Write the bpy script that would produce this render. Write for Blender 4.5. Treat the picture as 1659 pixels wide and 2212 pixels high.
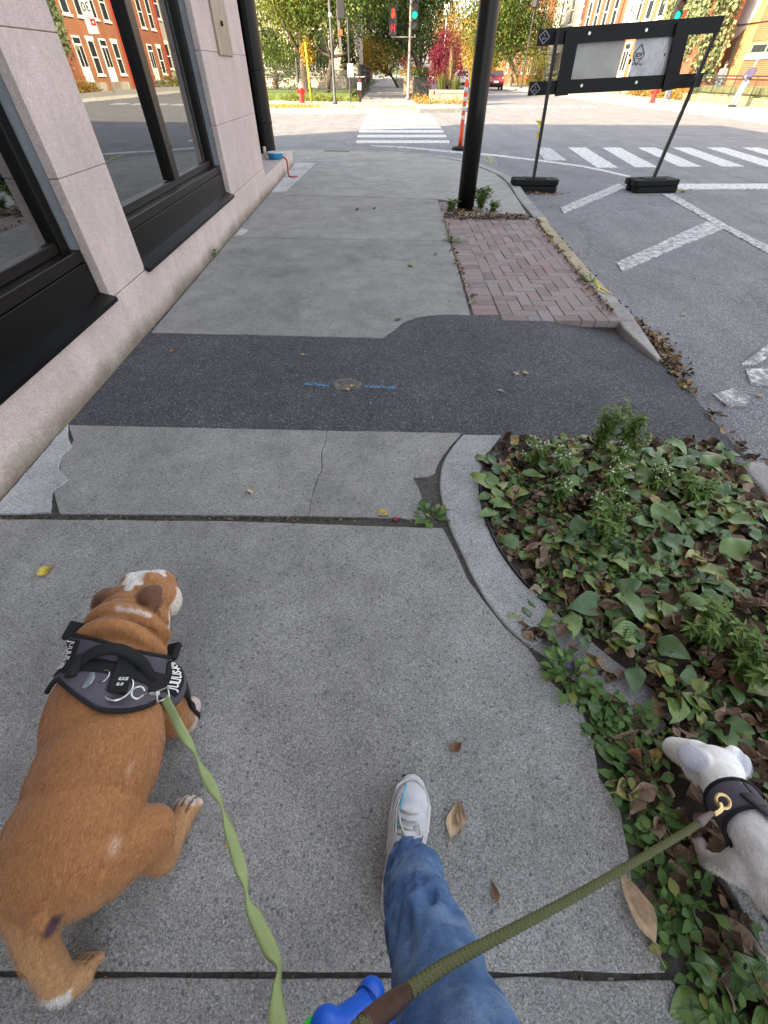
import bpy, bmesh, math, random
import numpy as np
from mathutils import Vector, Matrix, Euler, noise
from mathutils.bvhtree import BVHTree

random.seed(11)
S = bpy.context.scene
for o in list(bpy.data.objects):
    bpy.data.objects.remove(o, do_unlink=True)
COL = S.collection
PI = math.pi
RAD = math.radians

# ------------------------------------------------------------------ camera
CAM_H = 1.28
FPX, CX, CY = 904.0, 829.5, 1106.0            # focal length and centre, picture 1659 x 2212
_d = Vector((824.0 - CX, 1965.0 - CY, FPX)).normalized()      # straight down, in camera axes
_up = -_d
_fw = (Vector((0, 0, 1)) - Vector((0, 0, 1)).dot(_up) * _up).normalized()
_rt = _fw.cross(_up)
if _rt.x < 0:
    _rt = -_rt
RW = Matrix((_rt, _fw, _up))                   # camera axes -> world


def ray(px, py):
    return RW @ Vector((px - CX, py - CY, FPX))


def gp(px, py, z=0.0):
    """point of the photograph on the level z"""
    r = ray(px, py)
    t = (z - CAM_H) / r.z
    return Vector((r.x * t, r.y * t, z))


def at_y(px, py, Y):
    r = ray(px, py)
    t = Y / r.y
    return Vector((r.x * t, Y, CAM_H + r.z * t))


def at_x(px, py, X):
    r = ray(px, py)
    t = X / r.x
    return Vector((X, r.y * t, CAM_H + r.z * t))


cam_d = bpy.data.cameras.new('camera')
cam = bpy.data.objects.new('camera', cam_d)
COL.objects.link(cam)
cam_d.sensor_fit = 'VERTICAL'
cam_d.sensor_height = 24.0
cam_d.lens = 24.0 * FPX / 2212.0
cam_d.clip_start = 0.02
cam_d.clip_end = 3000
r_, u_, b_ = RW @ Vector((1, 0, 0)), RW @ Vector((0, -1, 0)), RW @ Vector((0, 0, -1))
cam.matrix_world = Matrix(((r_.x, u_.x, b_.x, 0), (r_.y, u_.y, b_.y, 0), (r_.z, u_.z, b_.z, CAM_H), (0, 0, 0, 1)))
S.camera = cam
S.render.resolution_x, S.render.resolution_y = 768, 1024

# ------------------------------------------------------------------ light
SUN_E = RAD(27.5)
SUN_DIR = Vector((0.82, 0.572, 0)).normalized()               # the way the light travels
w = bpy.data.worlds.new('World')
S.world = w
w.use_nodes = True
wt = w.node_tree
wt.nodes.clear()
sky = wt.nodes.new('ShaderNodeTexSky')
sky.sky_type = 'NISHITA'
sky.sun_disc = False
sky.sun_elevation = SUN_E
sky.sun_rotation = RAD(235)
sky.air_density = 1.0
sky.dust_density = 2.2
sky.ozone_density = 0.8
hsv = wt.nodes.new('ShaderNodeHueSaturation')
hsv.inputs['Saturation'].default_value = 0.38
bg = wt.nodes.new('ShaderNodeBackground')
bg.inputs['Strength'].default_value = 0.105
wo = wt.nodes.new('ShaderNodeOutputWorld')
wt.links.new(sky.outputs[0], hsv.inputs['Color'])
wt.links.new(hsv.outputs[0], bg.inputs[0])
wt.links.new(bg.outputs[0], wo.inputs[0])
sd = bpy.data.lights.new('sun', 'SUN')
sd.energy = 3.0
sd.angle = RAD(0.53)
sd.color = (1.0, 0.80, 0.52)
sun = bpy.data.objects.new('sun', sd)
COL.objects.link(sun)
sun.location = (-20, -14, 18)
sun.rotation_euler = Vector((SUN_DIR.x * math.cos(SUN_E), SUN_DIR.y * math.cos(SUN_E), -math.sin(SUN_E))).to_track_quat('-Z', 'Y').to_euler()
vs = S.view_settings
vs.view_transform = 'Standard'
vs.look = 'None'
vs.gamma = 1.0
vs.exposure = 2.58
vs.use_curve_mapping = False
S.cycles.max_bounces = 8
S.cycles.use_denoising = True
S.cycles.caustics_reflective = False
S.cycles.caustics_refractive = False


# ------------------------------------------------------------------ node helper
class NT:
    def __init__(s, name):
        s.m = bpy.data.materials.new(name)
        s.m.use_nodes = True
        s.t = s.m.node_tree
        s.b = s.t.nodes['Principled BSDF']
        s.out = s.t.nodes['Material Output']
        s._co = {}

    def n(s, typ, **kw):
        nd = s.t.nodes.new(typ)
        for k, v in kw.items():
            if k.startswith('_'):
                nd.inputs[k[1:].replace('_', ' ')].default_value = v
            else:
                setattr(nd, k, v)
        return nd

    def ln(s, a, b):
        s.t.links.new(a, b)

    def co(s, kind='Object', scale=None):
        key = (kind, scale)
        if key not in s._co:
            if kind == 'World':
                o = s.n('ShaderNodeNewGeometry').outputs['Position']
            else:
                o = s.n('ShaderNodeTexCoord').outputs[kind]
            if scale:
                mp = s.n('ShaderNodeMapping')
                mp.inputs['Scale'].default_value = scale
                s.ln(o, mp.inputs[0])
                o = mp.outputs[0]
            s._co[key] = o
        return s._co[key]

    def noise(s, scale, detail=4, rough=.6, co=None, dist=0):
        nd = s.n('ShaderNodeTexNoise', _Scale=scale, _Detail=detail, _Roughness=rough, _Distortion=dist)
        s.ln(co or s.co(), nd.inputs['Vector'])
        return nd.outputs['Fac']

    def vor(s, scale, co=None, feature='F1', out='Distance', rnd=1.0):
        nd = s.n('ShaderNodeTexVoronoi', feature=feature, _Scale=scale, _Randomness=rnd)
        s.ln(co or s.co(), nd.inputs['Vector'])
        return nd.outputs[out]

    def ramp(s, fac, stops, interp='LINEAR'):
        nd = s.n('ShaderNodeValToRGB')
        cr = nd.color_ramp
        cr.interpolation = interp
        while len(cr.elements) < len(stops):
            cr.elements.new(.5)
        for e, (p, c) in zip(cr.elements, stops):
            e.position = p
            if not hasattr(c, '__len__'):
                c = (c, c, c)
            e.color = (c[0], c[1], c[2], 1)
        s.ln(fac, nd.inputs[0])
        return nd.outputs[0]

    def mix(s, a, b, fac, mode='MIX'):
        nd = s.n('ShaderNodeMix', data_type='RGBA', blend_type=mode)
        for v, k in ((a, 6), (b, 7), (fac, 0)):
            if hasattr(v, 'links'):
                s.ln(v, nd.inputs[k])
            elif k == 0:
                nd.inputs[0].default_value = v
            else:
                nd.inputs[k].default_value = (v[0], v[1], v[2], 1)
        return nd.outputs[2]

    def math(s, op, a, b=None):
        nd = s.n('ShaderNodeMath', operation=op)
        for i, v in enumerate((a, b)):
            if v is None:
                continue
            if hasattr(v, 'links'):
                s.ln(v, nd.inputs[i])
            else:
                nd.inputs[i].default_value = v
        return nd.outputs[0]

    def attr(s, name):
        return s.n('ShaderNodeAttribute', attribute_name=name).outputs['Color']

    def rnd(s):
        return s.n('ShaderNodeObjectInfo').outputs['Random']

    def bump(s, h, strength=.4, dist=.01):
        nd = s.n('ShaderNodeBump', _Strength=strength, _Distance=dist)
        s.ln(h, nd.inputs['Height'])
        s.ln(nd.outputs[0], s.b.inputs['Normal'])

    def fin(s, col=None, rough=.8, metal=0., spec=.4, **kw):
        if col is not None:
            if hasattr(col, 'links'):
                s.ln(col, s.b.inputs['Base Color'])
            else:
                s.b.inputs['Base Color'].default_value = (col[0], col[1], col[2], 1)
        if hasattr(rough, 'links'):
            s.ln(rough, s.b.inputs['Roughness'])
        else:
            s.b.inputs['Roughness'].default_value = rough
        s.b.inputs['Metallic'].default_value = metal
        s.b.inputs['Specular IOR Level'].default_value = spec
        for k, v in kw.items():
            s.b.inputs[k.replace('_', ' ')].default_value = v
        return s.m


def plain(name, col, rough=.6, metal=0., spec=.4, var=.12, scale=12., bump=0., **kw):
    """one colour with slight mottling and relief"""
    t = NT(name)
    f = t.noise(scale, 5, .6)
    lo = [c * (1 - var) for c in col]
    hi = [min(1, c * (1 + var)) for c in col]
    c = t.ramp(f, [(.3, lo), (.7, hi)])
    if bump:
        t.bump(t.noise(scale * 6, 3), bump, .004)
    return t.fin(c, rough, metal, spec, **kw)


# ------------------------------------------------------------------ mesh helper
def tag(o, label=None, cat=None, group=None, kind=None):
    if label:
        o['label'] = label
    if cat:
        o['category'] = cat
    if group:
        o['group'] = group
    if kind:
        o['kind'] = kind
    return o


def empty(name, loc=(0, 0, 0), rz=0, label=None, cat=None, group=None, kind=None):
    o = bpy.data.objects.new(name, None)
    COL.objects.link(o)
    o.location = loc
    o.rotation_euler = (0, 0, rz)
    o.empty_display_size = .1
    return tag(o, label, cat, group, kind)


class MB:
    def __init__(s):
        s.v, s.f = [], []

    def add(s, v, f):
        b = len(s.v)
        s.v += [tuple(p) for p in v]
        s.f += [tuple(i + b for i in q) for q in f]
        return s

    def box(s, x0, x1, y0, y1, z0, z1):
        v = [(x, y, z) for z in (z0, z1) for y in (y0, y1) for x in (x0, x1)]
        return s.add(v, [(0, 2, 3, 1), (4, 5, 7, 6), (0, 1, 5, 4), (2, 6, 7, 3), (0, 4, 6, 2), (1, 3, 7, 5)])

    def obox(s, c, size, rot=None):
        c = Vector(c)
        m = rot if rot is not None else Matrix.Identity(3)
        if isinstance(rot, (tuple, list)):
            m = Euler(rot).to_matrix()
        hx, hy, hz = [a / 2 for a in size]
        v = [c + m @ Vector((x, y, z)) for z in (-hz, hz) for y in (-hy, hy) for x in (-hx, hx)]
        return s.add(v, [(0, 2, 3, 1), (4, 5, 7, 6), (0, 1, 5, 4), (2, 6, 7, 3), (0, 4, 6, 2), (1, 3, 7, 5)])

    def beam(s, a, b, w_, h_, up=(0, 0, 1)):
        a, b = Vector(a), Vector(b)
        d = (b - a)
        L = d.length
        d.normalize()
        up = Vector(up)
        if abs(d.dot(up)) > .99:
            up = Vector((0, 1, 0))
        x = d.cross(up).normalized()
        z = x.cross(d)
        m = Matrix((x, d, z)).transposed()
        return s.obox((a + b) / 2, (w_, L, h_), m)

    def prism(s, poly, z0, z1, bottom=True):
        n = len(poly)
        a = sum(poly[i][0] * poly[(i + 1) % n][1] - poly[(i + 1) % n][0] * poly[i][1] for i in range(n))
        if a < 0:
            poly = poly[::-1]
        za = z1 if callable(z1) else (lambda x, y: z1)
        v = [(p[0], p[1], z0) for p in poly] + [(p[0], p[1], za(p[0], p[1])) for p in poly]
        f = [tuple(range(n, 2 * n))] + [(i, (i + 1) % n, n + (i + 1) % n, n + i) for i in range(n)]
        if bottom:
            f.append(tuple(range(n - 1, -1, -1)))
        return s.add(v, f)

    def tube(s, pts, rad, n=8, cap=True, flat=None):
        pts = [Vector(p) for p in pts]
        k = len(pts)
        if not hasattr(rad, '__len__'):
            rad = [rad] * k
        v, f = [], []
        pu = None
        for i, p in enumerate(pts):
            d = (pts[min(i + 1, k - 1)] - pts[max(i - 1, 0)])
            d = d.normalized() if d.length > 1e-9 else Vector((0, 0, 1))
            if pu is None:
                pu = Vector((0, 0, 1)) if abs(d.z) < .9 else Vector((1, 0, 0))
            u = (pu - pu.dot(d) * d)
            u = u.normalized() if u.length > 1e-6 else d.orthogonal().normalized()
            pu = u
            q = d.cross(u)
            r = rad[i]
            rx, ry = (r, r) if not hasattr(r, '__len__') else r
            for j in range(n):
                a = 2 * PI * j / n
                v.append(p + u * (math.cos(a) * rx) + q * (math.sin(a) * ry))
        for i in range(k - 1):
            for j in range(n):
                a, b = i * n + j, i * n + (j + 1) % n
                f.append((a, b, b + n, a + n))
        if cap:
            f.append(tuple(range(n - 1, -1, -1)))
            f.append(tuple(range((k - 1) * n, k * n)))
        return s.add(v, f)

    def lathe(s, prof, c=(0, 0, 0), n=16, cap=True):
        k = len(prof)
        v = [(c[0] + r * math.cos(2 * PI * j / n), c[1] + r * math.sin(2 * PI * j / n), c[2] + z) for r, z in prof for j in range(n)]
        f = [(i * n + j, i * n + (j + 1) % n, (i + 1) * n + (j + 1) % n, (i + 1) * n + j) for i in range(k - 1) for j in range(n)]
        if cap:
            f += [tuple(range(n - 1, -1, -1)), tuple(range((k - 1) * n, k * n))]
        return s.add(v, f)

    def ell(s, c, r, rot=(0, 0, 0), seg=16, rings=10):
        c = Vector(c)
        m = Euler(rot).to_matrix()
        v = [c + m @ Vector((0, 0, -r[2]))]
        for i in range(1, rings):
            t = -PI / 2 + PI * i / rings
            for j in range(seg):
                a = 2 * PI * j / seg
                v.append(c + m @ Vector((r[0] * math.cos(t) * math.cos(a), r[1] * math.cos(t) * math.sin(a), r[2] * math.sin(t))))
        v.append(c + m @ Vector((0, 0, r[2])))
        L = len(v) - 1
        f = [(0, 1 + (j + 1) % seg, 1 + j) for j in range(seg)]
        for i in range(rings - 2):
            for j in range(seg):
                a, b = 1 + i * seg + j, 1 + i * seg + (j + 1) % seg
                f.append((a, b, b + seg, a + seg))
        o = 1 + (rings - 2) * seg
        f += [(o + j, o + (j + 1) % seg, L) for j in range(seg)]
        return s.add(v, f)

    def cap(s, p, rp, q, rq, seg=14):
        """closed tapered capsule"""
        p, q = Vector(p), Vector(q)
        d = (q - p).normalized()
        pts, rad = [], []
        for t in (-1, -.92, -.7, -.38, 0):
            pts.append(p + d * rp * t)
            rad.append(max(1e-4, rp * math.sqrt(max(0, 1 - t * t))))
        for t in (.25, .5, .75):
            pts.append(p.lerp(q, t))
            rad.append(rp + (rq - rp) * t)
        for t in (0, .38, .7, .92, 1):
            pts.append(q + d * rq * t)
            rad.append(max(1e-4, rq * math.sqrt(max(0, 1 - t * t))))
        return s.tube(pts, rad, seg)

    def mesh(s, name, off=None):
        me = bpy.data.meshes.new(name)
        v = s.v
        if off is not None:
            v = [(a - off[0], b - off[1], c - off[2]) for a, b, c in v]
        me.from_pydata(v, [], s.f)
        me.update()
        return me

    def build(s, name, mat, parent=None, smooth=False, bevel=0, seg=2, world=True, ang=30):
        off = None
        if parent is not None and world:
            p, loc = parent, Vector((0, 0, 0))
            while p is not None:
                loc += p.location
                p = p.parent
            off = loc
        o = bpy.data.objects.new(name, s.mesh(name, off))
        COL.objects.link(o)
        if parent is not None:
            o.parent = parent
        if mat:
            o.data.materials.append(mat)
        if smooth:
            o.data.polygons.foreach_set('use_smooth', [True] * len(o.data.polygons))
        if bevel:
            b = o.modifiers.new('bevel', 'BEVEL')
            b.width, b.segments, b.limit_method, b.angle_limit = bevel, seg, 'ANGLE', RAD(ang)
        return o


def thing(name, mb, mat, label, cat, group=None, **kw):
    return tag(mb.build(name, mat, **kw), label, cat, group)


def struct(name, mb, mat, **kw):
    o = mb.build(name, mat, **kw)
    if kw.get('parent') is None:
        o['kind'] = 'structure'
    return o


def copy_tree(o, parent=None, name=None):
    c = o.copy()
    COL.objects.link(c)
    c.parent = parent
    for ch in list(o.children):
        copy_tree(ch, c)
    return c


def rot_about(mb, c, rz):
    ca, sa = math.cos(rz), math.sin(rz)
    mb.v = [(c[0] + (x - c[0]) * ca - (y - c[1]) * sa, c[1] + (x - c[0]) * sa + (y - c[1]) * ca, z) for x, y, z in mb.v]
    return mb


def text_mesh(body, size, mat, name, parent=None, font_shear=0, spacing=1.0, bold=0.0, depth=.0005):
    """lettering as flat mesh in its own x-y plane, centred"""
    c = bpy.data.curves.new('tmp', 'FONT')
    c.body, c.size, c.align_x, c.align_y = body, size, 'CENTER', 'CENTER'
    c.shear, c.space_character, c.offset, c.extrude = font_shear, spacing, bold, depth
    c.resolution_u = 3
    to = bpy.data.objects.new('tmp', c)
    COL.objects.link(to)
    dg = bpy.context.evaluated_depsgraph_get()
    dg.update()
    me = bpy.data.meshes.new_from_object(to.evaluated_get(dg))
    bpy.data.objects.remove(to)
    bpy.data.curves.remove(c)
    me.materials.clear()
    o = bpy.data.objects.new(name, me)
    COL.objects.link(o)
    me.materials.append(mat)
    if parent is not None:
        o.parent = parent
    return o


def bake(o):
    """apply the modifiers of an object"""
    dg = bpy.context.evaluated_depsgraph_get()
    dg.update()
    me = bpy.data.meshes.new_from_object(o.evaluated_get(dg))
    mats = list(o.data.materials)
    old = o.data
    o.modifiers.clear()
    o.data = me
    bpy.data.meshes.remove(old)
    if not me.materials:
        for m_ in mats:
            me.materials.append(m_)
    return o


def blob(name, mb, mat, parent=None, voxel=.006, it=6, fac=.5):
    """closed shapes fused into one continuous skin"""
    o = mb.build(name, mat, parent)
    r = o.modifiers.new('r', 'REMESH')
    r.mode, r.voxel_size = 'VOXEL', voxel
    sm = o.modifiers.new('s', 'SMOOTH')
    sm.factor, sm.iterations = fac, it
    bake(o)
    o.data.polygons.foreach_set('use_smooth', [True] * len(o.data.polygons))
    return o


def vcol(o, fn, name='Col'):
    me = o.data
    a = me.color_attributes.new(name, 'BYTE_COLOR', 'CORNER')
    n = len(me.vertices)
    co = np.empty(n * 3)
    me.vertices.foreach_get('co', co)
    c = np.ones((n, 4))
    c[:, :3] = fn(co.reshape(-1, 3))
    li = np.empty(len(me.loops), dtype=np.int32)
    me.loops.foreach_get('vertex_index', li)
    a.data.foreach_set('color', c[li].ravel())


def ortho(p, q):
    return [p.x, p.y]


def inside(x, y, poly):
    c = False
    n = len(poly)
    j = n - 1
    for i in range(n):
        if (poly[i][1] > y) != (poly[j][1] > y) and x < (poly[j][0] - poly[i][0]) * (y - poly[i][1]) / (poly[j][1] - poly[i][1]) + poly[i][0]:
            c = not c
        j = i
    return c


def curve(pts, n=8):
    """Catmull-Rom through the points"""
    pts = [Vector(p) for p in pts]
    out = []
    for i in range(len(pts) - 1):
        p0, p1, p2, p3 = pts[max(i - 1, 0)], pts[i], pts[i + 1], pts[min(i + 2, len(pts) - 1)]
        for k in range(n):
            t = k / n
            out.append(.5 * ((2 * p1) + (p2 - p0) * t + (2 * p0 - 5 * p1 + 4 * p2 - p3) * t * t + (3 * p1 - p0 - 3 * p2 + p3) * t ** 3))
    out.append(pts[-1])
    return out


# ------------------------------------------------------------------ ground materials
def concrete(name, lo, hi, spec_d=.16, tintvar=.5, agg=70.):
    t = NT(name)
    co = t.co('World')
    big = t.noise(1.7, 4, .65, co)
    base = t.ramp(big, [(.28, lo), (.72, hi)])
    base = t.mix(base, t.ramp(t.noise(5, 5, .75, co), [(.3, .66), (.7, 1.16)]), .7, 'MULTIPLY')
    base = t.mix(base, t.ramp(t.rnd(), [(0, .88), (1, 1.08)]), 1.0, 'MULTIPLY')
    vf = t.n('ShaderNodeTexVoronoi', _Scale=agg * 5.2)
    t.ln(co, vf.inputs['Vector'])
    sf = t.n('ShaderNodeSeparateColor')
    t.ln(vf.outputs['Color'], sf.inputs[0])
    base = t.mix(base, t.ramp(sf.outputs[0], [(0, .38), (.25, .74), (.6, 1.0), (.9, 1.26), (1, 1.65)]), .85, 'MULTIPLY')
    base = t.mix(base, t.ramp(sf.outputs[1], [(.35, (1.10, 1.0, .86)), (.65, (.92, 1.0, 1.10))]), .45, 'MULTIPLY')
    for sc, thr, col, rad in ((agg * 1.0, spec_d, (.095, .095, .108), .38), (agg * 1.7, .10, (.56, .54, .51), .30)):
        vd = t.n('ShaderNodeTexVoronoi', _Scale=sc)
        t.ln(co, vd.inputs['Vector'])
        sep = t.n('ShaderNodeSeparateColor')
        t.ln(vd.outputs['Color'], sep.inputs[0])
        m1 = t.math('LESS_THAN', sep.outputs[0], thr)
        m2 = t.ramp(vd.outputs['Distance'], [(rad * .5, 1.), (rad, 0.)])
        base = t.mix(base, col, t.math('MULTIPLY', t.math('MULTIPLY', m1, m2), .75))
    # stains and pale scuffs with their own shapes
    st = t.ramp(t.noise(.9, 5, .72, co, 1.2), [(.54, 0.), (.72, 1.)])
    base = t.mix(base, (.13, .125, .115), t.math('MULTIPLY', st, .5))
    sc_ = t.ramp(t.noise(2.3, 5, .8, co, 2.5), [(.66, 0.), (.72, 1.)])
    base = t.mix(base, (.44, .43, .40), t.math('MULTIPLY', sc_, .35))
    gum = t.vor(2.6, co)
    base = t.mix(base, (.09, .09, .095), t.math('MULTIPLY', t.math('LESS_THAN', gum, .028), .8))
    t.bump(t.noise(330, 3, .7, co), .45, .003)
    return t.fin(base, .92, 0, .25)


def asphalt(name, lo, hi, cell=150., streak=False, patchy=.4):
    t = NT(name)
    co = t.co('World')
    base = t.ramp(t.noise(1.3, 6, .65, co), [(.3, lo), (.7, hi)])
    v = t.n('ShaderNodeTexVoronoi', _Scale=cell)
    t.ln(co, v.inputs['Vector'])
    sep = t.n('ShaderNodeSeparateColor')
    t.ln(v.outputs['Color'], sep.inputs[0])
    base = t.mix(base, t.ramp(sep.outputs[0], [(0, .40), (.6, .95), (.9, 1.55), (1, 2.8)]), .78, 'MULTIPLY')
    base = t.mix(base, t.ramp(t.noise(9, 5, .7, co), [(.3, .8), (.7, 1.15)]), patchy, 'MULTIPLY')
    if streak:
        s2 = t.noise(.8, 5, .6, t.co('World', None) if False else None)
        mp = t.n('ShaderNodeMapping')
        mp.inputs['Scale'].default_value = (3.0, .22, 1)
        t.ln(co, mp.inputs[0])
        s2 = t.noise(1.0, 5, .65, mp.outputs[0])
        base = t.mix(base, t.ramp(s2, [(.3, .80), (.7, 1.14)]), .6, 'MULTIPLY')
        cr = t.vor(.33, co, 'DISTANCE_TO_EDGE')
        wob = t.noise(3, 6, .7, co)
        crk = t.ramp(t.math('ADD', cr, t.math('MULTIPLY', t.math('SUBTRACT', wob, .5), .16)), [(.0, 0.), (.004, 1.), (.009, 0.)])
        base = t.mix(base, (.05, .05, .05), t.math('MULTIPLY', crk, .55))
    t.bump(v.outputs['Distance'], .55, .006)
    return t.fin(base, .9, 0, .3)


M_conc = concrete('concrete_walk', (.250, .245, .230), (.355, .347, .328))
M_conc2 = concrete('concrete_walk_far', (.29, .285, .265), (.39, .38, .36), .10)
M_band = concrete('concrete_band', (.34, .345, .335), (.43, .43, .415), .10)
M_kerb = concrete('kerb_grey', (.31, .30, .28), (.42, .40, .37), .22, agg=110)
M_kerb2 = concrete('kerb_yellowish', (.40, .34, .22), (.52, .45, .30), .22, agg=110)
M_mortar = concrete('mortar_pale', (.44, .44, .43), (.56, .56, .55), .03)
M_patch = asphalt('asphalt_patch', (.062, .062, .066), (.100, .099, .104), 150, patchy=.8)
M_road = asphalt('road_asphalt', (.175, .175, .182), (.235, .233, .236), 190, True)
M_soil = plain('soil', (.05, .038, .028), .95, var=.4, scale=30, bump=.6)
M_joint = plain('joint_dirt', (.075, .068, .058), .95, var=.4, scale=60, bump=.6)
M_grass = plain('lawn', (.10, .14, .03), .9, var=.45, scale=3, bump=.5)
M_gravel = plain('gravel', (.16, .15, .145), .9, var=.45, scale=50)


def paint_mat(name, col, wear=.5, sc=14, base_=(.22, .215, .21)):
    """road paint, worn through to the asphalt"""
    t = NT(name)
    co = t.co('World')
    n1 = t.noise(sc, 7, .75, co)
    n2 = t.noise(120, 3, .7, co)
    f = t.math('ADD', n1, t.math('MULTIPLY', t.math('SUBTRACT', n2, .5), .35))
    k = t.ramp(f, [(wear - .06, 0.), (wear + .06, 1.)])
    c = t.mix(col, base_, k)
    t.bump(t.vor(190, co), .4, .004)
    return t.fin(c, .8, 0, .3)


M_white = paint_mat('paint_white', (.60, .60, .58), .55)
M_worn = paint_mat('paint_white_worn', (.58, .58, .57), .50)
M_gone = paint_mat('paint_white_nearly_gone', (.70, .70, .69), .46)


def rough_poly(poly, step=.05, amp=.004, seed=1, closed=True):
    out = []
    n = len(poly)
    for i in range(n):
        a, b = Vector(poly[i][:2]), Vector(poly[(i + 1) % n][:2])
        L = (b - a).length
        k = max(1, int(L / step))
        nrm = Vector((-(b - a).y, (b - a).x)).normalized() if L > 0 else Vector((0, 0))
        for j in range(k):
            p = a.lerp(b, j / k)
            if j:
                d = noise.noise((p.x * 9, p.y * 9, seed)) * amp + noise.noise((p.x * 37, p.y * 37, seed + 5)) * amp * .6
                p = p + nrm * d
            out.append((p.x, p.y))
    return out


ROAD_Z = -.08
# the far-reaching ground and the carriageways
struct('ground', MB().box(-900, 900, -300, 1500, -1.2, -.16), M_grass)
road = MB()
road.prism([(-260, -60), (15.1, -60), (15.1, 400), (-260, 400)], -.15, ROAD_Z)
road = struct('road', road, M_road)

# ---- the pavement: dark bed, slabs on it
KO = [(1.80, -3), (1.80, 1.0), (1.81, 1.7), (1.875, 2.75), (1.91, 4.3), (1.99, 6.0), (2.05, 6.45), (2.10, 7.57), (2.21, 8.9), (2.17, 9.8), (1.85, 11.2), (1.36, 12.3), (.6, 13.05), (.05, 13.45), (-.7, 13.68), (-1.5, 13.75), (-4.5, 13.75)]
def ko(y):
    for (x0, y0), (x1, y1) in zip(KO, KO[1:]):
        if y0 <= y <= y1:
            return x0 + (x1 - x0) * (y - y0) / (y1 - y0)
    return 1.8


wk = [(-1.5, -3), (1.70, -3), (1.70, 1.0), (1.70, 1.69), (1.50, 1.69), (1.28, 2.10), (1.10, 2.6), (1.14, 3.36), (1.74, 3.36), (1.80, 4.3), (1.88, 6.0), (1.9, 10), (1.5, 11), (-4.5, 11), (-4.5, 8), (-1.8, 8)]
walk = struct('sidewalk', MB().prism(wk, -.15, -.0088), M_joint)


def slab(poly, name='slab', mat=None, z0=-.045, z1=0., amp=.004, bev=.004, step=.06, parent=None):
    o = MB().prism(rough_poly(poly, step, amp), z0, z1).build(name, mat or M_conc, parent or walk, bevel=bev, seg=2, ang=50)
    return o


def P2(*pts):
    return [tuple(gp(*p)[:2]) for p in pts]


# nearest slabs
edge = [(.240, 1.13), (.268, 1.04), (.285, .98), (.308, .882), (.350, .795), (.405, .69), (.470, .614), (.513, .51), (.555, .455), (.582, .417), (.585, .33), (.573, .255), (.592, .215), (.601, .185), (.588, .10), (.572, .029), (.58, -.03), (.59, -.092)]
slab([(-1.61, -.099)] + [(-1.645, 1.163), (-.63, 1.16), (.144, 1.132)] + edge, amp=.003)
slab([(-1.5, -1.6), (-1.605, -.104), (-.2, -.104), (.35, -.100), (.48, -.104), (.60, -.102), (.64, -.5), (.65, -1.6)], amp=.003)
# second row, split by the crack, its corner broken away
ck = [(-.300, 1.796), (-.297, 1.70), (-.309, 1.62), (-.300, 1.54), (-.292, 1.49), (-.305, 1.44), (-.312, 1.36), (-.318, 1.28), (-.316, 1.192)]
slab([(-1.36, 1.197), (-1.45, 1.32), (-1.50, 1.45), (-1.545, 1.56), (-1.56, 1.70), (-1.655, 1.83)] + ck, amp=.003, bev=.003)
slab([(x + .0020, y) for x, y in ck[::-1]] + [(-.0, 1.79), (.395, 1.783), (.33, 1.68), (.262, 1.555), (.236, 1.47), (.20, 1.445), (.13, 1.435), (.152, 1.37), (.165, 1.30), (.15, 1.26), (.178, 1.178), (0, 1.185)], amp=.006, step=.025, bev=.003)
# beyond the asphalt strip
slab([(-1.66, 2.958), (-.8, 2.925), (-.02, 2.893), (.06, 3.02), (.13, 3.16), (.235, 3.255), (.346, 3.30), (.5, 3.318), (.648, 3.302), (.685, 4.4), (.70, 5.338), (-1.72, 5.41)], amp=.006)
slab([(-1.72, 5.425), (.70, 5.352), (.735, 6.4), (.752, 7.50), (-1.76, 7.80)])
slab([(-1.765, 7.83), (.755, 7.53), (.92, 7.42), (.96, 6.5), (1.84, 6.47), (1.93, 7.57), (2.03, 8.9), (1.99, 9.8), (1.70, 11.0), (-4.5, 11.0), (-4.5, 9.5), (-1.8, 9.5)], mat=M_conc2)
ramp_z = lambda x, y: -.002 - .07 * (y - 11.02) / 2.65
slab([(-4.5, 11.02), (1.69, 11.02), (1.25, 12.1), (.52, 12.86), (-.02, 13.27), (-.75, 13.5), (-1.5, 13.57), (-4.5, 13.57)], mat=M_conc2, z1=ramp_z, z0=-.13)
# repaired mortar along the wall
slab([(-1.64, 1.19), (-1.40, 1.20), (-1.46, 1.33), (-1.43, 1.40), (-1.51, 1.47), (-1.55, 1.58), (-1.535, 1.64), (-1.60, 1.72), (-1.66, 1.84)], 'mortar_patch', M_mortar, z1=.004, amp=.007, step=.018)
slab([(-1.76, 7.95), (-1.55, 8.05), (-1.42, 10.9), (-1.83, 10.9)], 'mortar_patch', M_mortar, z1=.004, amp=.008)
slab([(-1.70, 5.50), (-1.61, 5.52), (-1.60, 5.72), (-1.70, 5.80)], 'mortar_patch', M_mortar, z1=.004, amp=.012, step=.03)
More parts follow.
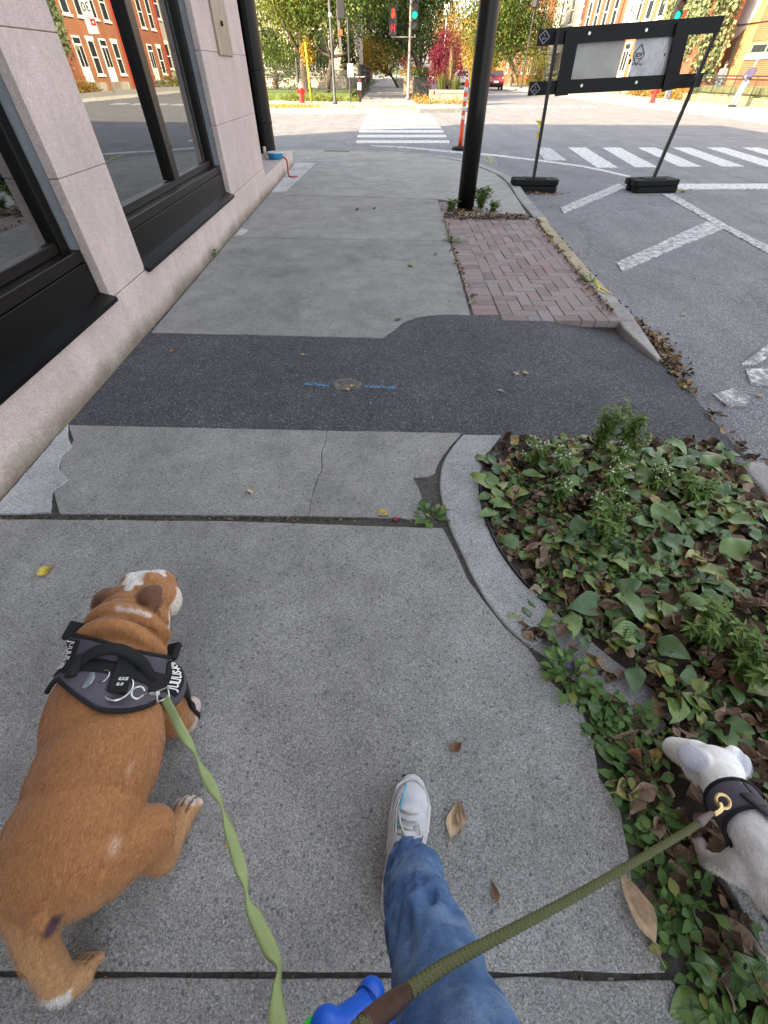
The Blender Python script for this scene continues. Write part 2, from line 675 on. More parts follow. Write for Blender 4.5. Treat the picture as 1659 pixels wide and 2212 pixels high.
# curved concrete band round the planting bed
bo = curve([(.401, 1.765, 0), (.335, 1.66, 0), (.278, 1.54, 0), (.250, 1.40, 0), (.250, 1.27, 0), (.268, 1.13, 0), (.297, 1.011, 0), (.33, .88, 0), (.372, .766, 0), (.42, .68, 0), (.478, .614, 0)], 4)
bi = curve([(.60, 1.765, 0), (.53, 1.655, 0), (.473, 1.542, 0), (.43, 1.40, 0), (.418, 1.236, 0), (.430, 1.10, 0), (.456, .989, 0), (.51, .86, 0), (.594, .75, 0), (.62, .69, 0)], 4)
band = MB().prism([(p.x, p.y) for p in bo] + [(p.x, p.y) for p in bi[::-1]], -.12, .004)
band.build('edging_band', M_band, walk, bevel=.008, ang=50)
fl = MB()
fl.prism(rough_poly([(p.x, p.y) for p in bi[5:-2]] + [(p.x + .006, p.y) for p in bi[5:-2]][::-1], .2, 0), -.1, .012)
fl.build('steel_edge', plain('steel_edge', (.03, .03, .033), .5), walk)
# loose flagstones in the bed
BAND2 = [tuple(gp(*p)[:2]) for p in ((1150, 1400), (1232, 1466), (1330, 1532), (1420, 1590), (1470, 1545), (1400, 1478), (1300, 1405), (1215, 1330))]
slab(BAND2, 'edging_band', M_band, z1=.002, amp=.008, step=.04)
slab([(.77, .06), (.86, .10), (1.06, .02), (1.05, -.22), (.84, -.20), (.79, -.06)], 'flagstone', M_band, z1=.034, amp=.01, step=.04)
slab([(.83, -.225), (1.05, -.235), (1.05, -.5), (.85, -.5)], 'flagstone', M_band, z1=.034, amp=.01, step=.04)
# asphalt strip with the apron down to the gutter
ap = [(1.20, 3.34), (1.16, 2.6), (1.34, 2.12), (1.56, 1.70)]
pa = struct('asphalt_patch', MB().prism([(-1.70, 1.74), (-1.75, 3.34)] + ap + [(.3, 1.70)], -.06, -.006), M_patch)
az = lambda x, y: -.006 if (x, y) in ap else -.083
MB().prism(ap + [(1.87, 1.70), (1.93, 2.72), (1.86, 3.0), (1.74, 3.34)], -.15, az).build('apron', M_patch, pa)

# kerb stones
kerb = empty('kerb', (1.8, 0, 0), kind='structure')


def kerb_stone(y0, y1, mat, wd=.125, top=.012, n=6, low=0.):
    ys = [y0 + (y1 - y0) * i / n for i in range(n + 1)]
    out = [(ko(y) + noise.noise((y * 5, 0, 3)) * .012, y) for y in ys]
    inn = [(ko(y) - wd + noise.noise((y * 5, 7, 3)) * .012, y) for y in ys]
    MB().prism(out + inn[::-1], -.16, top).build('kerb_stone', mat, kerb, bevel=.018, seg=3, ang=50)


for a, b in ((-3, -1.2), (-1.19, .42), (.43, 1.56)):
    kerb_stone(a, b, M_kerb)
# low tapered stone by the driveway, then the older ones
ys = [2.72 + .1 * i for i in range(9)]
MB().prism([(ko(y) + .005, y) for y in ys] + [(ko(y) - .03 - .095 * min(1, (y - 2.72) / .4), y) for y in ys[::-1]], -.16, lambda x, y: -.05 + .062 * min(1, (y - 2.72) / .65)).build('kerb_stone', M_kerb, kerb, bevel=.012, ang=50)
kerb_stone(3.53, 4.26, M_kerb)
for a, b in ((4.27, 5.25), (5.26, 5.92), (5.93, 6.44)):
    kerb_stone(a, b, M_kerb2)
yy = [6.46 + .35 * i for i in range(20)]
co_, ci_ = [], []
kp = curve([(x, y, 0) for x, y in KO if y >= 6.45], 5)
for i, p in enumerate(kp):
    d = (kp[min(i + 1, len(kp) - 1)] - kp[max(i - 1, 0)]).normalized()
    nrm = Vector((-d.y, d.x, 0))
    co_.append(p)
    ci_.append(p + nrm * .15)
zt = lambda y: .004 if y < 11 else .004 - .07 * (y - 11) / 2.6
for i in range(0, len(kp) - 1, 6):
    j = min(i + 6, len(kp) - 1)
    poly = [(p.x, p.y) for p in co_[i:j + 1]] + [(p.x, p.y) for p in ci_[i:j + 1]][::-1]
    MB().prism(poly, -.16, lambda x, y: zt(y)).build('kerb_stone', M_conc2, kerb, bevel=.01, ang=50)

# ---- herringbone bricks
def brick_mat():
    t = NT('paving_brick')
    r = t.rnd()
    c = t.ramp(r, [(0, (.21, .165, .155)), (.35, (.265, .215, .20)), (.7, (.30, .255, .24)), (1, (.27, .18, .165))])
    c = t.mix(c, t.ramp(t.noise(40, 5, .7, t.co('World')), [(.3, .7), (.7, 1.2)]), .7, 'MULTIPLY')
    g = t.ramp(t.noise(2.2, 5, .7, t.co('World')), [(.45, 0.), (.75, 1.)])
    c = t.mix(c, (.26, .25, .24), t.math('MULTIPLY', g, .65))
    t.bump(t.noise(220, 3, .7, t.co('World')), .4, .003)
    return t.fin(c, .9, 0, .25)


M_pbrick = brick_mat()
pav = struct('brick_paving', MB().prism([(.70, 3.22), (.99, 7.4), (.78, 7.4), (.74, 6.5)][:1] + [(1.75, 3.22), (1.84, 6.42), (.97, 6.42), (.97, 7.40), (.78, 7.40)], -.12, -.010), M_joint)
U = .1
def brick_mesh(w_, l_):
    b = MB().box(-w_ / 2 + .002, w_ / 2 - .002, -l_ / 2 + .002, l_ / 2 - .002, -.05, 0)
    me = b.mesh('brick')
    bm = bmesh.new()
    bm.from_mesh(me)
    bmesh.ops.bevel(bm, geom=[e for e in bm.edges if all(v.co.z > -.01 for v in e.verts)], offset=.0035, segments=1, affect='EDGES')
    bm.to_mesh(me)
    bm.free()
    me.materials.append(M_pbrick)
    return me


BR_H, BR_V, BR_S = brick_mesh(.2, .1), brick_mesh(.1, .2), brick_mesh(.1, .1)


def put_brick(me, x, y):
    o = bpy.data.objects.new('brick', me)
    COL.objects.link(o)
    o.parent = pav
    o.location = (x, y, random.uniform(-.0035, .0015))
    o.rotation_euler = (random.gauss(0, .008), random.gauss(0, .008), random.gauss(0, .006))


sk = lambda y: .035 * (y - 3.3) / 3.0              # the strip leans with the slab edge
y = 3.36
while y < 7.35:
    put_brick(BR_H, .775 + sk(y) * 1.6, y)
    y += U
for i in range(0, 10):
    for j in range(0, 31):
        k = (i - j) % 4
        bx_, by_ = .88 + i * U, 3.21 + j * U
        if k == 0:
            c = (bx_ + U, by_ + U / 2)
            me = BR_H
        elif k == 3:
            c = (bx_ + U / 2, by_ + U)
            me = BR_V
        elif (k == 1 and i == 0) or (k == 2 and j == 0):
            c = (bx_ + U / 2, by_ + U / 2)
            me = BR_S
        else:
            continue
        hw = .1 if me is BR_H else .05
        xx = c[0] + sk(c[1])
        if xx - hw > ko(c[1]) - .135 or c[1] > 6.40 or c[1] < 3.26:
            continue
        put_brick(me, xx, c[1])
# ---- far pavements
M_conc3 = concrete('concrete_far', (.36, .35, .32), (.46, .44, .40), .06, agg=30)
FZ = .06
fk = [(-120, 27.0), (-2.0, 27.15), (1.5, 27.6), (3.6, 28.6), (4.7, 30.2), (5.0, 32.5), (5.0, 300), (-1.6, 300), (-1.6, 35.2), (-120, 35.2)]
fs = struct('far_sidewalk', MB().prism(fk, -.15, FZ), M_conc3)
MB().prism([(-120, 26.82), (-2.0, 26.97), (1.56, 27.42), (3.72, 28.46), (4.86, 30.12), (5.18, 32.5), (5.18, 300), (5.02, 300), (5.02, 32.5), (4.7, 30.22), (3.6, 28.62), (1.5, 27.62), (-2, 27.17), (-120, 27.02)], -.15, FZ + .012).build('kerb_stone', M_conc3, fs)
for yj in (29.2, 30.9):
    pass
# gardens behind the fence and the planted verge beside the far walk
gz = .36
struct('garden', MB().prism([(-120, 35.6), (-2.1, 35.6), (-2.1, 110), (-120, 110)], -.15, gz), M_grass)
struct('verge', MB().prism([(1.7, 36.5), (4.6, 36.5), (4.6, 200), (1.7, 200)], -.1, FZ + .03), plain('verge_soil', (.12, .10, .05), .95, var=.5, scale=2))
rs = struct('right_sidewalk', MB().prism([(15.3, -40), (19.9, -40), (19.9, 300), (14.9, 300), (14.75, 43), (14.9, 33.2), (15.4, 32), (15.4, 27)], -.15, FZ), M_conc3)
MB().prism([(15.08, -40), (15.28, -40), (15.38, 27), (15.38, 32), (14.88, 33.2), (14.73, 43), (14.88, 300), (14.6, 300), (14.5, 43), (14.65, 33.0), (15.15, 31.8), (15.15, 27)], -.15, FZ + .012).build('kerb_stone', M_conc3, rs)
struct('right_yard', MB().prism([(20.0, -40), (60, -40), (60, 300), (20.0, 300)], -.15, .03), M_grass)

# ---- paint on the road
MK = [0]


def mark(pts, mat=None, name='road_marking', dz=.004):
    MK[0] += 1
    dz += .0003 * (MK[0] % 40)
    poly = [tuple(gp(px, py, ROAD_Z + dz)[:2]) for px, py in pts]
    return MB().prism(rough_poly(poly, .15, .012), ROAD_Z - .01, ROAD_Z + dz).build(name, mat or M_white, road)


def c2(x, y):   # crop of the photograph to the 1659 x 2212 picture
    return ((1000 + x / 1.659) / 1.8228, (y / 1.659) / 1.8228)


def c6(x, y):
    return ((1900 + x / 1.476) / 1.8228, (450 + y / 1.476) / 1.8228)


stripes = [(665, 1278, 916, 934), (674, 1258, 880, 897), (684, 1240, 850, 865), (696, 1222, 826, 839), (703, 1206, 804, 815), (712, 1190, 786, 796), (719, 1180, 771, 779), (727, 1168, 757, 764), (735, 1156, 744, 750), (742, 1145, 733, 738)]
Ys = []
for i, (a, b, t_, q) in enumerate(stripes):
    mark([c2(a, q), c2(b, q), c2(b - 4, t_), c2(a + 6, t_)], M_white, 'crosswalk_stripe')
zeb = [((500, 600, 193), (665, 790, 310)), ((697, 800, 193), (885, 1015, 306)), ((902, 1005, 193), (1145, 1275, 303)), ((1105, 1207, 193), (1395, 1520, 302)), ((1305, 1410, 193), (1640, 1780, 302)), ((1510, 1610, 193), (1880, 2030, 302)), ((1710, 1815, 193), (2110, 2270, 302)), ((1915, 2015, 193), (2350, 2510, 302))]
for (a, b, y0), (c, d, y1) in zeb:
    mark([c6(c, y1), c6(d, y1), c6(b, y0), c6(a, y0)], M_white, 'crosswalk_stripe')
mark([c6(365, 268), c6(490, 268), c6(392, 194), c6(308, 194)], M_worn, 'crosswalk_stripe')
mark([c2(760, 952), c2(1000, 968), c2(1300, 998), c2(1659, 1026), c2(1659, 1016), c2(1300, 985), c2(1000, 958), c2(762, 948)], M_worn)
mark([c6(0, 234), c6(300, 268), c6(560, 303), c6(700, 330), c6(845, 364), c6(862, 358), c6(700, 320), c6(560, 294), c6(300, 260), c6(0, 226)], M_white)
mark([c6(470, 575), c6(830, 425), c6(790, 402), c6(455, 540)], M_worn)
mark([c6(810, 910), c6(1420, 655), c6(1300, 622), c6(780, 862)], M_worn)
mark([c6(1130, 433), c6(1900, 432), c6(1900, 402), c6(1130, 403)], M_white)
mark([c6(1040, 462), c6(1330, 625), c6(1659, 805), c6(1800, 880), c6(1800, 830), c6(1420, 642), c6(1110, 462)], M_worn)
mark([c6(1505, 1450), c6(1590, 1455), c6(1900, 1250), c6(1900, 1150), c6(1640, 1350)], M_gone)
mark([c6(1530, 1480), c6(1659, 1470), c6(1720, 1590), c6(1560, 1560)], M_gone)
mark([c6(1340, 1625), c6(1450, 1590), c6(1560, 1640), c6(1530, 1700), c6(1420, 1690)], M_gone)
for a, b in ((20, 60), (140, 195), (245, 305), (360, 420), (480, 545), (600, 660)):
    mark([((1900 + a / 1.476) / 1.8228, 232), ((1900 + b / 1.476) / 1.8228 + 4, 232), ((1900 + b / 1.476) / 1.8228 - 8, 229), ((1900 + a / 1.476) / 1.8228 - 12, 229)], M_worn, 'crosswalk_stripe')
M_yel = paint_mat('spray_yellow', (.62, .52, .06), .55, 30)
M_blue = paint_mat('spray_blue', (.09, .28, .50), .49, 60, (.075, .075, .08))
M_red = paint_mat('spray_red', (.75, .16, .14), .48, 30)


def spray(pts, wd, z, mat, parent, name='spray_mark'):
    """sprayed line laid on a surface"""
    c = curve([(p[0], p[1], 0) for p in pts], 5)
    a, b = [], []
    for i, p in enumerate(c):
        d = (c[min(i + 1, len(c) - 1)] - c[max(i - 1, 0)]).normalized()
        n_ = Vector((-d.y, d.x, 0)) * wd * (.5 + .15 * noise.noise((p.x * 40, p.y * 40, 0)))
        a.append(p + n_)
        b.append(p - n_)
    m = MB()
    k = len(c)
    zz = z if callable(z) else (lambda x, y: z)
    m.add([(p.x, p.y, zz(p.x, p.y)) for p in a] + [(p.x, p.y, zz(p.x, p.y)) for p in b], [(i, k + i, k + i + 1, i + 1) for i in range(k - 1)])
    return m.build(name, mat, parent)


zr = ROAD_Z + .018
spray([tuple(gp(*c2(*p), ROAD_Z)[:2]) for p in ((1497, 1030), (1530, 1028), (1560, 1045), (1540, 1065), (1500, 1045))], .018, zr, M_yel, road)
spray([tuple(gp(*c2(*p), ROAD_Z)[:2]) for p in ((1525, 1022), (1540, 1050), (1550, 1075))], .018, zr + .001, M_yel, road)
for a, b in (((-.479, 2.27), (-.33, 2.25)), ((-.12, 2.245), (.065, 2.235))):
    spray([a, ((a[0] + b[0]) / 2, a[1] - .004), b], .028, -.004, M_blue, pa)
zk = lambda x, y: .016
spray([(1.835, 4.22), (1.825, 4.12), (1.80, 4.05), (1.84, 4.02), (1.875, 4.1)], .02, .0165, M_yel, kerb)
spray([(1.82, 4.0), (1.85, 3.85), (1.88, 3.7)], .02, .0165, M_yel, kerb)
spray([(1.86, 4.05), (1.84, 3.9), (1.80, 3.8), (1.845, 3.72)], .02, .0172, M_yel, kerb)
spray([(-.75, 11.4), (-.55, 11.6), (-.3, 11.45)], .05, lambda x, y: ramp_z(x, y) + .004, M_red, walk)
# grey scuffed ring on the asphalt between the blue marks
pm_ = [(-.225 + (.085 + .022 * noise.noise((math.cos(a) * 2, math.sin(a) * 2, 4))) * math.cos(a), 2.27 + (.075 + .022 * noise.noise((math.cos(a) * 2, math.sin(a) * 2, 9))) * math.sin(a)) for a in [2 * PI * k / 36 for k in range(36)]]
t = NT('dried_mud')
k_ = t.ramp(t.noise(26, 6, .8, t.co('World')), [(.40, 1.), (.58, 0.)])
c = t.mix((.080, .079, .082), (.20, .18, .14), k_)
t.bump(t.vor(150, t.co('World')), .5, .006)
MB().prism(pm_, -.02, -.0045).build('dried_mud', t.fin(c, .9, 0, .3), pa)
# a metal plate in the far corner of the walk
hp = gp(*c2(540, 975), -.03)
MB().obox((hp.x, hp.y, ramp_z(0, hp.y) + .004), (.62, .14, .012), (0, 0, -.05)).build('drain_grate', plain('rusty_iron', (.10, .07, .05), .8), walk)


# ------------------------------------------------------------------ the granite-faced building on the left
def granite(name, tint, dirt=False, smooth=False):
    t = NT(name)
    co = t.co('Object')
    b = t.ramp(t.noise(2.2, 5, .6, co), [(.3, [c * .86 for c in tint]), (.7, [c * 1.08 for c in tint])])
    b = t.mix(b, t.ramp(t.noise(160, 4, .75, co), [(.3, .78), (.7, 1.2)]), .7, 'MULTIPLY')
    b = t.mix(b, t.ramp(t.noise(28, 4, .7, co), [(.3, .86), (.7, 1.12)]), .7, 'MULTIPLY')
    v = t.n('ShaderNodeTexVoronoi', _Scale=210.)
    t.ln(co, v.inputs['Vector'])
    sp = t.n('ShaderNodeSeparateColor')
    t.ln(v.outputs['Color'], sp.inputs[0])
    b = t.mix(b, t.ramp(sp.outputs[0], [(0, .70), (.3, .92), (.7, 1.05), (1, 1.3)]), .6 if not smooth else .15, 'MULTIPLY')
    mp = t.n('ShaderNodeMapping')
    mp.inputs['Scale'].default_value = (5, 5, .6)
    t.ln(co, mp.inputs[0])
    st = t.noise(1.4, 6, .7, mp.outputs[0])
    b = t.mix(b, t.ramp(st, [(.3, .80), (.7, 1.1)]), .55, 'MULTIPLY')
    if dirt:   # brown-green splash stain of varying height along the foot
        sx = t.n('ShaderNodeSeparateXYZ')
        t.ln(co, sx.inputs[0])
        mp2 = t.n('ShaderNodeMapping')
        mp2.inputs['Scale'].default_value = (1, 1.3, 1)
        t.ln(co, mp2.inputs[0])
        edge_ = t.math('ADD', t.math('MULTIPLY', t.noise(1.3, 5, .7, mp2.outputs[0]), .20), t.math('MULTIPLY', t.noise(45, 4, .8, co), .10))
        k = t.ramp(t.math('SUBTRACT', edge_, sx.outputs[2]), [(.5, 0.), (.5, 0.)])
        d = t.math('SUBTRACT', edge_, sx.outputs[2])
        k = t.ramp(d, [(.04, 0.), (.14, 1.)])
        b = t.mix(b, t.mix((.10, .065, .035), (.10, .10, .04), t.ramp(t.noise(4, 3, .5, co), [(.4, 0.), (.6, 1.)])), t.math('MULTIPLY', k, .75))
    t.bump(t.noise(240, 3, .7, co), .4, .003)
    return t.fin(b, .75, 0, .35)


PINK = (.58, .468, .435)
M_gran = granite('pink_granite', PINK)
M_gran2 = granite('pink_granite_base', (.59, .49, .45), True)
M_reveal = granite('grey_granite', (.27, .285, .30), False, True)
M_mjoint = plain('stone_joint', (.30, .225, .20), .9)
M_black = plain('black_metal', (.0035, .0035, .004), .35, .0, .25, .25, 3)
M_black2 = plain('dark_bronze_metal', (.0055, .0045, .004), .36, .0, .3, .25, 4)
M_dark = plain('dark_interior', (.05, .05, .05), .9)
M_floor = plain('interior_floor', (.10, .095, .09), .6)
M_green = plain('interior_column_green', (.30, .36, .32), .8)


def glass_mat(name, tint=.55, refl=1.9):
    t = NT(name)
    tr = t.n('ShaderNodeBsdfTransparent')
    tr.inputs[0].default_value = (tint * .92, tint, tint * .98, 1)
    gl = t.n('ShaderNodeBsdfGlossy', _Roughness=0.0)
    gl.inputs[0].default_value = (.92, .95, .96, 1)
    fr = t.n('ShaderNodeFresnel', _IOR=refl)
    mx = t.n('ShaderNodeMixShader')
    t.ln(fr.outputs[0], mx.inputs[0])
    t.ln(tr.outputs[0], mx.inputs[1])
    t.ln(gl.outputs[0], mx.inputs[2])
    t.ln(mx.outputs[0], t.out.inputs[0])
    return t.m


M_glass = glass_mat('window_glass', .30, 4.2)

BLD = empty('stone_building', (-1.632, 0, 0), RAD(1.03), 'pink granite corner building with black framed shop windows along the sidewalk', 'building')
H_B = 9.1


def bp(name, mb, mat, parent=BLD, **kw):
    return mb.build(name, mat, parent, world=False, **kw)


# base course in long stones
for a, b in ((-15, -6.2), (-6.2, -1.6), (-1.6, 1.15), (1.15, 3.80), (3.80, 6.55), (6.55, 7.80)):
    bp('base_stone', MB().box(-.40, 0, a + .002, b - .002, -.1, .305), M_gran2, bevel=.004)
# piers of stacked stones
def pier(y0, y1, seams=()):
    ys_ = [y0] + list(seams) + [y1]
    z = .308
    for zt_ in (.89, 1.41, 1.93, 2.45, 3.05):
        for a, b in zip(ys_, ys_[1:]):
            bp('facing_stone', MB().box(-.0605, -.004 - random.uniform(0, .003), a + .0015, b - .0015, z + .0015, zt_ - .002), M_gran, bevel=.003)
        z = zt_
    bp('pier_backing', MB().box(-.061, -.011, y0 + .013, y1 - .013, .3085, 3.049), M_mjoint)
    bp('pier_reveal', MB().box(-.40, -.062, y0 + .012, y1 - .012, .306, 3.05), M_reveal)


pier(2.72, 3.27)
pier(5.82, 7.78, (6.52, 7.14))
pier(-.35, .17)
pier(-4.5, -2.9)
pier(-15, -8)


def shop_window(y0, y1, mull=(.52,)):
    G_ = -.16
    fr = bp('window_frame', MB().box(G_ - .05, G_ + .045, y0, y0 + .075, .53, 2.9).box(G_ - .05, G_ + .045, y1 - .075, y1, .53, 2.9).box(G_ - .05, G_ + .045, y0 + .076, y1 - .076, 2.82, 2.9), M_black2, bevel=.004)
    bp('frame_rail', MB().box(G_ - .05, -.062, y0 + .001, y1 - .001, .515, .575), M_black2, bevel=.004)
    bp('frame_rail', MB().box(G_ - .05, G_ + .032, y0 + .0762, y1 - .0762, .576, .628), M_black2, bevel=.004)
    bp('spandrel_panel', MB().box(G_ - .04, -.055, y0 + .004, y1 - .004, .335, .513), M_black, bevel=.002)
    # sloping black sill
    m = MB()
    yy = (y0 - .01, y1 + .01)
    v = [(x, y_, z) for y_ in yy for x, z in ((G_ - .02, .345), (-.050, .345), (.028, .318), (.028, .296), (.008, .296), (.008, .309), (G_ - .02, .309))]
    f = [tuple(range(6, -1, -1)), tuple(range(7, 14))] + [(i, (i + 1) % 7, 7 + (i + 1) % 7, 7 + i) for i in range(7)]
    bp('sill', m.add(v, f), M_black)
    cuts = [y0 + .0765] + [y0 + (y1 - y0) * k for k in mull] + [y1 - .0765]
    for k in cuts[1:-1]:
        bp('mullion', MB().box(G_ - .045, G_ + .062, k - .062, k + .062, .6285, 2.82), M_black2, bevel=.004)
    for i, (a, b) in enumerate(zip(cuts, cuts[1:])):
        a2 = a + (.063 if i else 0)
        b2 = b - (.063 if i < len(cuts) - 2 else 0)
        ym_ = (a2 + b2) / 2
        pn = bp('pane', MB().box(-.006, .006, a2 - ym_, b2 - ym_, .6285, 2.82), M_glass)
        pn.location = (G_ - .006, ym_, 0)
        pn.rotation_euler = (0, 0, RAD(-1.03))         # the glazing runs true with the street


shop_window(3.272, 5.818)
shop_window(.172, 2.718)
shop_window(-2.898, -.352)
bp('wall', MB().box(-.39, -.07, -8, -4.5, .306, 3.05), M_gran)
# upper storeys and the flat roof that throws the long shadow over the crossing
bp('upper_wall', MB().box(-9.6, 0, -15, 11.6, 3.06, H_B - .35), M_gran)
bp('roof', MB().box(-9.7, .12, -15.1, 11.75, H_B - .348, H_B), M_gran, bevel=.02)
bp('lintel', MB().box(-.4, -.001, -15, 7.8, 3.051, 3.0585), M_gran)
bp('rear_wall', MB().box(-9.6, -9.3, -15, 10.2, -.1, 3.055), M_gran)
bp('side_wall', MB().box(-9.3, -.41, -15, -14.7, -.1, 3.055), M_gran)
bp('interior_floor', MB().box(-9.3, -.41, -14.7, 7.4, -.1, .12), M_floor)
bp('interior_wall', MB().box(-4.2, -4.0, -14.7, 7.4, .12, 3.055), M_dark)
bp('interior_wall', MB().box(-4.0, -.41, 6.4, 6.5, .12, 3.055), M_dark)
bp('interior_column', MB().box(-.72, -.46, 1.95, 2.20, .12, 3.055), M_green, bevel=.01)
bp('interior_column', MB().box(-1.5, -1.25, 4.0, 4.3, .12, 3.055), M_green, bevel=.01)
# recessed corner entrance: step, black column, glazed screen
bp('entrance_step', MB().box(-2.2, 0, 7.805, 10.62, -.1, .215), M_gran2, bevel=.006)
bp('entrance_floor', MB().box(-9.3, -2.205, 7.41, 10.62, -.1, .21), M_gran2)
colm = MB().lathe([(.165, .2), (.165, 3.06)], (-.43, 10.35, 0), 28)
bp('corner_column', colm, M_black2, smooth=False)
bp('column_strap', MB().lathe([(.168, .62), (.172, .625), (.172, .65), (.168, .655)], (-.43, 10.35, 0), 28), M_black)
bp('column_strap', MB().lathe([(.168, 1.28), (.171, 1.283), (.171, 1.30), (.168, 1.303)], (-.43, 10.35, 0), 28), M_black)
bp('screen_frame', MB().box(-.62, -.52, 7.82, 7.92, .216, 3.05).box(-.62, -.52, 10.1, 10.28, .216, 3.05).box(-.62, -.52, 7.93, 10.09, .216, .40), M_black, bevel=.004)
bp('screen_pane', MB().box(-.575, -.565, 7.925, 10.095, .41, 3.05), M_glass)
bp('screen_frame', MB().box(-3.2, -.63, 10.12, 10.26, .216, .40).box(-3.2, -3.05, 10.12, 10.26, .41, 3.05), M_black, bevel=.004)
bp('screen_pane', MB().box(-3.04, -.63, 10.18, 10.19, .41, 3.05), M_glass)
bp('rear_screen', MB().box(-9.3, -3.21, 10.1, 10.3, -.1, 3.055), M_dark)
# bronze wall plaque and its camera-like peephole
t = NT('bronze_plaque')
c = t.ramp(t.noise(3, 6, .7, t.co('Object', (1, 6, 1))), [(.3, (.20, .15, .10)), (.55, (.30, .25, .19)), (.75, (.36, .34, .28))])
M_bronze = t.fin(c, .45, .25, .5)
pq = bp('plaque', MB().box(-.005, .016, 6.44, 7.02, 1.39, 2.35), M_bronze, bevel=.005)
MB().tube([(.016, 6.72, 1.62), (.034, 6.72, 1.62)], [.022, .018], 12).build('peephole', M_black, pq, world=False)
# a pale bottle standing by the wall end is part of the clutter on the step

# ------------------------------------------------------------------ blue bowl and red lead on the step
wl = BLD.matrix_world if False else Matrix.Translation((-1.632, 0, 0)) @ Matrix.Rotation(RAD(1.03), 4, 'Z')
bw = wl @ Vector((-.14, 9.55, .216))
bowl = empty('water_bowl', bw, 0, 'small bright blue bowl standing on the granite entrance step', 'bowl')
M_bowl = plain('blue_plastic', (.02, .30, .62), .4)
m = MB().lathe([(.09, 0), (.12, .02), (.125, .085), (.135, .09), (.118, .085), (.105, .03), (.08, .02)], (0, 0, 0), 24)
m.build('bowl_shell', M_bowl, bowl, world=False, smooth=True)
MB().lathe([(.127, .078), (.139, .088), (.127, .096), (.117, .09)], (0, 0, 0), 24).build('rim', plain('pale_rim', (.6, .62, .62), .4), bowl, world=False, smooth=True)
M_redl = plain('red_cord', (.45, .03, .02), .7)
q0 = bw + Vector((.13, -.02, .02))
pts = curve([q0 + Vector((-.05, .05, .01)), q0 + Vector((.01, 0, .005)), q0 + Vector((.075, -.05, -.03)), q0 + Vector((.085, -.1, -.12)), q0 + Vector((.10, -.18, -.20)), q0 + Vector((.15, -.28, -.225)), q0 + Vector((.26, -.25, -.226)), q0 + Vector((.22, -.36, -.226))], 5)
rl = empty('red_lead', (q0.x, q0.y, 0), 0, 'thin red lead hanging over the edge of the entrance step', 'lead')
MB().tube(pts, .013, 6).build('strap', M_redl, rl, smooth=True)
MB().ell(pts[-1], (.03, .02, .012), seg=8, rings=6).build('clip', plain('steel_clip', (.3, .3, .3), .3, .8), rl)
MB().tube([q0 + Vector((-.31, .05, -.02)), q0 + Vector((-.31, .05, .14))], [.03, .028], 10).build('pale_can', plain('pale_can', (.55, .52, .42), .5), None)
pc = bpy.data.objects['pale_can']
tag(pc, 'small pale can behind the blue bowl at the wall end', 'can')


# ------------------------------------------------------------------ steel pole
pp = gp(1005, 452)
M_pole = plain('black_pole_paint', (.0035, .003, .003), .34, .0, .35, .3, 6)
pole = empty('street_pole', (pp.x, pp.y + .02, 0), 0, 'tall thick black steel pole at the end of the brick strip', 'pole')
MB().lathe([(.112, -.05), (.110, 1.0), (.104, 5.0), (.09, 9.5)], (0, 0, 0), 32).build('shaft', M_pole, pole, world=False, smooth=True)
MB().lathe([(.15, -.03), (.15, .002), (.13, .012), (.112, .016)], (0, 0, 0), 24).build('foot_plate', M_pole, pole, world=False)

# ------------------------------------------------------------------ orange delineator post
dp = gp(993, 324, ROAD_Z)
M_or = plain('orange_plastic', (.75, .085, .02), .45, var=.08)
M_refl = plain('white_reflective', (.62, .62, .60), .35)
M_rub = plain('black_rubber', (.006, .006, .0065), .75, 0, .25, bump=.3)
dl = empty('delineator_post', (dp.x, dp.y, ROAD_Z), 0, 'orange delineator post with white bands behind the black pole', 'delineator')
m = MB()
m.lathe([(.20, 0), (.205, .03), (.19, .055), (.12, .07)], (0, 0, 0), 8)
m.build('rubber_base', M_rub, dl, world=False, bevel=.006)
MB().lathe([(.052, .07), (.048, .3), (.045, 1.14), (.036, 1.19), (.036, 1.24), (.01, 1.245)], (0, 0, 0), 20).build('post', M_or, dl, world=False, smooth=True)
for z in (.56, .72, .88, 1.04):
    MB().lathe([(.047, z), (.0495, z + .003), (.0495, z + .072), (.047, z + .075)], (0, 0, 0), 20, False).build('white_band', M_refl, dl, world=False, smooth=True)

# ------------------------------------------------------------------ construction barricade seen from behind
BY = 9.25
bar = empty('barricade', (3.55, BY, ROAD_Z), 0, 'black framed construction barricade with grey sign panels on two weighted stands', 'barricade')
M_wood = plain('black_board', (.0042, .0042, .005), .5, 0, .25, var=.4, scale=9, bump=.3)
M_metal = plain('black_steel', (.004, .004, .0045), .4, .0, .25)
M_bolt = plain('zinc_bolt', (.6, .6, .6), .3, .9)
t = NT('sign_back')
c = t.ramp(t.noise(2.5, 6, .7), [(.3, (.30, .29, .27)), (.7, (.42, .41, .39))])
c = t.mix(c, (.06, .06, .06), t.math('MULTIPLY', t.ramp(t.noise(9, 4, .6), [(.72, 0.), (.75, 1.)]), .7))
M_sback = t.fin(c, .6, 0, .4)
t = NT('sign_back_sheet')
c = t.ramp(t.noise(2.5, 6, .7), [(.3, (.34, .35, .37)), (.7, (.50, .51, .53))])
t.bump(t.noise(3, 4, .6, t.co('Object', (1.5, 1, .4))), .6, .1)
M_sback2 = t.fin(c, .35, .2, .5)


def bpt(px, py, dy=0.):
    return at_y(px, py, BY + dy)


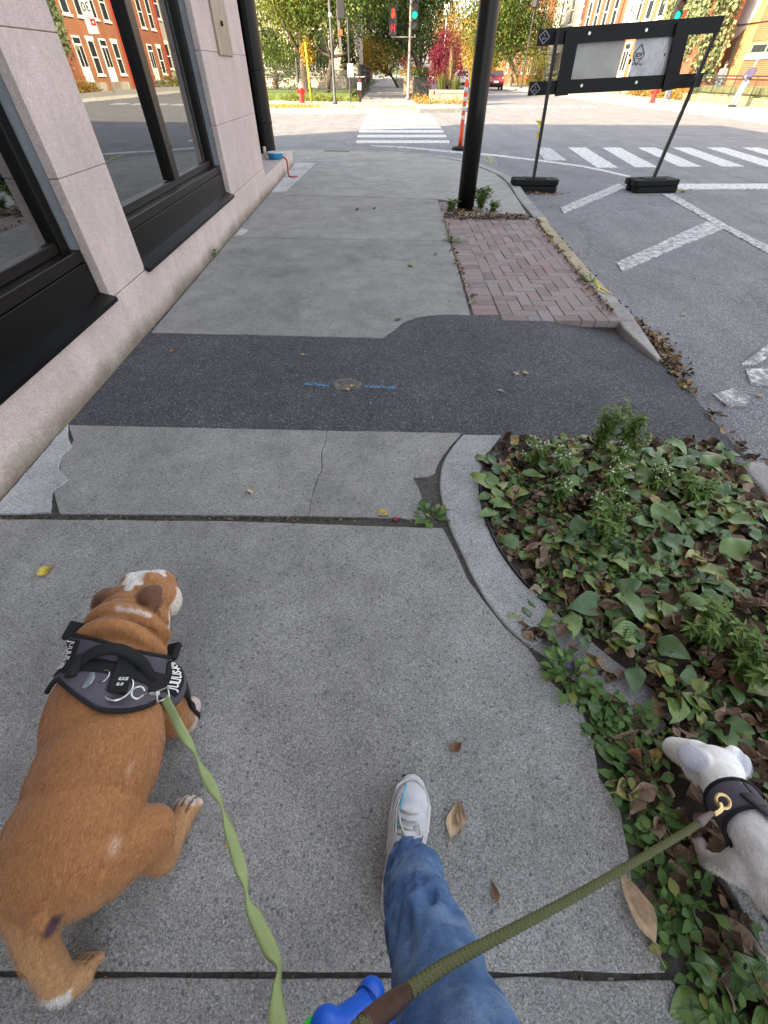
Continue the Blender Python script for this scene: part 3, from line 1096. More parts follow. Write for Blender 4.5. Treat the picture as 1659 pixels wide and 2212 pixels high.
def board(name, a, b, wd, dy, mat=M_wood, th=.04, parent=bar):
    """plank between two picture points given on the plane of the barricade"""
    p, q = bpt(*a, dy), bpt(*b, dy)
    d = q - p
    m_ = MB().beam(p, q, th, wd, up=(0, 0, 1)) if abs(d.x) > abs(d.z) else MB().beam(p, q, wd, th, up=(0, 1, 0))
    return m_.build(name, mat, parent, bevel=.003)


b1 = board('board', (1161, 82), (1559, 52), .165, 0)
b2 = board('board', (1142, 192), (1515, 173), .155, 0)
board('upright', (1238, 64), (1212, 207), .20, -.042)
board('upright', (1478, 46), (1444, 195), .20, -.042)
# thin sign sheets between the boards
def sheet(name, quad, mat, dy):
    p = [bpt(*q, dy) for q in quad]
    v = [(a.x, a.y, a.z) for a in p] + [(a.x, a.y + .006, a.z) for a in p]
    return MB().add(v, [(3, 2, 1, 0), (4, 5, 6, 7)] + [(i, (i + 1) % 4, 4 + (i + 1) % 4, 4 + i) for i in range(4)]).build(name, mat, bar)


sheet('sign_panel', [(1200, 178), (1329, 172), (1352, 84), (1222, 92)], M_sback, .03)
s2 = sheet('sign_panel', [(1358, 170), (1436, 167), (1470, 76), (1374, 83)], M_sback2, .03)
for px, py in ((1273, 72), (1396, 65), (1256, 185), (1374, 178)):
    p = bpt(px, py, -.02)
    MB().tube([(p.x, p.y - .002, p.z), (p.x, p.y - .012, p.z)], [.024, .018], 10).build('bolt', M_bolt, bar)
# stands
for (x0, y0), (x1, y1) in (((1206, 62), (1153, 388)), ((1546, 72), (1410, 386))):
    p = bpt(x0, y0, -.09)
    q = gp(x1, y1, ROAD_Z + .16)
    MB().beam(p, Vector((q.x, q.y, ROAD_Z + .02)), .045, .045, (0, 1, 0)).build('stand_post', M_metal, bar, bevel=.003)
# rubber weights stacked at the feet
def weight(c, rz, L=.74, W=.30, H=.085, z=0):
    m_ = MB()
    pts = [(-L / 2, -W / 2 + .04), (-L / 2 + .04, -W / 2), (L / 2 - .04, -W / 2), (L / 2, -W / 2 + .04), (L / 2, W / 2 - .04), (L / 2 - .04, W / 2), (-L / 2 + .04, W / 2), (-L / 2, W / 2 - .04), (-L / 2, .035), (-L / 2 + .24, .02), (-L / 2 + .24, -.02), (-L / 2, -.035)]
    m_.prism(pts, z + .002, z + H)
    m_.v = [(c[0] + x * math.cos(rz) - y * math.sin(rz), c[1] + x * math.sin(rz) + y * math.cos(rz), ROAD_Z + zz) for x, y, zz in m_.v]
    o = m_.build('rubber_weight', M_rub, bar, bevel=.016, seg=2)
    n_ = MB().obox((c[0], c[1], ROAD_Z + z + H + .004), (L * .45, W * .55, .012), (0, 0, rz)).build('raised_panel', M_rub, o, bevel=.003)
    return o


w1 = gp(1155, 397, ROAD_Z + .1)
w2 = gp(1408, 397, ROAD_Z + .1)
weight((w1.x, w1.y), -.10, .70, z=0)
weight((w1.x - .01, w1.y + .01), -.08, .74, z=.087)
weight((w2.x + .02, w2.y), .12, .76, .34, z=0)
weight((w2.x - .01, w2.y), .15, .80, .36, z=.087)
# markings: diamonds on the boards, diamond with letters and a line on the right sheet
M_mark = plain('pale_print', (.42, .45, .52), .6)
M_ink = plain('dark_print', (.05, .05, .06), .6)


def diamond(px, py, rx, ry, dy, mat, tilt=0., wd=.012, name='diamond_print', parent=bar):
    c_ = bpt(px, py, dy)
    P_ = [(0, ry), (rx, 0), (0, -ry), (-rx, 0)]
    m_ = MB()
    for i in range(4):
        a, b = P_[i], P_[(i + 1) % 4]
        m_.beam((c_.x + a[0] + tilt * a[1], c_.y, c_.z + a[1]), (c_.x + b[0] + tilt * b[1], c_.y, c_.z + b[1]), .003, wd)
    return m_.build(name, mat, parent)


def sign_text(body, size, px, py, dy, mat, parent=bar, bold=0.):
    o = text_mesh(body, size, mat, 'lettering', parent, bold=bold)
    p = bpt(px, py, dy)
    o.location = p - parent.location
    o.rotation_euler = (PI / 2, 0, 0)
    return o


for px, py in ((1176, 80), (1156, 192)):
    diamond(px, py, .075, .066, -.0235, M_mark, 0, .006)
    sign_text('S\nD F', .035, px, py, -.0235, M_mark)
diamond(1380, 118, .085, .105, .026, M_ink)
sign_text('SDF', .062, 1380, 119, .026, M_ink, bold=.002)
pz = bpt(1380, 126, .026)
MB().box(pz.x - .05, pz.x + .05, pz.y - .001, pz.y + .001, pz.z - .006, pz.z + .002).build('print_rule', M_ink, bar)
sign_text('450 992-9944', .030, 1375, 139, .026, M_ink)
for px, py, r in ((1361, 133, .022), (1360, 119, .013), (1436, 118, .012)):
    p = bpt(px, py, .0265)
    MB().ell((p.x, p.y, p.z), (r, .0015, r * 1.4), seg=10, rings=6).build('stain', M_ink, bar)
# yellow tape scrap tied to the left post
yp = bpt(1164, 272, -.06)
tp = empty('yellow_tape', (yp.x, yp.y, yp.z - .1), 0, 'scrap of yellow tape knotted on the left barricade post', 'tape')
M_tape = plain('yellow_tape', (.72, .60, .04), .5)
m = MB()
pl = [Vector((yp.x + .005 * math.sin(i), yp.y - .005 * i, yp.z + .05 - .022 * i)) for i in range(10)]
v, f = [], []
for i, p in enumerate(pl):
    wd = .028 if i < 8 else .015
    v += [p + Vector((-wd * math.cos(i * .3), -wd * math.sin(i * .3), 0)), p + Vector((wd * math.cos(i * .3), wd * math.sin(i * .3), 0))]
f = [(2 * i, 2 * i + 1, 2 * i + 3, 2 * i + 2) for i in range(9)]
o = MB().add(v, f).build('tape_strip', M_tape, tp)
o.modifiers.new('s', 'SOLIDIFY').thickness = .003
MB().tube([(yp.x - .04, yp.y + .03, yp.z + .055), (yp.x, yp.y - .03, yp.z + .05), (yp.x + .04, yp.y + .03, yp.z + .06)], .012, 6).build('knot', M_tape, tp)


# ------------------------------------------------------------------ foliage helper
def leaf_mat(name, stops, trans=.35, rough=.6):
    t = NT(name)
    g = t.n('ShaderNodeNewGeometry')
    c = t.ramp(g.outputs['Random Per Island'], stops)
    t.fin(c, rough, 0, .35)
    tr = t.n('ShaderNodeBsdfTranslucent')
    t.ln(c, tr.inputs[0])
    mx = t.n('ShaderNodeMixShader')
    mx.inputs[0].default_value = trans
    t.ln(t.b.outputs[0], mx.inputs[1])
    t.ln(tr.outputs[0], mx.inputs[2])
    t.ln(mx.outputs[0], t.out.inputs[0])
    return t.m


RNG = np.random.default_rng(5)


def leaf_cloud(pts, size, name, mat, parent=None, up=.3, off=(0, 0, 0), aspect=.6):
    """one small folded leaf at each point"""
    n = len(pts)
    d = RNG.normal(size=(n, 3))
    d[:, 2] -= up
    d /= np.linalg.norm(d, axis=1)[:, None]
    e = RNG.normal(size=(n, 3))
    e -= (e * d).sum(1)[:, None] * d
    e /= np.linalg.norm(e, axis=1)[:, None]
    s = (size * RNG.uniform(.6, 1.3, n))[:, None]
    nn = np.cross(d, e)
    p0, p2 = pts, pts + d * s
    mid = pts + d * s * .5 - nn * s * .12
    p1, p3 = mid + e * s * aspect * .5, mid - e * s * aspect * .5
    v = np.stack([p0, p1, p2, p3], 1).reshape(-1, 3) - np.array(off)
    me = bpy.data.meshes.new(name)
    me.vertices.add(4 * n)
    me.vertices.foreach_set('co', v.ravel())
    me.loops.add(6 * n)
    i = np.arange(n)[:, None] * 4
    me.loops.foreach_set('vertex_index', (i + np.array([0, 1, 2, 0, 2, 3])).ravel())
    me.polygons.add(2 * n)
    me.polygons.foreach_set('loop_start', np.arange(2 * n) * 3)
    me.polygons.foreach_set('loop_total', np.full(2 * n, 3))
    me.update()
    me.validate()
    o = bpy.data.objects.new(name, me)
    COL.objects.link(o)
    me.materials.append(mat)
    if parent is not None:
        o.parent = parent
    return o


def crown_pts(c, r, n, clumps=26, spread=.30, seed=0):
    rg = np.random.default_rng(seed)
    u = rg.normal(size=(clumps, 3))
    u /= np.linalg.norm(u, axis=1)[:, None]
    cc = u * (rg.uniform(.35, .95, clumps)[:, None])
    k = rg.integers(0, clumps, n)
    p = cc[k] + rg.normal(size=(n, 3)) * spread * rg.uniform(.5, 1, clumps)[k][:, None]
    return p * np.array(r) + np.array(c)


M_bark = plain('bark', (.085, .06, .042), .9, var=.4, scale=8, bump=.8)
M_bark2 = plain('pale_bark', (.26, .19, .12), .9, var=.3, scale=8, bump=.6)
L_green = leaf_mat('leaves_green', [(0, (.045, .085, .014)), (.6, (.085, .13, .02)), (1, (.16, .17, .03))])
L_lime = leaf_mat('leaves_yellowgreen', [(0, (.09, .13, .018)), (.6, (.15, .17, .025)), (1, (.26, .22, .03))])
L_dark = leaf_mat('leaves_dark', [(0, (.025, .05, .012)), (.7, (.05, .085, .018)), (1, (.11, .12, .02))])
L_yellow = leaf_mat('leaves_yellow', [(0, (.30, .21, .02)), (.6, (.45, .32, .03)), (1, (.35, .16, .02))])
L_orange = leaf_mat('leaves_orange', [(0, (.28, .16, .03)), (.6, (.36, .22, .05)), (1, (.20, .15, .05))])
L_red = leaf_mat('leaves_burgundy', [(0, (.10, .008, .022)), (.6, (.17, .012, .035)), (1, (.24, .025, .045))])
L_vine = leaf_mat('leaves_vine', [(0, (.12, .16, .075)), (.6, (.19, .23, .11)), (1, (.25, .25, .12))], .2)


def tree(name, base, r0, crown_c, crown_r, nleaf, size, mat, label, limbs=(), bark=None, seed=1, clumps=26, group='trees across the junction', lean=(0, 0)):
    e = empty(name, base, 0, label, 'tree', group)
    bx_, by_, bz_ = base
    cc = Vector(crown_c)
    m = MB()
    top = Vector((cc.x, cc.y, cc.z - crown_r[2] * .2))
    fork = Vector(base).lerp(top, .42) + Vector((lean[0], lean[1], 0))
    m.tube(curve([Vector(base) + Vector((0, 0, -.1)), Vector(base).lerp(fork, .5), fork, top], 4), [r0 * (1.25 - .95 * i / 12) for i in range(13)], 9)
    rg = random.Random(seed)
    for k in range(5 + len(limbs)):
        if k < len(limbs):
            q = Vector(limbs[k])
        else:
            a = rg.uniform(0, 2 * PI)
            q = cc + Vector((math.cos(a) * crown_r[0] * .7, math.sin(a) * crown_r[1] * .7, rg.uniform(-.3, .5) * crown_r[2]))
        s = Vector(base).lerp(top, .35 + .1 * (k % 4)) if k >= len(limbs) else fork - Vector((0, 0, .1))
        m.tube(curve([s, s.lerp(q, .5) + Vector((0, 0, -.15)), q], 3), [r0 * (.5 - .42 * i / 6) for i in range(7)], 6)
    m.build('trunk', bark or M_bark, e, smooth=True)
    o = leaf_cloud(crown_pts(crown_c, crown_r, nleaf, clumps, seed=seed), size, 'crown', mat, e, off=base)
    o['kind'] = 'stuff'
    return e


def V(px, py, Y):
    return at_y(px, py, Y)


def onz(px, py, Y, z):
    p = at_y(px, py, Y)
    return (p.x, Y, z)


tree('garden_tree', onz(661, 172, 39, gz), .30, (-5.4, 38.4, 4.9), (3.3, 2.4, 2.5), 24000, .15, L_lime, 'leafy yellow-green garden tree with a thick straight trunk behind the iron fence', seed=2)
tB = onz(705, 183, 37.2, gz)
tree('garden_tree', tB, .17, (-2.6, 37.0, 4.7), (2.7, 2.0, 2.3), 20000, .14, L_green, 'green garden tree with a forked dark trunk beside the signal pole', limbs=[V(675, 90, 37.2), V(762, 98, 37.2)], seed=3)
tree('street_tree', onz(925, 190, 43, FZ), .16, V(855, 18, 43) + Vector((0, 0, .7)), (3.1, 3.0, 2.4), 24000, .15, L_dark, 'dark green street tree hanging over the far sidewalk', seed=4)
tree('street_tree', onz(912, 178, 52, FZ), .15, V(905, 40, 52), (2.6, 4.0, 3.0), 9000, .2, L_dark, 'second dark street tree further down the far sidewalk', seed=5)
tree('yellow_tree', onz(862, 168, 66, FZ), .14, V(822, 118, 66), (3.2, 4, 1.7), 6000, .24, L_yellow, 'bright yellow tree low over the end of the far sidewalk', seed=6)
tree('autumn_tree', onz(985, 172, 120, 0), .3, V(985, 70, 120), (6, 5, 8.5), 7000, .45, L_orange, 'tall hazy orange-yellow tree at the far end of the street', seed=7)
tree('autumn_tree', onz(1035, 175, 95, 0), .25, V(1038, 130, 95), (3.0, 4, 5), 5000, .35, L_yellow, 'yellow tree between the parked cars and the brick house', seed=8)
tree('street_tree', onz(1102, 178, 74, FZ), .24, V(1118, 28, 74), (6.0, 4, 4.2), 14000, .28, L_green, 'wide green street tree with pale trunk beside the red car', seed=9, bark=M_bark2)
tree('street_tree', onz(1118, 178, 82, FZ), .22, V(1090, 5, 82), (4.6, 4, 4.6), 8000, .28, L_lime, 'yellowing street tree with pale crooked trunk beyond the red car', seed=10, bark=M_bark2)
tree('garden_tree', onz(590, 150, 43, gz), .2, V(590, 40, 43), (3.2, 2, 3.4), 9000, .17, L_green, 'green garden tree at the left beside the black column', seed=12)
for i, (px, py, Y, r, mt, lb) in enumerate(((615, 120, 40.5, (1.4, .9, 1.0), L_green, 'round green shrub behind the fence next to the black column'),
                                           (678, 125, 42, (1.3, .9, 1.1), L_green, 'green shrub between the two garden trunks'),
                                           (748, 120, 41, (.75, .8, 1.3), L_dark, 'dark evergreen shrub at the fence corner'),
                                           (664, 112, 37, (.45, .3, .45), L_yellow, 'small yellow shrub above the fence beside the yellow marker'),
                                           (1150, 150, 72, (1.8, 1.5, 2.3), L_lime, 'yellow-green bush in front of the grey stone house'))):
    p = V(px, py, Y)
    o = leaf_cloud(crown_pts((p.x, p.y, p.z), r, 3500, 14, .3, 40 + i), .11, 'shrub', mt)
    tag(o, lb, 'shrub', 'shrubs across the junction')

# ------------------------------------------------------------------ hydrants
M_hyd = plain('hydrant_red', (.55, .02, .018), .4, var=.15)
hb = gp(653, 222, FZ)
hyd = empty('fire_hydrant', hb, 0, 'red fire hydrant in front of the iron fence', 'fire hydrant', 'red fire hydrants')
MB().lathe([(.17, 0), (.17, .04), (.12, .05), (.115, .50), (.14, .51), (.14, .56), (.115, .57)], n=16).build('barrel', M_hyd, hyd, world=False, smooth=False)
MB().lathe([(.125, .57), (.13, .62), (.115, .70), (.07, .76), (.035, .78), (.035, .83), (.001, .83)], n=16).build('bonnet', plain('hydrant_cap', (.60, .45, .35), .4), hyd, world=False, smooth=True)
for a in (0, PI, -PI / 2):
    d = Vector((math.cos(a), math.sin(a), 0))
    MB().tube([Vector((0, 0, .44)) + d * .08, Vector((0, 0, .44)) + d * .18, Vector((0, 0, .44)) + d * .18, Vector((0, 0, .44)) + d * .23], [.06, .06, .075, .07], 10).build('nozzle_cap', M_hyd, hyd, world=False)
h2 = copy_tree(hyd)
h2.location = gp(1408, 222, FZ)
h2['label'] = 'red fire hydrant on the right sidewalk showing below the barricade board'
ym = V(659, 92, hb.y + .35)
yb = V(668, 178, hb.y + .35)
thing('hydrant_marker', MB().tube([(yb.x, yb.y, FZ), (yb.x, yb.y, FZ + .3), ym], [.05, .045, .035], 8), plain('yellow_marker', (.75, .55, .03), .5), 'thin yellow marker pole standing behind the red hydrant', 'pole')

# ------------------------------------------------------------------ signals
M_galv = plain('galvanised_pole', (.20, .18, .17), .5, .3)
M_sig = plain('signal_housing', (.02, .02, .02), .5)


def emis(name, col, st):
    t = NT(name)
    t.fin(col, .4)
    t.b.inputs['Emission Color'].default_value = (*col, 1)
    t.b.inputs['Emission Strength'].default_value = st
    return t.m


E_green = emis('lamp_green', (.0, .75, .36), .30)
E_red = emis('lamp_red', (1.0, .035, .012), .40)
M_off = plain('lamp_dark', (.09, .04, .015), .3)
M_off2 = plain('lamp_dark_grey', (.08, .09, .08), .3)


def signal_head(par, c, s=1.0, lit=1):
    """three-lens head facing the camera side; c is its centre"""
    hd = MB().box(c[0] - .18 * s, c[0] + .18 * s, c[1], c[1] + .2, c[2] - .55 * s, c[2] + .55 * s).build('signal_head', M_sig, par, bevel=.03)
    for k in (1, 0, -1):
        z = c[2] + k * .35 * s
        MB().lathe([(.001, 0), (.14 * s, .0), (.145 * s, .02)], (0, 0, 0), 18)
        ln = MB().tube([(c[0], c[1] + .01, z), (c[0], c[1] - .02, z)], [.14 * s, .13 * s], 18)
        ln.build('lens', E_green if (k == 0 and lit == 1) else (M_off if k == 1 else M_off2), hd)
        # hood
        m_ = MB()
        v, f = [], []
        for j in range(13):
            a = -.35 + (PI + .7) * j / 12
            for yy_ in (0, -.2):
                v.append((c[0] + .16 * s * math.cos(a), c[1] + yy_, z + .16 * s * math.sin(a)))
        f = [(2 * j, 2 * j + 1, 2 * j + 3, 2 * j + 2) for j in range(12)]
        m_.add(v, f)
        o = m_.build('hood', M_sig, hd)
        o.modifiers.new('s', 'SOLIDIFY').thickness = .012
    return hd


def bars(par, segs, c, mat, name, wd=.03):
    m_ = MB()
    for (x0, z0), (x1, z1) in segs:
        m_.beam((c[0] + x0, c[1], c[2] + z0), (c[0] + x1, c[1], c[2] + z1), .01, wd)
    return m_.build(name, mat, par)


s2b = gp(881, 216, FZ)
sp2 = empty('signal_pole', s2b, 0, 'grey signal pole with red hand countdown and green traffic light', 'traffic light')
MB().lathe([(.16, 0), (.15, .12), (.085, .2), (.075, 2.4), (.07, 5.5)], n=14).build('pole', M_galv, sp2, world=False, smooth=True)
Y2 = s2b.y
pc_ = V(849, 45, Y2 - .1)
ph = MB().box(pc_.x - .21, pc_.x + .21, pc_.y, pc_.y + .2, pc_.z - .56, pc_.z + .56).build('pedestrian_head', M_sig, sp2, bevel=.02)
hx = (pc_.x, pc_.y - .012, pc_.z + .27)
hand = MB().ell((hx[0], hx[1], hx[2] - .08), (.085, .008, .10), seg=10, rings=8)
for k, (dx, L_) in enumerate(((-.06, .13), (-.02, .17), (.02, .17), (.06, .13))):
    hand.tube([(hx[0] + dx, hx[1], hx[2] - .04), (hx[0] + dx * 1.15, hx[1], hx[2] + L_)], .017, 6)
hand.tube([(hx[0] + .06, hx[1], hx[2] - .10), (hx[0] + .13, hx[1], hx[2] + .0)], .017, 6)
hand.build('red_hand', E_red, ph)
nx = (pc_.x - .07, pc_.y - .012, pc_.z - .28)
bars(ph, [((-.03, -.16), (-.03, .16))], nx, E_red, 'countdown_digit')
bars(ph, [((.04, .16), (.04, 0)), ((.04, 0), (.16, 0)), ((.16, .16), (.16, -.16))], nx, E_red, 'countdown_digit')
hc = V(896, 32, Y2 - .1)
signal_head(sp2, (hc.x, hc.y, hc.z), 1.0)
zb = pc_.z - .60
MB().beam((pc_.x - .1, Y2, zb), (hc.x + .1, Y2, zb), .05, .05).build('bracket', M_galv, sp2)
for px in (849, 896):
    q = V(px, 74, Y2)
    MB().beam((q.x, Y2 - .02, zb), (q.x, Y2 - .02, zb + .1), .05, .05).build('bracket', M_galv, sp2)

s1b = gp(724, 225, FZ)
sp1 = empty('signal_pole', s1b, 0, 'slim dark signal pole with grey-backed head between hydrant and bicycle', 'traffic light')
MB().lathe([(.13, 0), (.12, .1), (.075, .18), (.065, 1.8), (.06, 5.2)], n=14).build('pole', plain('dark_pole', (.05, .05, .055), .5), sp1, world=False, smooth=True)
q = V(734, 12, s1b.y - .05)
MB().box(q.x - .16, q.x + .22, q.y, q.y + .3, q.z - .42, q.z + .55).build('signal_head', M_sig, sp1, bevel=.03)
MB().lathe([(.07, -.06), (.085, -.05), (.085, .05), (.07, .06)], (0, 0, V(724, 32, s1b.y).z - FZ), 12).build('clamp', plain('clamp_white', (.6, .6, .58), .5), sp1, world=False)
q = V(735, 70, s1b.y)
MB().box(q.x - .10, q.x + .10, q.y - .02, q.y + .02, q.z - .10, q.z + .1).build('orange_tag', M_or, sp1)
q = V(733, 60, s1b.y)
MB().beam((q.x + .02, q.y + .04, q.z - .8), (q.x - .06, q.y + .04, q.z + .6), .13, .02, (0, 1, 0)).build('grey_strip', plain('grey_strip', (.10, .095, .09), .6), sp1)
s3 = V(1462, 42, 36)
sp3 = empty('signal_pole', (s3.x + .15, 36.1, FZ), 0, 'traffic light showing green above the barricade in front of the vines', 'traffic light')
MB().lathe([(.12, 0), (.08, .2), (.07, 5.6)], n=12).build('pole', M_galv, sp3, world=False, smooth=True)
s3c = V(1464, 30, 35.8)
signal_head(sp3, (s3c.x, s3c.y, s3c.z - .05), 1.15)
q = V(1473, 36, 35.9)
MB().obox((q.x + .12, q.y, q.z), (.10, .05, .5), (0, .2, 0)).build('red_flag', M_hyd, sp3)

# ------------------------------------------------------------------ speed sign
Ysg = 43.4
sc = V(1368, 19, Ysg)
sg = empty('speed_sign', (sc.x, Ysg, FZ), 0, 'white 30 speed limit sign on a post in front of the brick row', 'sign')
M_sw = plain('sign_white', (.72, .72, .70), .45, var=.05)
MB().tube([(0, .03, -.02), (0, .03, sc.z + .9)], .04, 8).build('post', M_galv, sg, world=False)
MB().box(-.36, .36, -.01, .01, sc.z - FZ - .52, sc.z - FZ + .62).build('sign_plate', M_sw, sg, world=False, bevel=.004)
for body, sz, dz in (('MAXIMUM', .13, .42), ('30', .58, -.08)):
    o = text_mesh(body, sz, M_ink, 'lettering', sg, bold=.004)
    o.location = (0, -.016, sc.z - FZ + dz)
    o.rotation_euler = (PI / 2, 0, 0)
MB().box(-.36, .36, -.01, .01, sc.z - FZ - 1.25, sc.z - FZ - .56).build('sub_plate', M_sw, sg, world=False)
MB().box(-.34, -.02, -.016, -.011, sc.z - FZ - .88, sc.z - FZ - .58).build('red_panel', M_hyd, sg, world=False)
MB().obox((-.18, -.019, sc.z - FZ - .73), (.12, .004, .12), (0, PI / 4, 0)).build('diamond_print', M_sw, sg, world=False)

# ------------------------------------------------------------------ iron fence
FY = 36.2
M_iron = plain('iron', (.035, .035, .033), .6)
fen = empty('iron_fence', (-6, FY, gz), 0, 'dark ornamental iron fence with spear tips round the garden', 'fence')
x0, x1 = -10.5, -1.7
for z in (.62, .92, .12):
    MB().box(x0, x1, FY - .02, FY + .02, gz + z, gz + z + .045).build('rail', M_iron, fen)
pk = MB().tube([(0, 0, .02), (0, 0, 1.08)], .014, 5).lathe([(.012, 1.08), (.034, 1.12), (.008, 1.25)], n=5)
pm = pk.mesh('picket')
pm.materials.append(M_iron)
rm = MB().tube([(.055 * math.cos(a), 0, .79 + .085 * math.sin(a)) for a in [2 * PI * k / 10 for k in range(11)]], .012, 4, False).mesh('ring')
rm.materials.append(M_iron)
i = 0
x = x0 + .1
while x < x1:
    for me, nm in ((pm, 'picket'), (rm, 'ring')):
        o = bpy.data.objects.new(nm, me)
        COL.objects.link(o)
        o.parent = fen
        o.location = (x + 6 + (.1 if nm == 'ring' else 0), 0, 0)
    x += .2
for px in (645, 757):
    q = V(px, 180, FY)
    MB().lathe([(.06, 0), (.06, 1.3), (.08, 1.32), (.05, 1.42), (.01, 1.48)], (q.x, FY - .05, gz), 8).build('post', M_iron, fen)
# the side run along the walk
for z in (.62, .92, .12):
    MB().box(-1.72, -1.68, FY + .1, 62, gz + z, gz + z + .045).build('rail', M_iron, fen)
for k in range(60):
    o = bpy.data.objects.new('picket', pm)
    COL.objects.link(o)
    o.parent = fen
    o.location = (4.30, .35 + k * .42, 0)
# weeds and leaves along the fence foot
pts = np.stack([RNG.uniform(-10, -1.6, 5200), RNG.uniform(34.2, 36.0, 5200), FZ + RNG.gamma(1.6, .05, 5200)], 1)
pts = pts[np.sin(pts[:, 0] * 3.1) + np.sin(pts[:, 0] * 1.3 + pts[:, 1] * 2) + RNG.normal(size=len(pts)) * .6 > -.2]
o = leaf_cloud(pts, .12, 'verge_plants', L_lime, None)
tag(o, 'mixed weeds and leaves along the foot of the iron fence', 'weeds', kind='stuff')
pts = np.stack([RNG.uniform(-9, 1.6, 3500), RNG.uniform(27.6, 30.2, 3500), np.full(3500, FZ + .015)], 1)
pts = pts[(pts[:, 0] < -3.2) | (RNG.random(3500) < .2)]
o = leaf_cloud(pts, .09, 'fallen_leaves', L_yellow, None)
tag(o, 'yellow fallen leaves scattered on the far sidewalk', 'leaves', kind='stuff')
pts = np.stack([RNG.uniform(1.6, 5.0, 2600), RNG.uniform(31.5, 40, 2600), FZ + .03 + RNG.gamma(1.2, .05, 2600)], 1)
o = leaf_cloud(pts, .11, 'verge_leaves', L_orange, None)
tag(o, 'brown leaves and low weeds round the wooden planter', 'leaves', kind='stuff')

# ------------------------------------------------------------------ bicycle against the sign post, paper notice
bz = Vector((V(777, 200, 33.2).x, 33.2, FZ))
pb = V(757, 210, 33.4)
np_ = empty('notice_post', (pb.x, pb.y, FZ), 0, 'dark post with a white paper notice beside the bicycle', 'post')
MB().tube([(pb.x, pb.y, FZ), (pb.x, pb.y, 3.2)], .05, 8).build('post', M_iron, np_)
q = V(757, 152, pb.y - .08)
MB().box(q.x - .15, q.x + .15, q.y - .004, q.y + .004, q.z - .25, q.z + .25).build('paper', M_sw, np_)
bike = empty('bicycle', bz, 0, 'red and white bicycle standing end-on by the notice post', 'bicycle')
M_bred = plain('bike_red', (.5, .02, .03), .35)
M_bwht = plain('bike_white', (.65, .65, .65), .35)


def wheel(y):
    w_ = MB().tube([(0, y + .33 * math.cos(a), .34 + .33 * math.sin(a)) for a in [2 * PI * k / 24 for k in range(25)]], .02, 6, False).build('wheel', M_rub, bike, world=False)
    sp_ = MB()
    for k in range(12):
        a = 2 * PI * k / 12
        sp_.tube([(0, y, .34), (0, y + .32 * math.cos(a), .34 + .32 * math.sin(a))], .006, 3)
    sp_.build('spokes', M_bwht, w_, world=False)


wheel(0)
wheel(1.03)
fr_ = MB()
for a, b in (((.0, .03, .34), (0, .42, .33)), ((0, .42, .33), (0, .80, .86)), ((0, .42, .33), (0, .30, .95)), ((0, .30, .85), (0, .86, .88)), ((0, .0, .34), (0, .30, .82)), ((0, 1.03, .34), (0, .82, .98))):
    fr_.tube([a, b], .022, 6)
fr_.build('bike_frame', M_bred, bike, world=False)
MB().tube([(-.28, .84, 1.02), (0, .80, 1.0), (.28, .84, 1.02)], .016, 6).build('handlebar', M_bwht, bike, world=False)
MB().ell((0, .26, .98), (.07, .13, .035), seg=10, rings=6).build('saddle', M_rub, bike, world=False)
MB().box(-.10, .10, -.06, .2, .50, .80).build('pannier', M_bwht, bike, world=False, bevel=.03)

# ------------------------------------------------------------------ planters
M_plank = plain('weathered_plank', (.36, .26, .19), .8, var=.25, scale=5, bump=.3)
PA, PB = gp(929, 222, FZ), gp(1000, 222, FZ)
PH = V(965, 194, PA.y).z
pl_ = empty('wooden_planter', ((PA.x + PB.x) / 2, PA.y, FZ), 0, 'wooden plank planter box with burgundy shrub and tall grasses', 'planter')
n_pl = 10
dx = (PB.x - PA.x) / n_pl
for k in range(n_pl):
    MB().box(PA.x + k * dx + .006, PA.x + (k + 1) * dx - .006, PA.y, PA.y + .04, FZ, PH - .02 + random.uniform(-.01, .01)).build('plank', M_plank, pl_, bevel=.004)
for k in range(5):
    MB().box(PA.x, PA.x + .04, PA.y + .045 + k * .24, PA.y + .045 + (k + 1) * .24 - .012, FZ, PH - .02).build('plank', M_plank, pl_, bevel=.004)
    MB().box(PB.x - .04, PB.x, PA.y + .045 + k * .24, PA.y + .045 + (k + 1) * .24 - .012, FZ, PH - .02).build('plank', M_plank, pl_, bevel=.004)
MB().box(PA.x - .02, PB.x + .02, PA.y - .03, PA.y - .002, PH - .13, PH).build('top_board', M_plank, pl_, bevel=.004)
MB().box(PA.x + .045, PB.x - .045, PA.y + .045, PA.y + 1.24, FZ, PH - .06).build('soil', M_soil, pl_)
MB().box(PA.x + .16, PA.x + .28, PA.y - .036, PA.y - .031, PH - .17, PH - .04).build('red_sticker', M_hyd, pl_)
MB().box(PA.x + .285, PA.x + .40, PA.y - .036, PA.y - .031, PH - .17, PH - .04).build('white_sticker', M_sw, pl_)
pb_ = Vector(((PA.x + PB.x) / 2, PA.y + .6, PH - .06))
sh = empty('burgundy_shrub', pb_, 0, 'burgundy leaved shrub growing in the wooden planter', 'shrub')
m = MB()
for k in range(9):
    a = k * 2.4
    m.tube([pb_, pb_ + Vector((.25 * math.cos(a), .25 * math.sin(a), .6)), pb_ + Vector((.6 * math.cos(a), .5 * math.sin(a), 1.5))], [.02, .015, .006], 5)
m.build('stems', M_bark, sh, world=True)
cs = V(965, 128, pb_.y)
o = leaf_cloud(crown_pts((cs.x, pb_.y, cs.z), (1.05, .7, 1.0), 5200, 26, .28, 77), .085, 'foliage', L_red, sh, off=pb_)
o['kind'] = 'stuff'


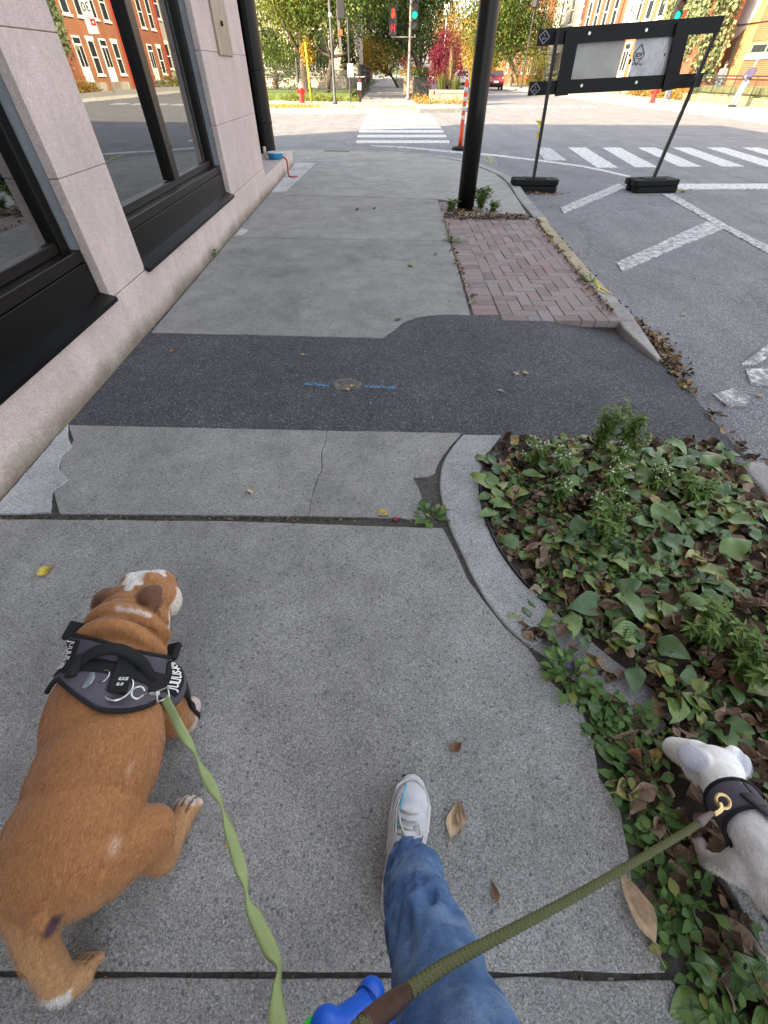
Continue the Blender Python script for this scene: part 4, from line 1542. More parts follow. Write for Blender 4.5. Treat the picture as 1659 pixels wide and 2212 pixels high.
def grass_tuft(name, c, n, h, spread, mat, label, group=None, wd=.012):
    m_ = MB()
    rg = random.Random(n)
    for k in range(n):
        a = rg.uniform(0, 2 * PI)
        r = rg.uniform(0, spread)
        L_ = h * rg.uniform(.6, 1.1)
        b = Vector((c[0] + r * .3 * math.cos(a), c[1] + r * .3 * math.sin(a), c[2]))
        tip = b + Vector((r * math.cos(a), r * math.sin(a), L_))
        mid = b.lerp(tip, .6) + Vector((0, 0, L_ * .12))
        s_ = Vector((-math.sin(a), math.cos(a), 0)) * wd
        m_.add([b - s_, b + s_, mid + s_ * .7, mid - s_ * .7, tip], [(0, 1, 2, 3), (3, 2, 4)])
    return tag(m_.build(name, mat), label, 'grass', group)


G_grass = leaf_mat('blades_green', [(0, (.06, .10, .02)), (.6, (.12, .16, .03)), (1, (.28, .24, .07))])
G_straw = leaf_mat('blades_straw', [(0, (.36, .27, .12)), (1, (.50, .38, .2))])
grass_tuft('grass_tuft', (pb_.x - .35, pb_.y - .35, pb_.z), 160, .75, .45, G_grass, 'green grass tuft at the left end of the wooden planter', 'planter grasses')
grass_tuft('grass_tuft', (pb_.x + .45, pb_.y - .35, pb_.z), 180, .65, .5, G_grass, 'bright green grass tuft drooping over the right end of the wooden planter', 'planter grasses')
grass_tuft('grass_tuft', (pb_.x + .12, pb_.y - .1, pb_.z), 90, 1.75, .3, G_straw, 'tall straw coloured grass in the middle of the wooden planter', 'planter grasses')


def bin_planter(px0, px1, pyt, pyb, Y, mat, label, name='planter_box'):
    a, b, tz = V(px0, pyb, Y), V(px1, pyb, Y), V(px0, pyt, Y).z
    e = empty(name, ((a.x + b.x) / 2, Y, FZ), 0, label, 'planter')
    n_ = 5
    w__ = (b.x - a.x) / n_
    for k in range(n_):
        MB().box(a.x + k * w__ + .005, a.x + (k + 1) * w__ - .005, Y, Y + .05, FZ, tz - .08).build('panel', mat, e, bevel=.006)
    MB().box(a.x - .03, b.x + .03, Y - .04, Y + .8, tz - .075, tz).build('rim', mat, e, bevel=.006)
    MB().box(a.x + .01, b.x - .01, Y + .055, Y + .75, FZ, tz - .08).build('soil', M_soil, e)
    return e


M_dk = plain('dark_planter', (.025, .03, .028), .6)
bin_planter(894, 931, 166, 197, 38.5, M_dk, 'dark grey planter box behind the wooden planter')
bin_planter(872, 893, 158, 178, 47, plain('pale_wood', (.4, .33, .25), .8), 'pale wooden planter box further along the verge')
for px, py, Y, r, mt, lb in ((912, 155, 38.8, (.7, .4, .45), L_green, 'dark green bush in the dark grey planter'), (882, 150, 47.3, (.8, .5, .35), L_yellow, 'yellow flowers in the pale wooden planter'), (875, 134, 50, (.6, .5, .7), L_red, 'small burgundy shrub in the distance beside the signal pole')):
    p = V(px, py, Y)
    o = leaf_cloud(crown_pts((p.x, p.y, p.z), r, 1300, 10, .3, int(px)), .08, 'planter_bush', mt)
    tag(o, lb, 'shrub')
# yellow and black bollard, bin on the verge
b0 = gp(1004, 210, FZ)
bo_ = empty('bollard', b0, 0, 'slim black bollard with yellow bands beside the wooden planter', 'bollard')
MB().lathe([(.06, 0), (.055, 1.2), (.03, 1.28), (.005, 1.29)], n=12).build('post', M_metal, bo_, world=False, smooth=True)
for z in (.72, .90, 1.08):
    MB().lathe([(.057, z), (.062, z + .005), (.062, z + .07), (.057, z + .075)], n=12, cap=False).build('yellow_band', M_tape, bo_, world=False)
b0 = V(918, 186, 44)
thing('litter_bin', MB().lathe([(.24, 0), (.25, 1.1), (.25, 1.12), (.2, 1.4), (.12, 1.45)], (V(919, 180, 44).x, 44, FZ), 14), M_metal, 'tall black litter bin against the street tree on the far verge', 'bin', bevel=.01)
# lamp post far up the street
lp = V(955, 170, 75)
la = empty('street_lamp', (lp.x, 75, FZ), 0, 'pale lantern street lamp against the sky far up the street', 'street lamp')
lz = V(957, 25, 75).z
MB().lathe([(.12, 0), (.07, .5), (.06, lz - .4)], n=10).build('post', M_sw, la, world=False)
MB().lathe([(.12, lz - .4), (.34, lz - .3), (.38, lz + .4), (.12, lz + .7), (.02, lz + 1.0)], n=8).build('lantern', plain('lantern_glass', (.55, .52, .45), .3), la, world=False)
l2 = V(1127, 182, 66)
la2 = copy_tree(la)
la2['label'] = 'dark street lamp post beside the red car'
la2.location = (l2.x, 66, FZ)
for ch in la2.children:
    ch.data = ch.data.copy()
    ch.data.materials[0] = M_iron


# ------------------------------------------------------------------ houses
def brickwork(name, c1, c2_, mortar, axis='x', sc=1.0):
    t = NT(name)
    sx = t.n('ShaderNodeSeparateXYZ')
    t.ln(t.co('World'), sx.inputs[0])
    cb = t.n('ShaderNodeCombineXYZ')
    t.ln(t.math('ADD', sx.outputs[0], sx.outputs[1]), cb.inputs[0])
    t.ln(sx.outputs[2], cb.inputs[1])
    b = t.n('ShaderNodeTexBrick')
    b.inputs['Scale'].default_value = 1.0
    b.inputs['Brick Width'].default_value = .24 * sc
    b.inputs['Row Height'].default_value = .085 * sc
    b.inputs['Mortar Size'].default_value = .012 * sc
    b.inputs['Color1'].default_value = (*c1, 1)
    b.inputs['Color2'].default_value = (*c2_, 1)
    b.inputs['Mortar'].default_value = (*mortar, 1)
    t.ln(cb.outputs[0], b.inputs['Vector'])
    c = t.mix(b.outputs['Color'], t.ramp(t.noise(.6, 4, .6, t.co('World')), [(.3, .8), (.7, 1.15)]), .7, 'MULTIPLY')
    t.bump(b.outputs['Fac'], -.4, .02)
    return t.fin(c, .85, 0, .2)


M_rb = brickwork('brick_red', (.30, .075, .035), (.25, .06, .03), (.26, .17, .11))
M_ob = brickwork('brick_orange', (.33, .10, .04), (.28, .08, .035), (.27, .19, .12))
M_yb = brickwork('brick_buff', (.40, .21, .085), (.36, .16, .06), (.42, .31, .18), sc=1.3)
M_gs = plain('grey_stone', (.33, .30, .25), .9, var=.25, scale=1.5, bump=.5)
M_ls = plain('pale_stone', (.46, .41, .32), .9, var=.2, scale=1.2, bump=.4)
M_trim = plain('white_trim', (.72, .70, .66), .6, var=.06)
M_gtrim = plain('green_trim', (.20, .28, .20), .5)
M_pane = glass_mat('far_glass', .10, 1.8)
M_pdark = plain('window_dark', (.03, .035, .04), .15, 0, .6)
M_slate = plain('slate_roof', (.09, .09, .095), .7, var=.3)


def win(par, X, y0, y1, z0, z1, trim=None, arch=False, sgn=-1, name='window', split=True):
    """sash window on a face at x = X looking towards -x"""
    trim = trim or M_trim
    f = MB().box(X - .05, X + .02, y0, y1, z0, z0 + .07).box(X - .05, X + .02, y0, y1, z1 - .09, z1).box(X - .05, X + .02, y0, y0 + .09, z0 + .071, z1 - .091).box(X - .05, X + .02, y1 - .09, y1, z0 + .071, z1 - .091)
    w_ = f.build(name, trim, par)
    MB().box(X - .02, X + .01, y0 + .09, y1 - .09, z0 + .07, z1 - .09).build('pane', M_pdark, w_)
    if split:
        zm = (z0 + z1) / 2
        MB().box(X - .045, X - .021, y0 + .0905, y1 - .0905, zm - .04, zm + .04).build('sash_bar', trim, w_)
    MB().box(X - .14, X + .0, y0 - .1, y1 + .1, z0 - .13, z0 - .003).build('sill', trim, w_)
    MB().box(X - .07, X + .0, y0 - .1, y1 + .1, z1 + .003, z1 + .2).build('lintel', trim, w_)
    return w_


def door(par, X, y0, y1, z0, z1, mat=None):
    mat = mat or M_trim
    d = MB().box(X - .06, X + .02, y0, y1, z0, z1).build('door', mat, par)
    ym_ = (y0 + y1) / 2
    MB().box(X - .075, X - .061, y0 + .12, ym_ - .06, z0 + .9, z1 - .55).box(X - .075, X - .061, ym_ + .06, y1 - .12, z0 + .9, z1 - .55).build('door_glass', M_pdark, d)
    MB().box(X - .075, X - .061, y0 + .12, y1 - .12, z1 - .42, z1 - .12).build('transom', M_pdark, d)
    MB().box(X - .9, X - .0, y0 - .2, y1 + .2, -.05, z0 - .003).build('door_step', M_gs, d)


def house(name, X, y0, y1, H, mat, label, group=None, depth=9, cornice=None):
    e = empty(name, (X, (y0 + y1) / 2, 0), 0, label, 'house', group)
    MB().box(X, X + depth, y0, y1, -.1, H).build('wall', mat, e)
    MB().box(X - .35, X + depth + .1, y0 - .04, y1 + .04, H + .002, H + .45).build('cornice', cornice or M_trim, e)
    return e


XR = 21.0
# the red brick row
for hi, (a, b, mt, lb) in enumerate(((48.5, 58.5, M_ob, 'red brick row house with tall white windows nearest the vines'), (58.5, 69.5, M_rb, 'red brick row house with tall white windows next further up the street'))):
    h_ = house('row_house', XR, a, b, 8.2, mt, lb, 'brick row houses on the right side')
    n_ = 4
    for k in range(n_):
        y_ = a + .9 + k * ((b - a - 1.0) / n_)
        win(h_, XR, y_, y_ + 1.15, 4.25, 6.35)
        if k in (1, 3):
            win(h_, XR, y_, y_ + 1.15, 1.0, 3.0)
        else:
            door(h_, XR, y_ - .1, y_ + 1.2, .55, 3.15)
    MB().tube([(XR - .08, b - .25, 0), (XR - .08, b - .25, 8.1)], .06, 6).build('downpipe', plain('red_pipe', (.45, .05, .03), .5), h_)
# vine-grown end house
ve = house('vine_house', XR - .2, 42.0, 48.48, 8.2, M_rb, 'brick end house almost wholly covered with pale green vines', depth=2.0)
n_ = 9000
p = np.stack([XR - .2 - RNG.gamma(1.5, .12, n_), RNG.uniform(41.9, 48.0, n_), RNG.uniform(1.2, 9.0, n_)], 1)
p = p[(p[:, 2] > 1.2 + .55 * np.abs(p[:, 1] - 45) + RNG.normal(size=len(p)) * .4)]
q_ = np.stack([RNG.uniform(20.8, 22.6, 1800), 41.95 - RNG.gamma(1.5, .1, 1800), RNG.uniform(1, 9, 1800)], 1)
o = leaf_cloud(np.concatenate([p, q_]), .24, 'vines', L_vine, ve, up=1.2, off=ve.location, aspect=.8)
o['kind'] = 'stuff'
# grey stone house with an outside stair
gs = house('stone_house', XR + .6, 69.6, 84, 9, M_gs, 'grey stone house with an outside staircase behind the barricade')
for k in range(3):
    y_ = 71 + k * 4.3
    win(gs, XR + .6, y_, y_ + 1.3, 5.2, 7.4)
    win(gs, XR + .6, y_, y_ + 1.3, 1.4, 3.4)
st = empty('outside_staircase', (XR - 1.2, 76, 0), 0, 'black iron outside staircase in front of the grey stone house', 'stairs')
for k in range(14):
    MB().box(XR - 1.4, XR - .3, 73.5 + k * .30, 73.5 + k * .30 + .29, .22 * k + .15, .22 * k + .21).build('step', M_trim if k % 2 else M_iron, st)
for sx_ in (XR - 1.42, XR - .28):
    MB().beam((sx_, 73.5, .1), (sx_, 77.7, 3.1), .05, .2).build('stringer', M_iron, st)
    MB().beam((sx_, 73.5, 1.1), (sx_, 77.7, 4.1), .04, .05).build('handrail', M_iron, st)
    for k in range(10):
        MB().beam((sx_, 73.6 + k * .43, .2 + k * .307), (sx_, 73.6 + k * .43, 1.15 + k * .307), .025, .025).build('baluster', M_iron, st)
MB().box(XR - 1.5, XR + .59, 77.7, 79.4, 3.0, 3.15).build('landing', M_trim, st)
# houses further along and the street's end
h_ = house('far_house', XR, 84.1, 110, 8.5, M_rb, 'red brick house behind the pale tree trunks')
for k in range(6):
    y_ = 85.3 + k * 4.1
    win(h_, XR, y_, y_ + 1.4, 4.9, 7.1)
    win(h_, XR, y_, y_ + 1.4, 1.2, 3.4)
MB().box(XR - 1.3, XR - .01, 86, 92, 3.75, 3.9).build('balcony', M_trim, h_)
h_ = house('far_house', 17.5, 112, 150, 9.5, M_yb, 'buff brick house in sunlight behind the black pole', depth=14)
for k in range(6):
    y_ = 114 + k * 5.6
    win(h_, 17.5, y_, y_ + 1.6, 5.4, 7.8)
    win(h_, 17.5, y_, y_ + 1.6, 1.2, 3.6)
eb = V(990, 62, 160)
e = empty('end_house', (eb.x, 160, 0), 0, 'red brick building closing the far end of the street', 'house')
MB().box(eb.x - 4.5, eb.x + 8, 160, 172, -.1, eb.z - .6).build('wall', M_rb, e)
MB().box(eb.x - 4.8, eb.x + 8.2, 159.7, 172.2, eb.z - .59, eb.z + .3).build('cornice', M_ls, e)
for k in range(4):
    for z in (1.5, 6):
        f_ = MB().box(eb.x - 3.6 + k * 2.6, eb.x - 2.2 + k * 2.6, 159.9, 160.02, z, z + 2.4).build('window', M_trim, e)
        MB().box(eb.x - 3.5 + k * 2.6, eb.x - 2.3 + k * 2.6, 159.86, 159.895, z + .1, z + 2.3).build('pane', M_pdark, f_)
# modern buff-brick building behind the low wall, green windows, round white disc
XM = 24.0
mb_ = empty('brick_building', (XM, 34, 0), 0, 'sunlit buff and red brick building with green framed windows behind the low wall', 'building')
MB().box(XM, XM + 12, 20, 45.3, -.1, 8).build('wall', M_yb, mb_)
pz = MB()
for y_ in (37.0, 33.4):
    pass


def wpt(px, py, x_=XM):
    return at_x(px, py, x_)


def mwin(px0, px1, py0, py1, name='window'):
    a, b = wpt(px0, py1), wpt(px1, py0)
    y0_, y1_, z0_, z1_ = min(a.y, b.y), max(a.y, b.y), min(a.z, b.z), max(a.z, b.z)
    f = MB().box(XM - .05, XM + .02, y0_, y1_, z0_, z0_ + .09).box(XM - .05, XM + .02, y0_, y1_, z1_ - .09, z1_).box(XM - .05, XM + .02, y0_, y0_ + .1, z0_ + .091, z1_ - .091).box(XM - .05, XM + .02, y1_ - .1, y1_, z0_ + .091, z1_ - .091).build(name, M_gtrim, mb_)
    MB().box(XM - .02, XM + .01, y0_ + .1, y1_ - .1, z0_ + .09, z1_ - .09).build('pane', M_pdark, f)
    return f, (y0_, y1_, z0_, z1_)


f_, (ya, yb_, za, zb_) = mwin(1618, 1700, 88, 118)
MB().box(XM - .045, XM - .021, (ya + yb_) / 2 - .06, (ya + yb_) / 2 + .06, za + .091, zb_ - .091).build('mullion', M_gtrim, f_)
MB().box(XM - .12, XM, ya - .15, yb_ + .15, za - .22, za - .003).build('sill', M_trim, f_)
# red brick bands round that window
for z0_, z1_ in ((.4, za - .25), (zb_ + .1, 5.2)):
    MB().box(XM - .03, XM - .001, ya - .3, yb_ + .3, z0_, z1_).build('red_brick_panel', M_ob, mb_)
mwin(1562, 1592, 88, 170, 'door')
mwin(1510, 1534, 95, 172, 'door')
a = wpt(1512, 150)
MB().box(XM - .08, XM - .055, a.y - .5, a.y + .35, a.z - .3, a.z + .3).build('notice', M_trim, mb_)
a = wpt(1533, 150)
MB().box(XM - .03, XM - .001, a.y - .35, a.y + .35, a.z - .35, a.z + .35).build('notice', M_trim, mb_)
a, b = wpt(1558, 120), wpt(1545, 165)
MB().beam((XM - .03, a.y, a.z), (XM - .03, a.y, .3), .06, .06, (0, 1, 0)).build('downpipe', plain('brown_pipe', (.2, .05, .03), .6), mb_)
# flat white disc on the brick wall, brown strokes on it
mc = wpt(1598, 5)
m = MB()
ring = [(XM - .022, mc.y + 2.6 * math.cos(a), mc.z + 1.9 * math.sin(a)) for a in [2 * PI * k / 32 for k in range(32)]]
m.add(ring + [(XM - .002, y_, z_) for _, y_, z_ in ring], [tuple(range(31, -1, -1))] + [(k, (k + 1) % 32, 32 + (k + 1) % 32, 32 + k) for k in range(32)])
mu = m.build('white_disc', plain('disc_white', (.80, .80, .78), .6, var=.03), mb_)
m = MB()
for k in range(9):
    y0_ = mc.y + 1.2 - k * .22
    m.beam((XM - .026, y0_, mc.z - .5 + .1 * k), (XM - .026, y0_ - .5 + .12 * k, mc.z + 1.0), .05, .006, (1, 0, 0))
m.build('brown_strokes', plain('stroke_brown', (.45, .20, .12), .7), mu)
MB().tube([(XM - .06, 20, wpt(1640, 48).z), (XM - .06, 44, wpt(1640, 48).z)], .025, 5).build('cable', M_iron, mb_)

# low stone wall with iron rail fence on it
wa = empty('low_wall', (19.9, 34, FZ), 0, 'low mossy stone wall along the right sidewalk', 'wall')
M_moss = plain('mossy_stone', (.24, .22, .12), .9, var=.35, scale=2, bump=.5)
y_ = 22.0
k = 0
while y_ < 39.6:
    L_ = 1.1 + .5 * ((k * 37) % 10) / 10
    MB().box(19.75, 20.15, y_ + .01, y_ + L_ - .01, FZ - .02, FZ + .30 + .02 * (k % 3)).build('wall_stone', M_moss, wa, bevel=.03)
    y_ += L_
    k += 1
rf = empty('rail_fence', (19.95, 31, FZ + .3), 0, 'black tube rail fence with wire mesh on the low stone wall', 'fence')
zt_ = 1.2
for z in (zt_, zt_ - .13, .48):
    MB().tube([(19.95, 22, z), (19.95, 38.6, z)], .03, 6).build('rail', M_iron, rf)
for k in range(9):
    MB().tube([(19.95, 22.2 + k * 2.05, .3), (19.95, 22.2 + k * 2.05, zt_)], .03, 6).build('post', M_iron, rf)
m = MB()
for k in range(150):
    y_ = 22 + k * .11
    m.beam((19.955, y_, .5), (19.955, y_ + .6, zt_ - .13), .006, .006).beam((19.965, y_ + .6, .5), (19.965, y_, zt_ - .13), .006, .006)
o = m.build('wire_mesh', M_iron, rf)
# mossy yard bank behind the fence
struct('yard_bank', MB().prism([(20.3, 22), (23.6, 22), (23.6, 40), (20.3, 40)], 0, .75), plain('bank_moss', (.20, .21, .09), .95, var=.4, scale=3, bump=.5))
pts = np.stack([RNG.uniform(19.2, 20.6, 3000), RNG.uniform(39.2, 48, 3000), FZ + RNG.gamma(2, .14, 3000)], 1)
o = leaf_cloud(pts, .15, 'dry_plants', L_orange, None)
tag(o, 'dry orange and yellow plants at the foot of the vine house', 'plants', kind='stuff')
pts = np.stack([RNG.uniform(19.0, 20.7, 1500), RNG.uniform(62, 84, 1500), FZ + RNG.gamma(2, .2, 1500)], 1)
o = leaf_cloud(pts, .22, 'front_garden_plants', L_lime, None)
tag(o, 'yellow-green front garden plants before the grey stone house', 'plants', kind='stuff')

# pale stone house behind the garden on the left
sh_ = empty('stone_villa', (-8, 50, gz), 0, 'pale stone house half hidden behind the garden trees', 'house')
MB().box(-26, -2.4, 50, 62, 0, 9).build('wall', M_ls, sh_)
MB().box(-26.3, -2.1, 49.7, 62.3, 9.01, 9.6).build('cornice', M_ls, sh_)
for k in range(5):
    xx = -6.0 - k * 4.0
    for z0_, z1_ in ((1.4, 3.6), (5.0, 7.2)):
        f_ = MB().box(xx, xx + 1.4, 49.93, 50.03, z0_, z1_).build('window', M_trim, sh_)
        MB().box(xx + .1, xx + 1.3, 49.90, 49.925, z0_ + .1, z1_ - .1).build('pane', M_pdark, f_)
        MB().box(xx - .2, xx + 1.6, 49.75, 49.99, z0_ - .3, z0_ - .01).build('sill', M_ls, f_)
po = MB().box(-5.6, -2.8, 47.4, 49.9, gz, 1.3)
po.build('porch', M_ls, sh_)
for k in range(5):
    MB().box(-5.2 - .05 * k, -3.2 + .05 * k, 47.4 - .35 * (k + 1), 47.4 - .35 * k - .01, gz, 1.3 - .19 * (k + 1)).build('porch_step', M_ls, sh_)
for xx in (-5.4, -3.0):
    MB().lathe([(.25, 1.3), (.2, 1.6), (.18, 4.2), (.28, 4.5)], (xx, 47.7, 0), 12).build('porch_column', M_ls, sh_)
MB().box(-5.8, -2.6, 47.3, 49.95, 4.5, 4.95).build('porch_roof', M_ls, sh_)
# terraces far behind on the left and right so that the street closes
lt = empty('far_terrace', (-4, 75, 0), 0, 'brick terrace behind the trees along the far sidewalk', 'house')
MB().box(-16, -3.5, 66, 150, 0, 9).build('wall', M_rb, lt)
for k in range(10):
    y_ = 68 + k * 8
    for z in (1.5, 5.2):
        f_ = MB().box(-3.52, -3.42, y_, y_ + 1.4, z, z + 2.2).build('window', M_trim, lt)
        MB().box(-3.418, -3.40, y_ + .1, y_ + 1.3, z + .1, z + 2.1).build('pane', M_pdark, f_)

# ------------------------------------------------------------------ cars
def car(name, base, rz, paint, label, hatch=True):
    e = empty(name, base, rz, label, 'car')
    L_, W_ = 3.9, 1.68
    prof = [(-1.95, .42), (-1.97, .75), (-1.90, .98), (-1.72, 1.10), (-1.45, 1.47), (-.6, 1.53), (.35, 1.46), (1.0, 1.02), (1.75, .88), (1.95, .68), (1.97, .40), (1.4, .22), (-1.5, .22)]
    v, f = [], []
    secs = [(-.84, .86), (-.80, .95), (-.70, .985), (0, 1.0), (.70, .985), (.80, .95), (.84, .86)]
    for wx, sc_ in secs:
        for y_, z in prof:
            # the cabin leans in
            lean_ = 1.0 - max(0, z - .95) * .36
            v.append((wx * lean_, y_ * (sc_ * .35 + .65), .22 + (z - .22) * (.9 + .1 * sc_ if z > 1.0 else 1)))
    n_ = len(prof)
    for i_ in range(len(secs) - 1):
        for j in range(n_):
            a_, b_2 = i_ * n_ + j, i_ * n_ + (j + 1) % n_
            f.append((a_, b_2, b_2 + n_, a_ + n_))
    f.append(tuple(range(n_ - 1, -1, -1)))
    f.append(tuple(range((len(secs) - 1) * n_, len(secs) * n_)))
    b = MB().add(v, f).build('body', paint, e, world=False, smooth=True)
    s_ = b.modifiers.new('s', 'SUBSURF')
    s_.levels = s_.render_levels = 2
    # the rear faces -y
    rw = MB()
    rw.add([(-.52, -1.50, 1.37), (.52, -1.50, 1.37), (.60, -1.77, 1.06), (-.60, -1.77, 1.06)], [(0, 1, 2, 3)])
    rwo = rw.build('rear_window', M_pdark, e, world=False)
    rwo.modifiers.new('s', 'SOLIDIFY').thickness = .05
    for sx_ in (-1, 1):
        MB().ell((sx_ * .66, -1.82, .92), (.13, .10, .12), seg=12, rings=8).build('tail_light', plain('tail_lamp', (.55, .25, .22), .25), e, world=False, smooth=True)
        for yw in (-1.2, 1.22):
            wv = MB().tube([(sx_ * .66, yw, .30), (sx_ * .84, yw, .30)], [.30, .30], 20).build('wheel', M_rub, e, world=False, bevel=.02)
            MB().tube([(sx_ * .842, yw, .30), (sx_ * .85, yw, .30)], [.19, .17], 14).build('rim', M_galv, wv, world=False)
        sw = MB().add([(sx_ * .74, -1.2, 1.05), (sx_ * .62, -1.1, 1.40), (sx_ * .64, .2, 1.40), (sx_ * .76, .75, 1.05)], [(0, 1, 2, 3)]).build('side_window', M_pdark, e, world=False)
        sw.modifiers.new('s', 'SOLIDIFY').thickness = .04
    MB().box(-.26, .26, -1.965, -1.94, .58, .74).build('licence_plate', M_trim, e, world=False)
    MB().box(-.70, .70, -1.955, -1.6, .36, .50).build('bumper', M_metal, e, world=False, bevel=.03)
    return e


def carpaint(name, col):
    t = NT(name)
    return t.fin(col, .25, .2, .5, Coat_Weight=.6)


rc = gp(1072, 196, ROAD_Z)
car('parked_car', (rc.x, rc.y + 2, ROAD_Z), -.06, carpaint('paint_red', (.20, .012, .025)), 'dark red hatchback seen from behind up the street')
sc2 = gp(1012, 178, ROAD_Z)
p = V(1016, 178, 64)
car('parked_car', (p.x, 72, ROAD_Z), -.04, carpaint('paint_silver', (.42, .45, .50)), 'silver car half hidden left of the black pole')

# ------------------------------------------------------------------ people across the street
M_skin = plain('skin', (.46, .27, .19), .55, var=.06)
M_navy = plain('navy_cloth', (.055, .05, .09), .85, bump=.3)
M_pale = plain('pale_denim', (.18, .22, .26), .85, bump=.3)
M_shoe_d = plain('dark_shoe', (.03, .025, .03), .6)
M_wshoe = plain('white_shoe', (.7, .7, .68), .6)
M_gcloth = plain('grey_cloth', (.12, .12, .13), .85)
M_hair = plain('dark_hair', (.03, .02, .015), .7)


def person(base, rz, lean, label, top, bottom, shoes, cap_mat, H=1.74, arms='crossed', cross=False):
    """standing figure; lean tips the body backwards about the feet (radians)"""
    e = empty('person', base, 0, label, 'person', 'people across the street')
    R_ = Matrix.Rotation(rz, 3, 'Z') @ Matrix.Rotation(lean, 3, 'X')
    k = H / 1.74
    T = lambda x, y, z: R_ @ (Vector((x, y, z)) * k)
    b = MB()
    # body: head, neck, hands, torso and legs as one skin
    b.ell(T(0, .02, 1.63), (.075 * k, .09 * k, .115 * k))
    b.cap(T(0, .0, 1.40), .055 * k, T(0, .01, 1.55), .05 * k)
    b.cap(T(0, 0, 1.02), .13 * k, T(0, 0, 1.34), .14 * k)
    b.ell(T(0, .10, 1.62), (.014, .02, .03))
    if arms == 'crossed':
        ar = [((-.19, .0, 1.38), (-.24, .08, 1.13), (.02, .2, 1.12)), ((.19, 0, 1.38), (.24, .08, 1.12), (-.02, .2, 1.07))]
    else:
        ar = [((-.19, .0, 1.38), (-.24, -.02, 1.12), (-.24, .08, .88)), ((.19, 0, 1.38), (.24, -.02, 1.12), (.24, .08, .88))]
    fx = .10
    feet = [(-fx, .0, .06), (fx, .06 if not cross else .02, .06)]
    knees = [(-.10, .04, .50), (.10, .05, .50)]
    for a_ in ar:
        b.cap(T(*a_[0]), .05 * k, T(*a_[1]), .042 * k)
        b.cap(T(*a_[1]), .042 * k, T(*a_[2]), .03 * k)
        b.ell(T(*a_[2]), (.035, .03, .05))
    for kn, ft, s_ in zip(knees, feet, (-1, 1)):
        b.cap(T(s_ * .09, 0, .95), .085 * k, T(*kn), .06 * k)
        b.cap(T(*kn), .06 * k, T(*ft), .04 * k)
    blob('body', b, M_skin, e, .018, 3)
    j = MB()
    j.cap(T(0, 0, .98), .165 * k, T(0, 0, 1.32), .17 * k)
    j.ell(T(0, 0, 1.38), (.21 * k, .13 * k, .09 * k), (lean, 0, rz))
    for a_ in ar:
        j.cap(T(*a_[0]), .072 * k, T(*a_[1]), .062 * k)
        j.cap(T(*a_[1]), .062 * k, T(*[a_[1][i_] + .8 * (a_[2][i_] - a_[1][i_]) for i_ in range(3)]), .048 * k)
    blob('jacket', j, top, e, .018, 3)
    t_ = MB()
    t_.ell(T(0, 0, .95), (.17 * k, .13 * k, .12 * k))
    for kn, ft, s_ in zip(knees, feet, (-1, 1)):
        t_.cap(T(s_ * .09, 0, .93), .105 * k, T(*kn), .08 * k)
        t_.cap(T(*kn), .08 * k, T(ft[0], ft[1], .10), .065 * k)
    blob('trousers', t_, bottom, e, .018, 3)
    for ft in feet:
        s_ = MB()
        c_ = R_ @ (Vector(ft) * k)
        d_ = Matrix.Rotation(rz, 3, 'Z') @ Vector((0, 1, 0))
        s_.cap(Vector((c_.x, c_.y, .05)) - d_ * .04, .05, Vector((c_.x, c_.y, .04)) + d_ * .15, .042)
        blob('shoe', s_, shoes, e, .015, 2)
    hm = MB()
    hm.ell(T(0, .0, 1.68), (.085 * k, .10 * k, .085 * k), (lean, 0, rz))
    if cap_mat is not M_hair:
        hm.ell(T(0, .11, 1.685), (.06 * k, .07 * k, .012), (lean, 0, rz))
    blob('cap' if cap_mat is not M_hair else 'hair', hm, cap_mat, e, .012, 2)
    for ch in e.children:    # the figure was built round the origin
        ch.data.transform(Matrix.Translation(Vector(base)))
    return e


pb0 = gp(1583, 231, FZ)
person(pb0, PI / 2 + .25, RAD(9), 'person in a dark top and cap leaning back against the fence rail, arms folded', M_navy, M_pale, M_shoe_d, M_gcloth)
pb1 = gp(1437, 219, FZ)
person(pb1, -.8, 0, 'person in pale jeans and white shoes, only the legs showing below the barricade', M_gcloth, M_pale, M_wshoe, M_hair, arms='down')
pb2 = gp(1536, 220, FZ)
person(pb2, -1.0, 0, 'person in dark clothes walking behind the right barricade post', M_gcloth, M_pale, M_wshoe, M_hair, arms='down')


# ------------------------------------------------------------------ bulldog
def fur_mat(name, grain=(260, 60), dark=.58, light=1.36):
    t = NT(name)
    c = t.attr('Col')
    co = t.co('Object')
    mp = t.n('ShaderNodeMapping')
    mp.inputs['Scale'].default_value = (1, .30, .5)
    t.ln(co, mp.inputs[0])
    h1 = t.noise(420, 3, .75, mp.outputs[0], .6)
    h2 = t.noise(95, 4, .7, mp.outputs[0], 1.0)
    c = t.mix(c, t.ramp(h1, [(.32, dark), (.68, light)]), .9, 'MULTIPLY')
    c = t.mix(c, t.ramp(h2, [(.3, .84), (.7, 1.14)]), .7, 'MULTIPLY')
    t.bump(h1, .5, .004)
    t.fin(c, .62, 0, .25)
    t.b.inputs['Sheen Weight'].default_value = .18
    t.b.inputs['Sheen Roughness'].default_value = .5
    return t.m


def hair_mat(name):
    t = NT(name)
    c = t.attr('Col')
    h_ = t.n('ShaderNodeHairInfo')
    c = t.mix(c, t.ramp(h_.outputs['Random'], [(0, .55), (.5, 1.0), (1, 1.5)]), .8, 'MULTIPLY')
    return t.fin(c, .55, 0, .3)


M_hairs = hair_mat('coat_hair')


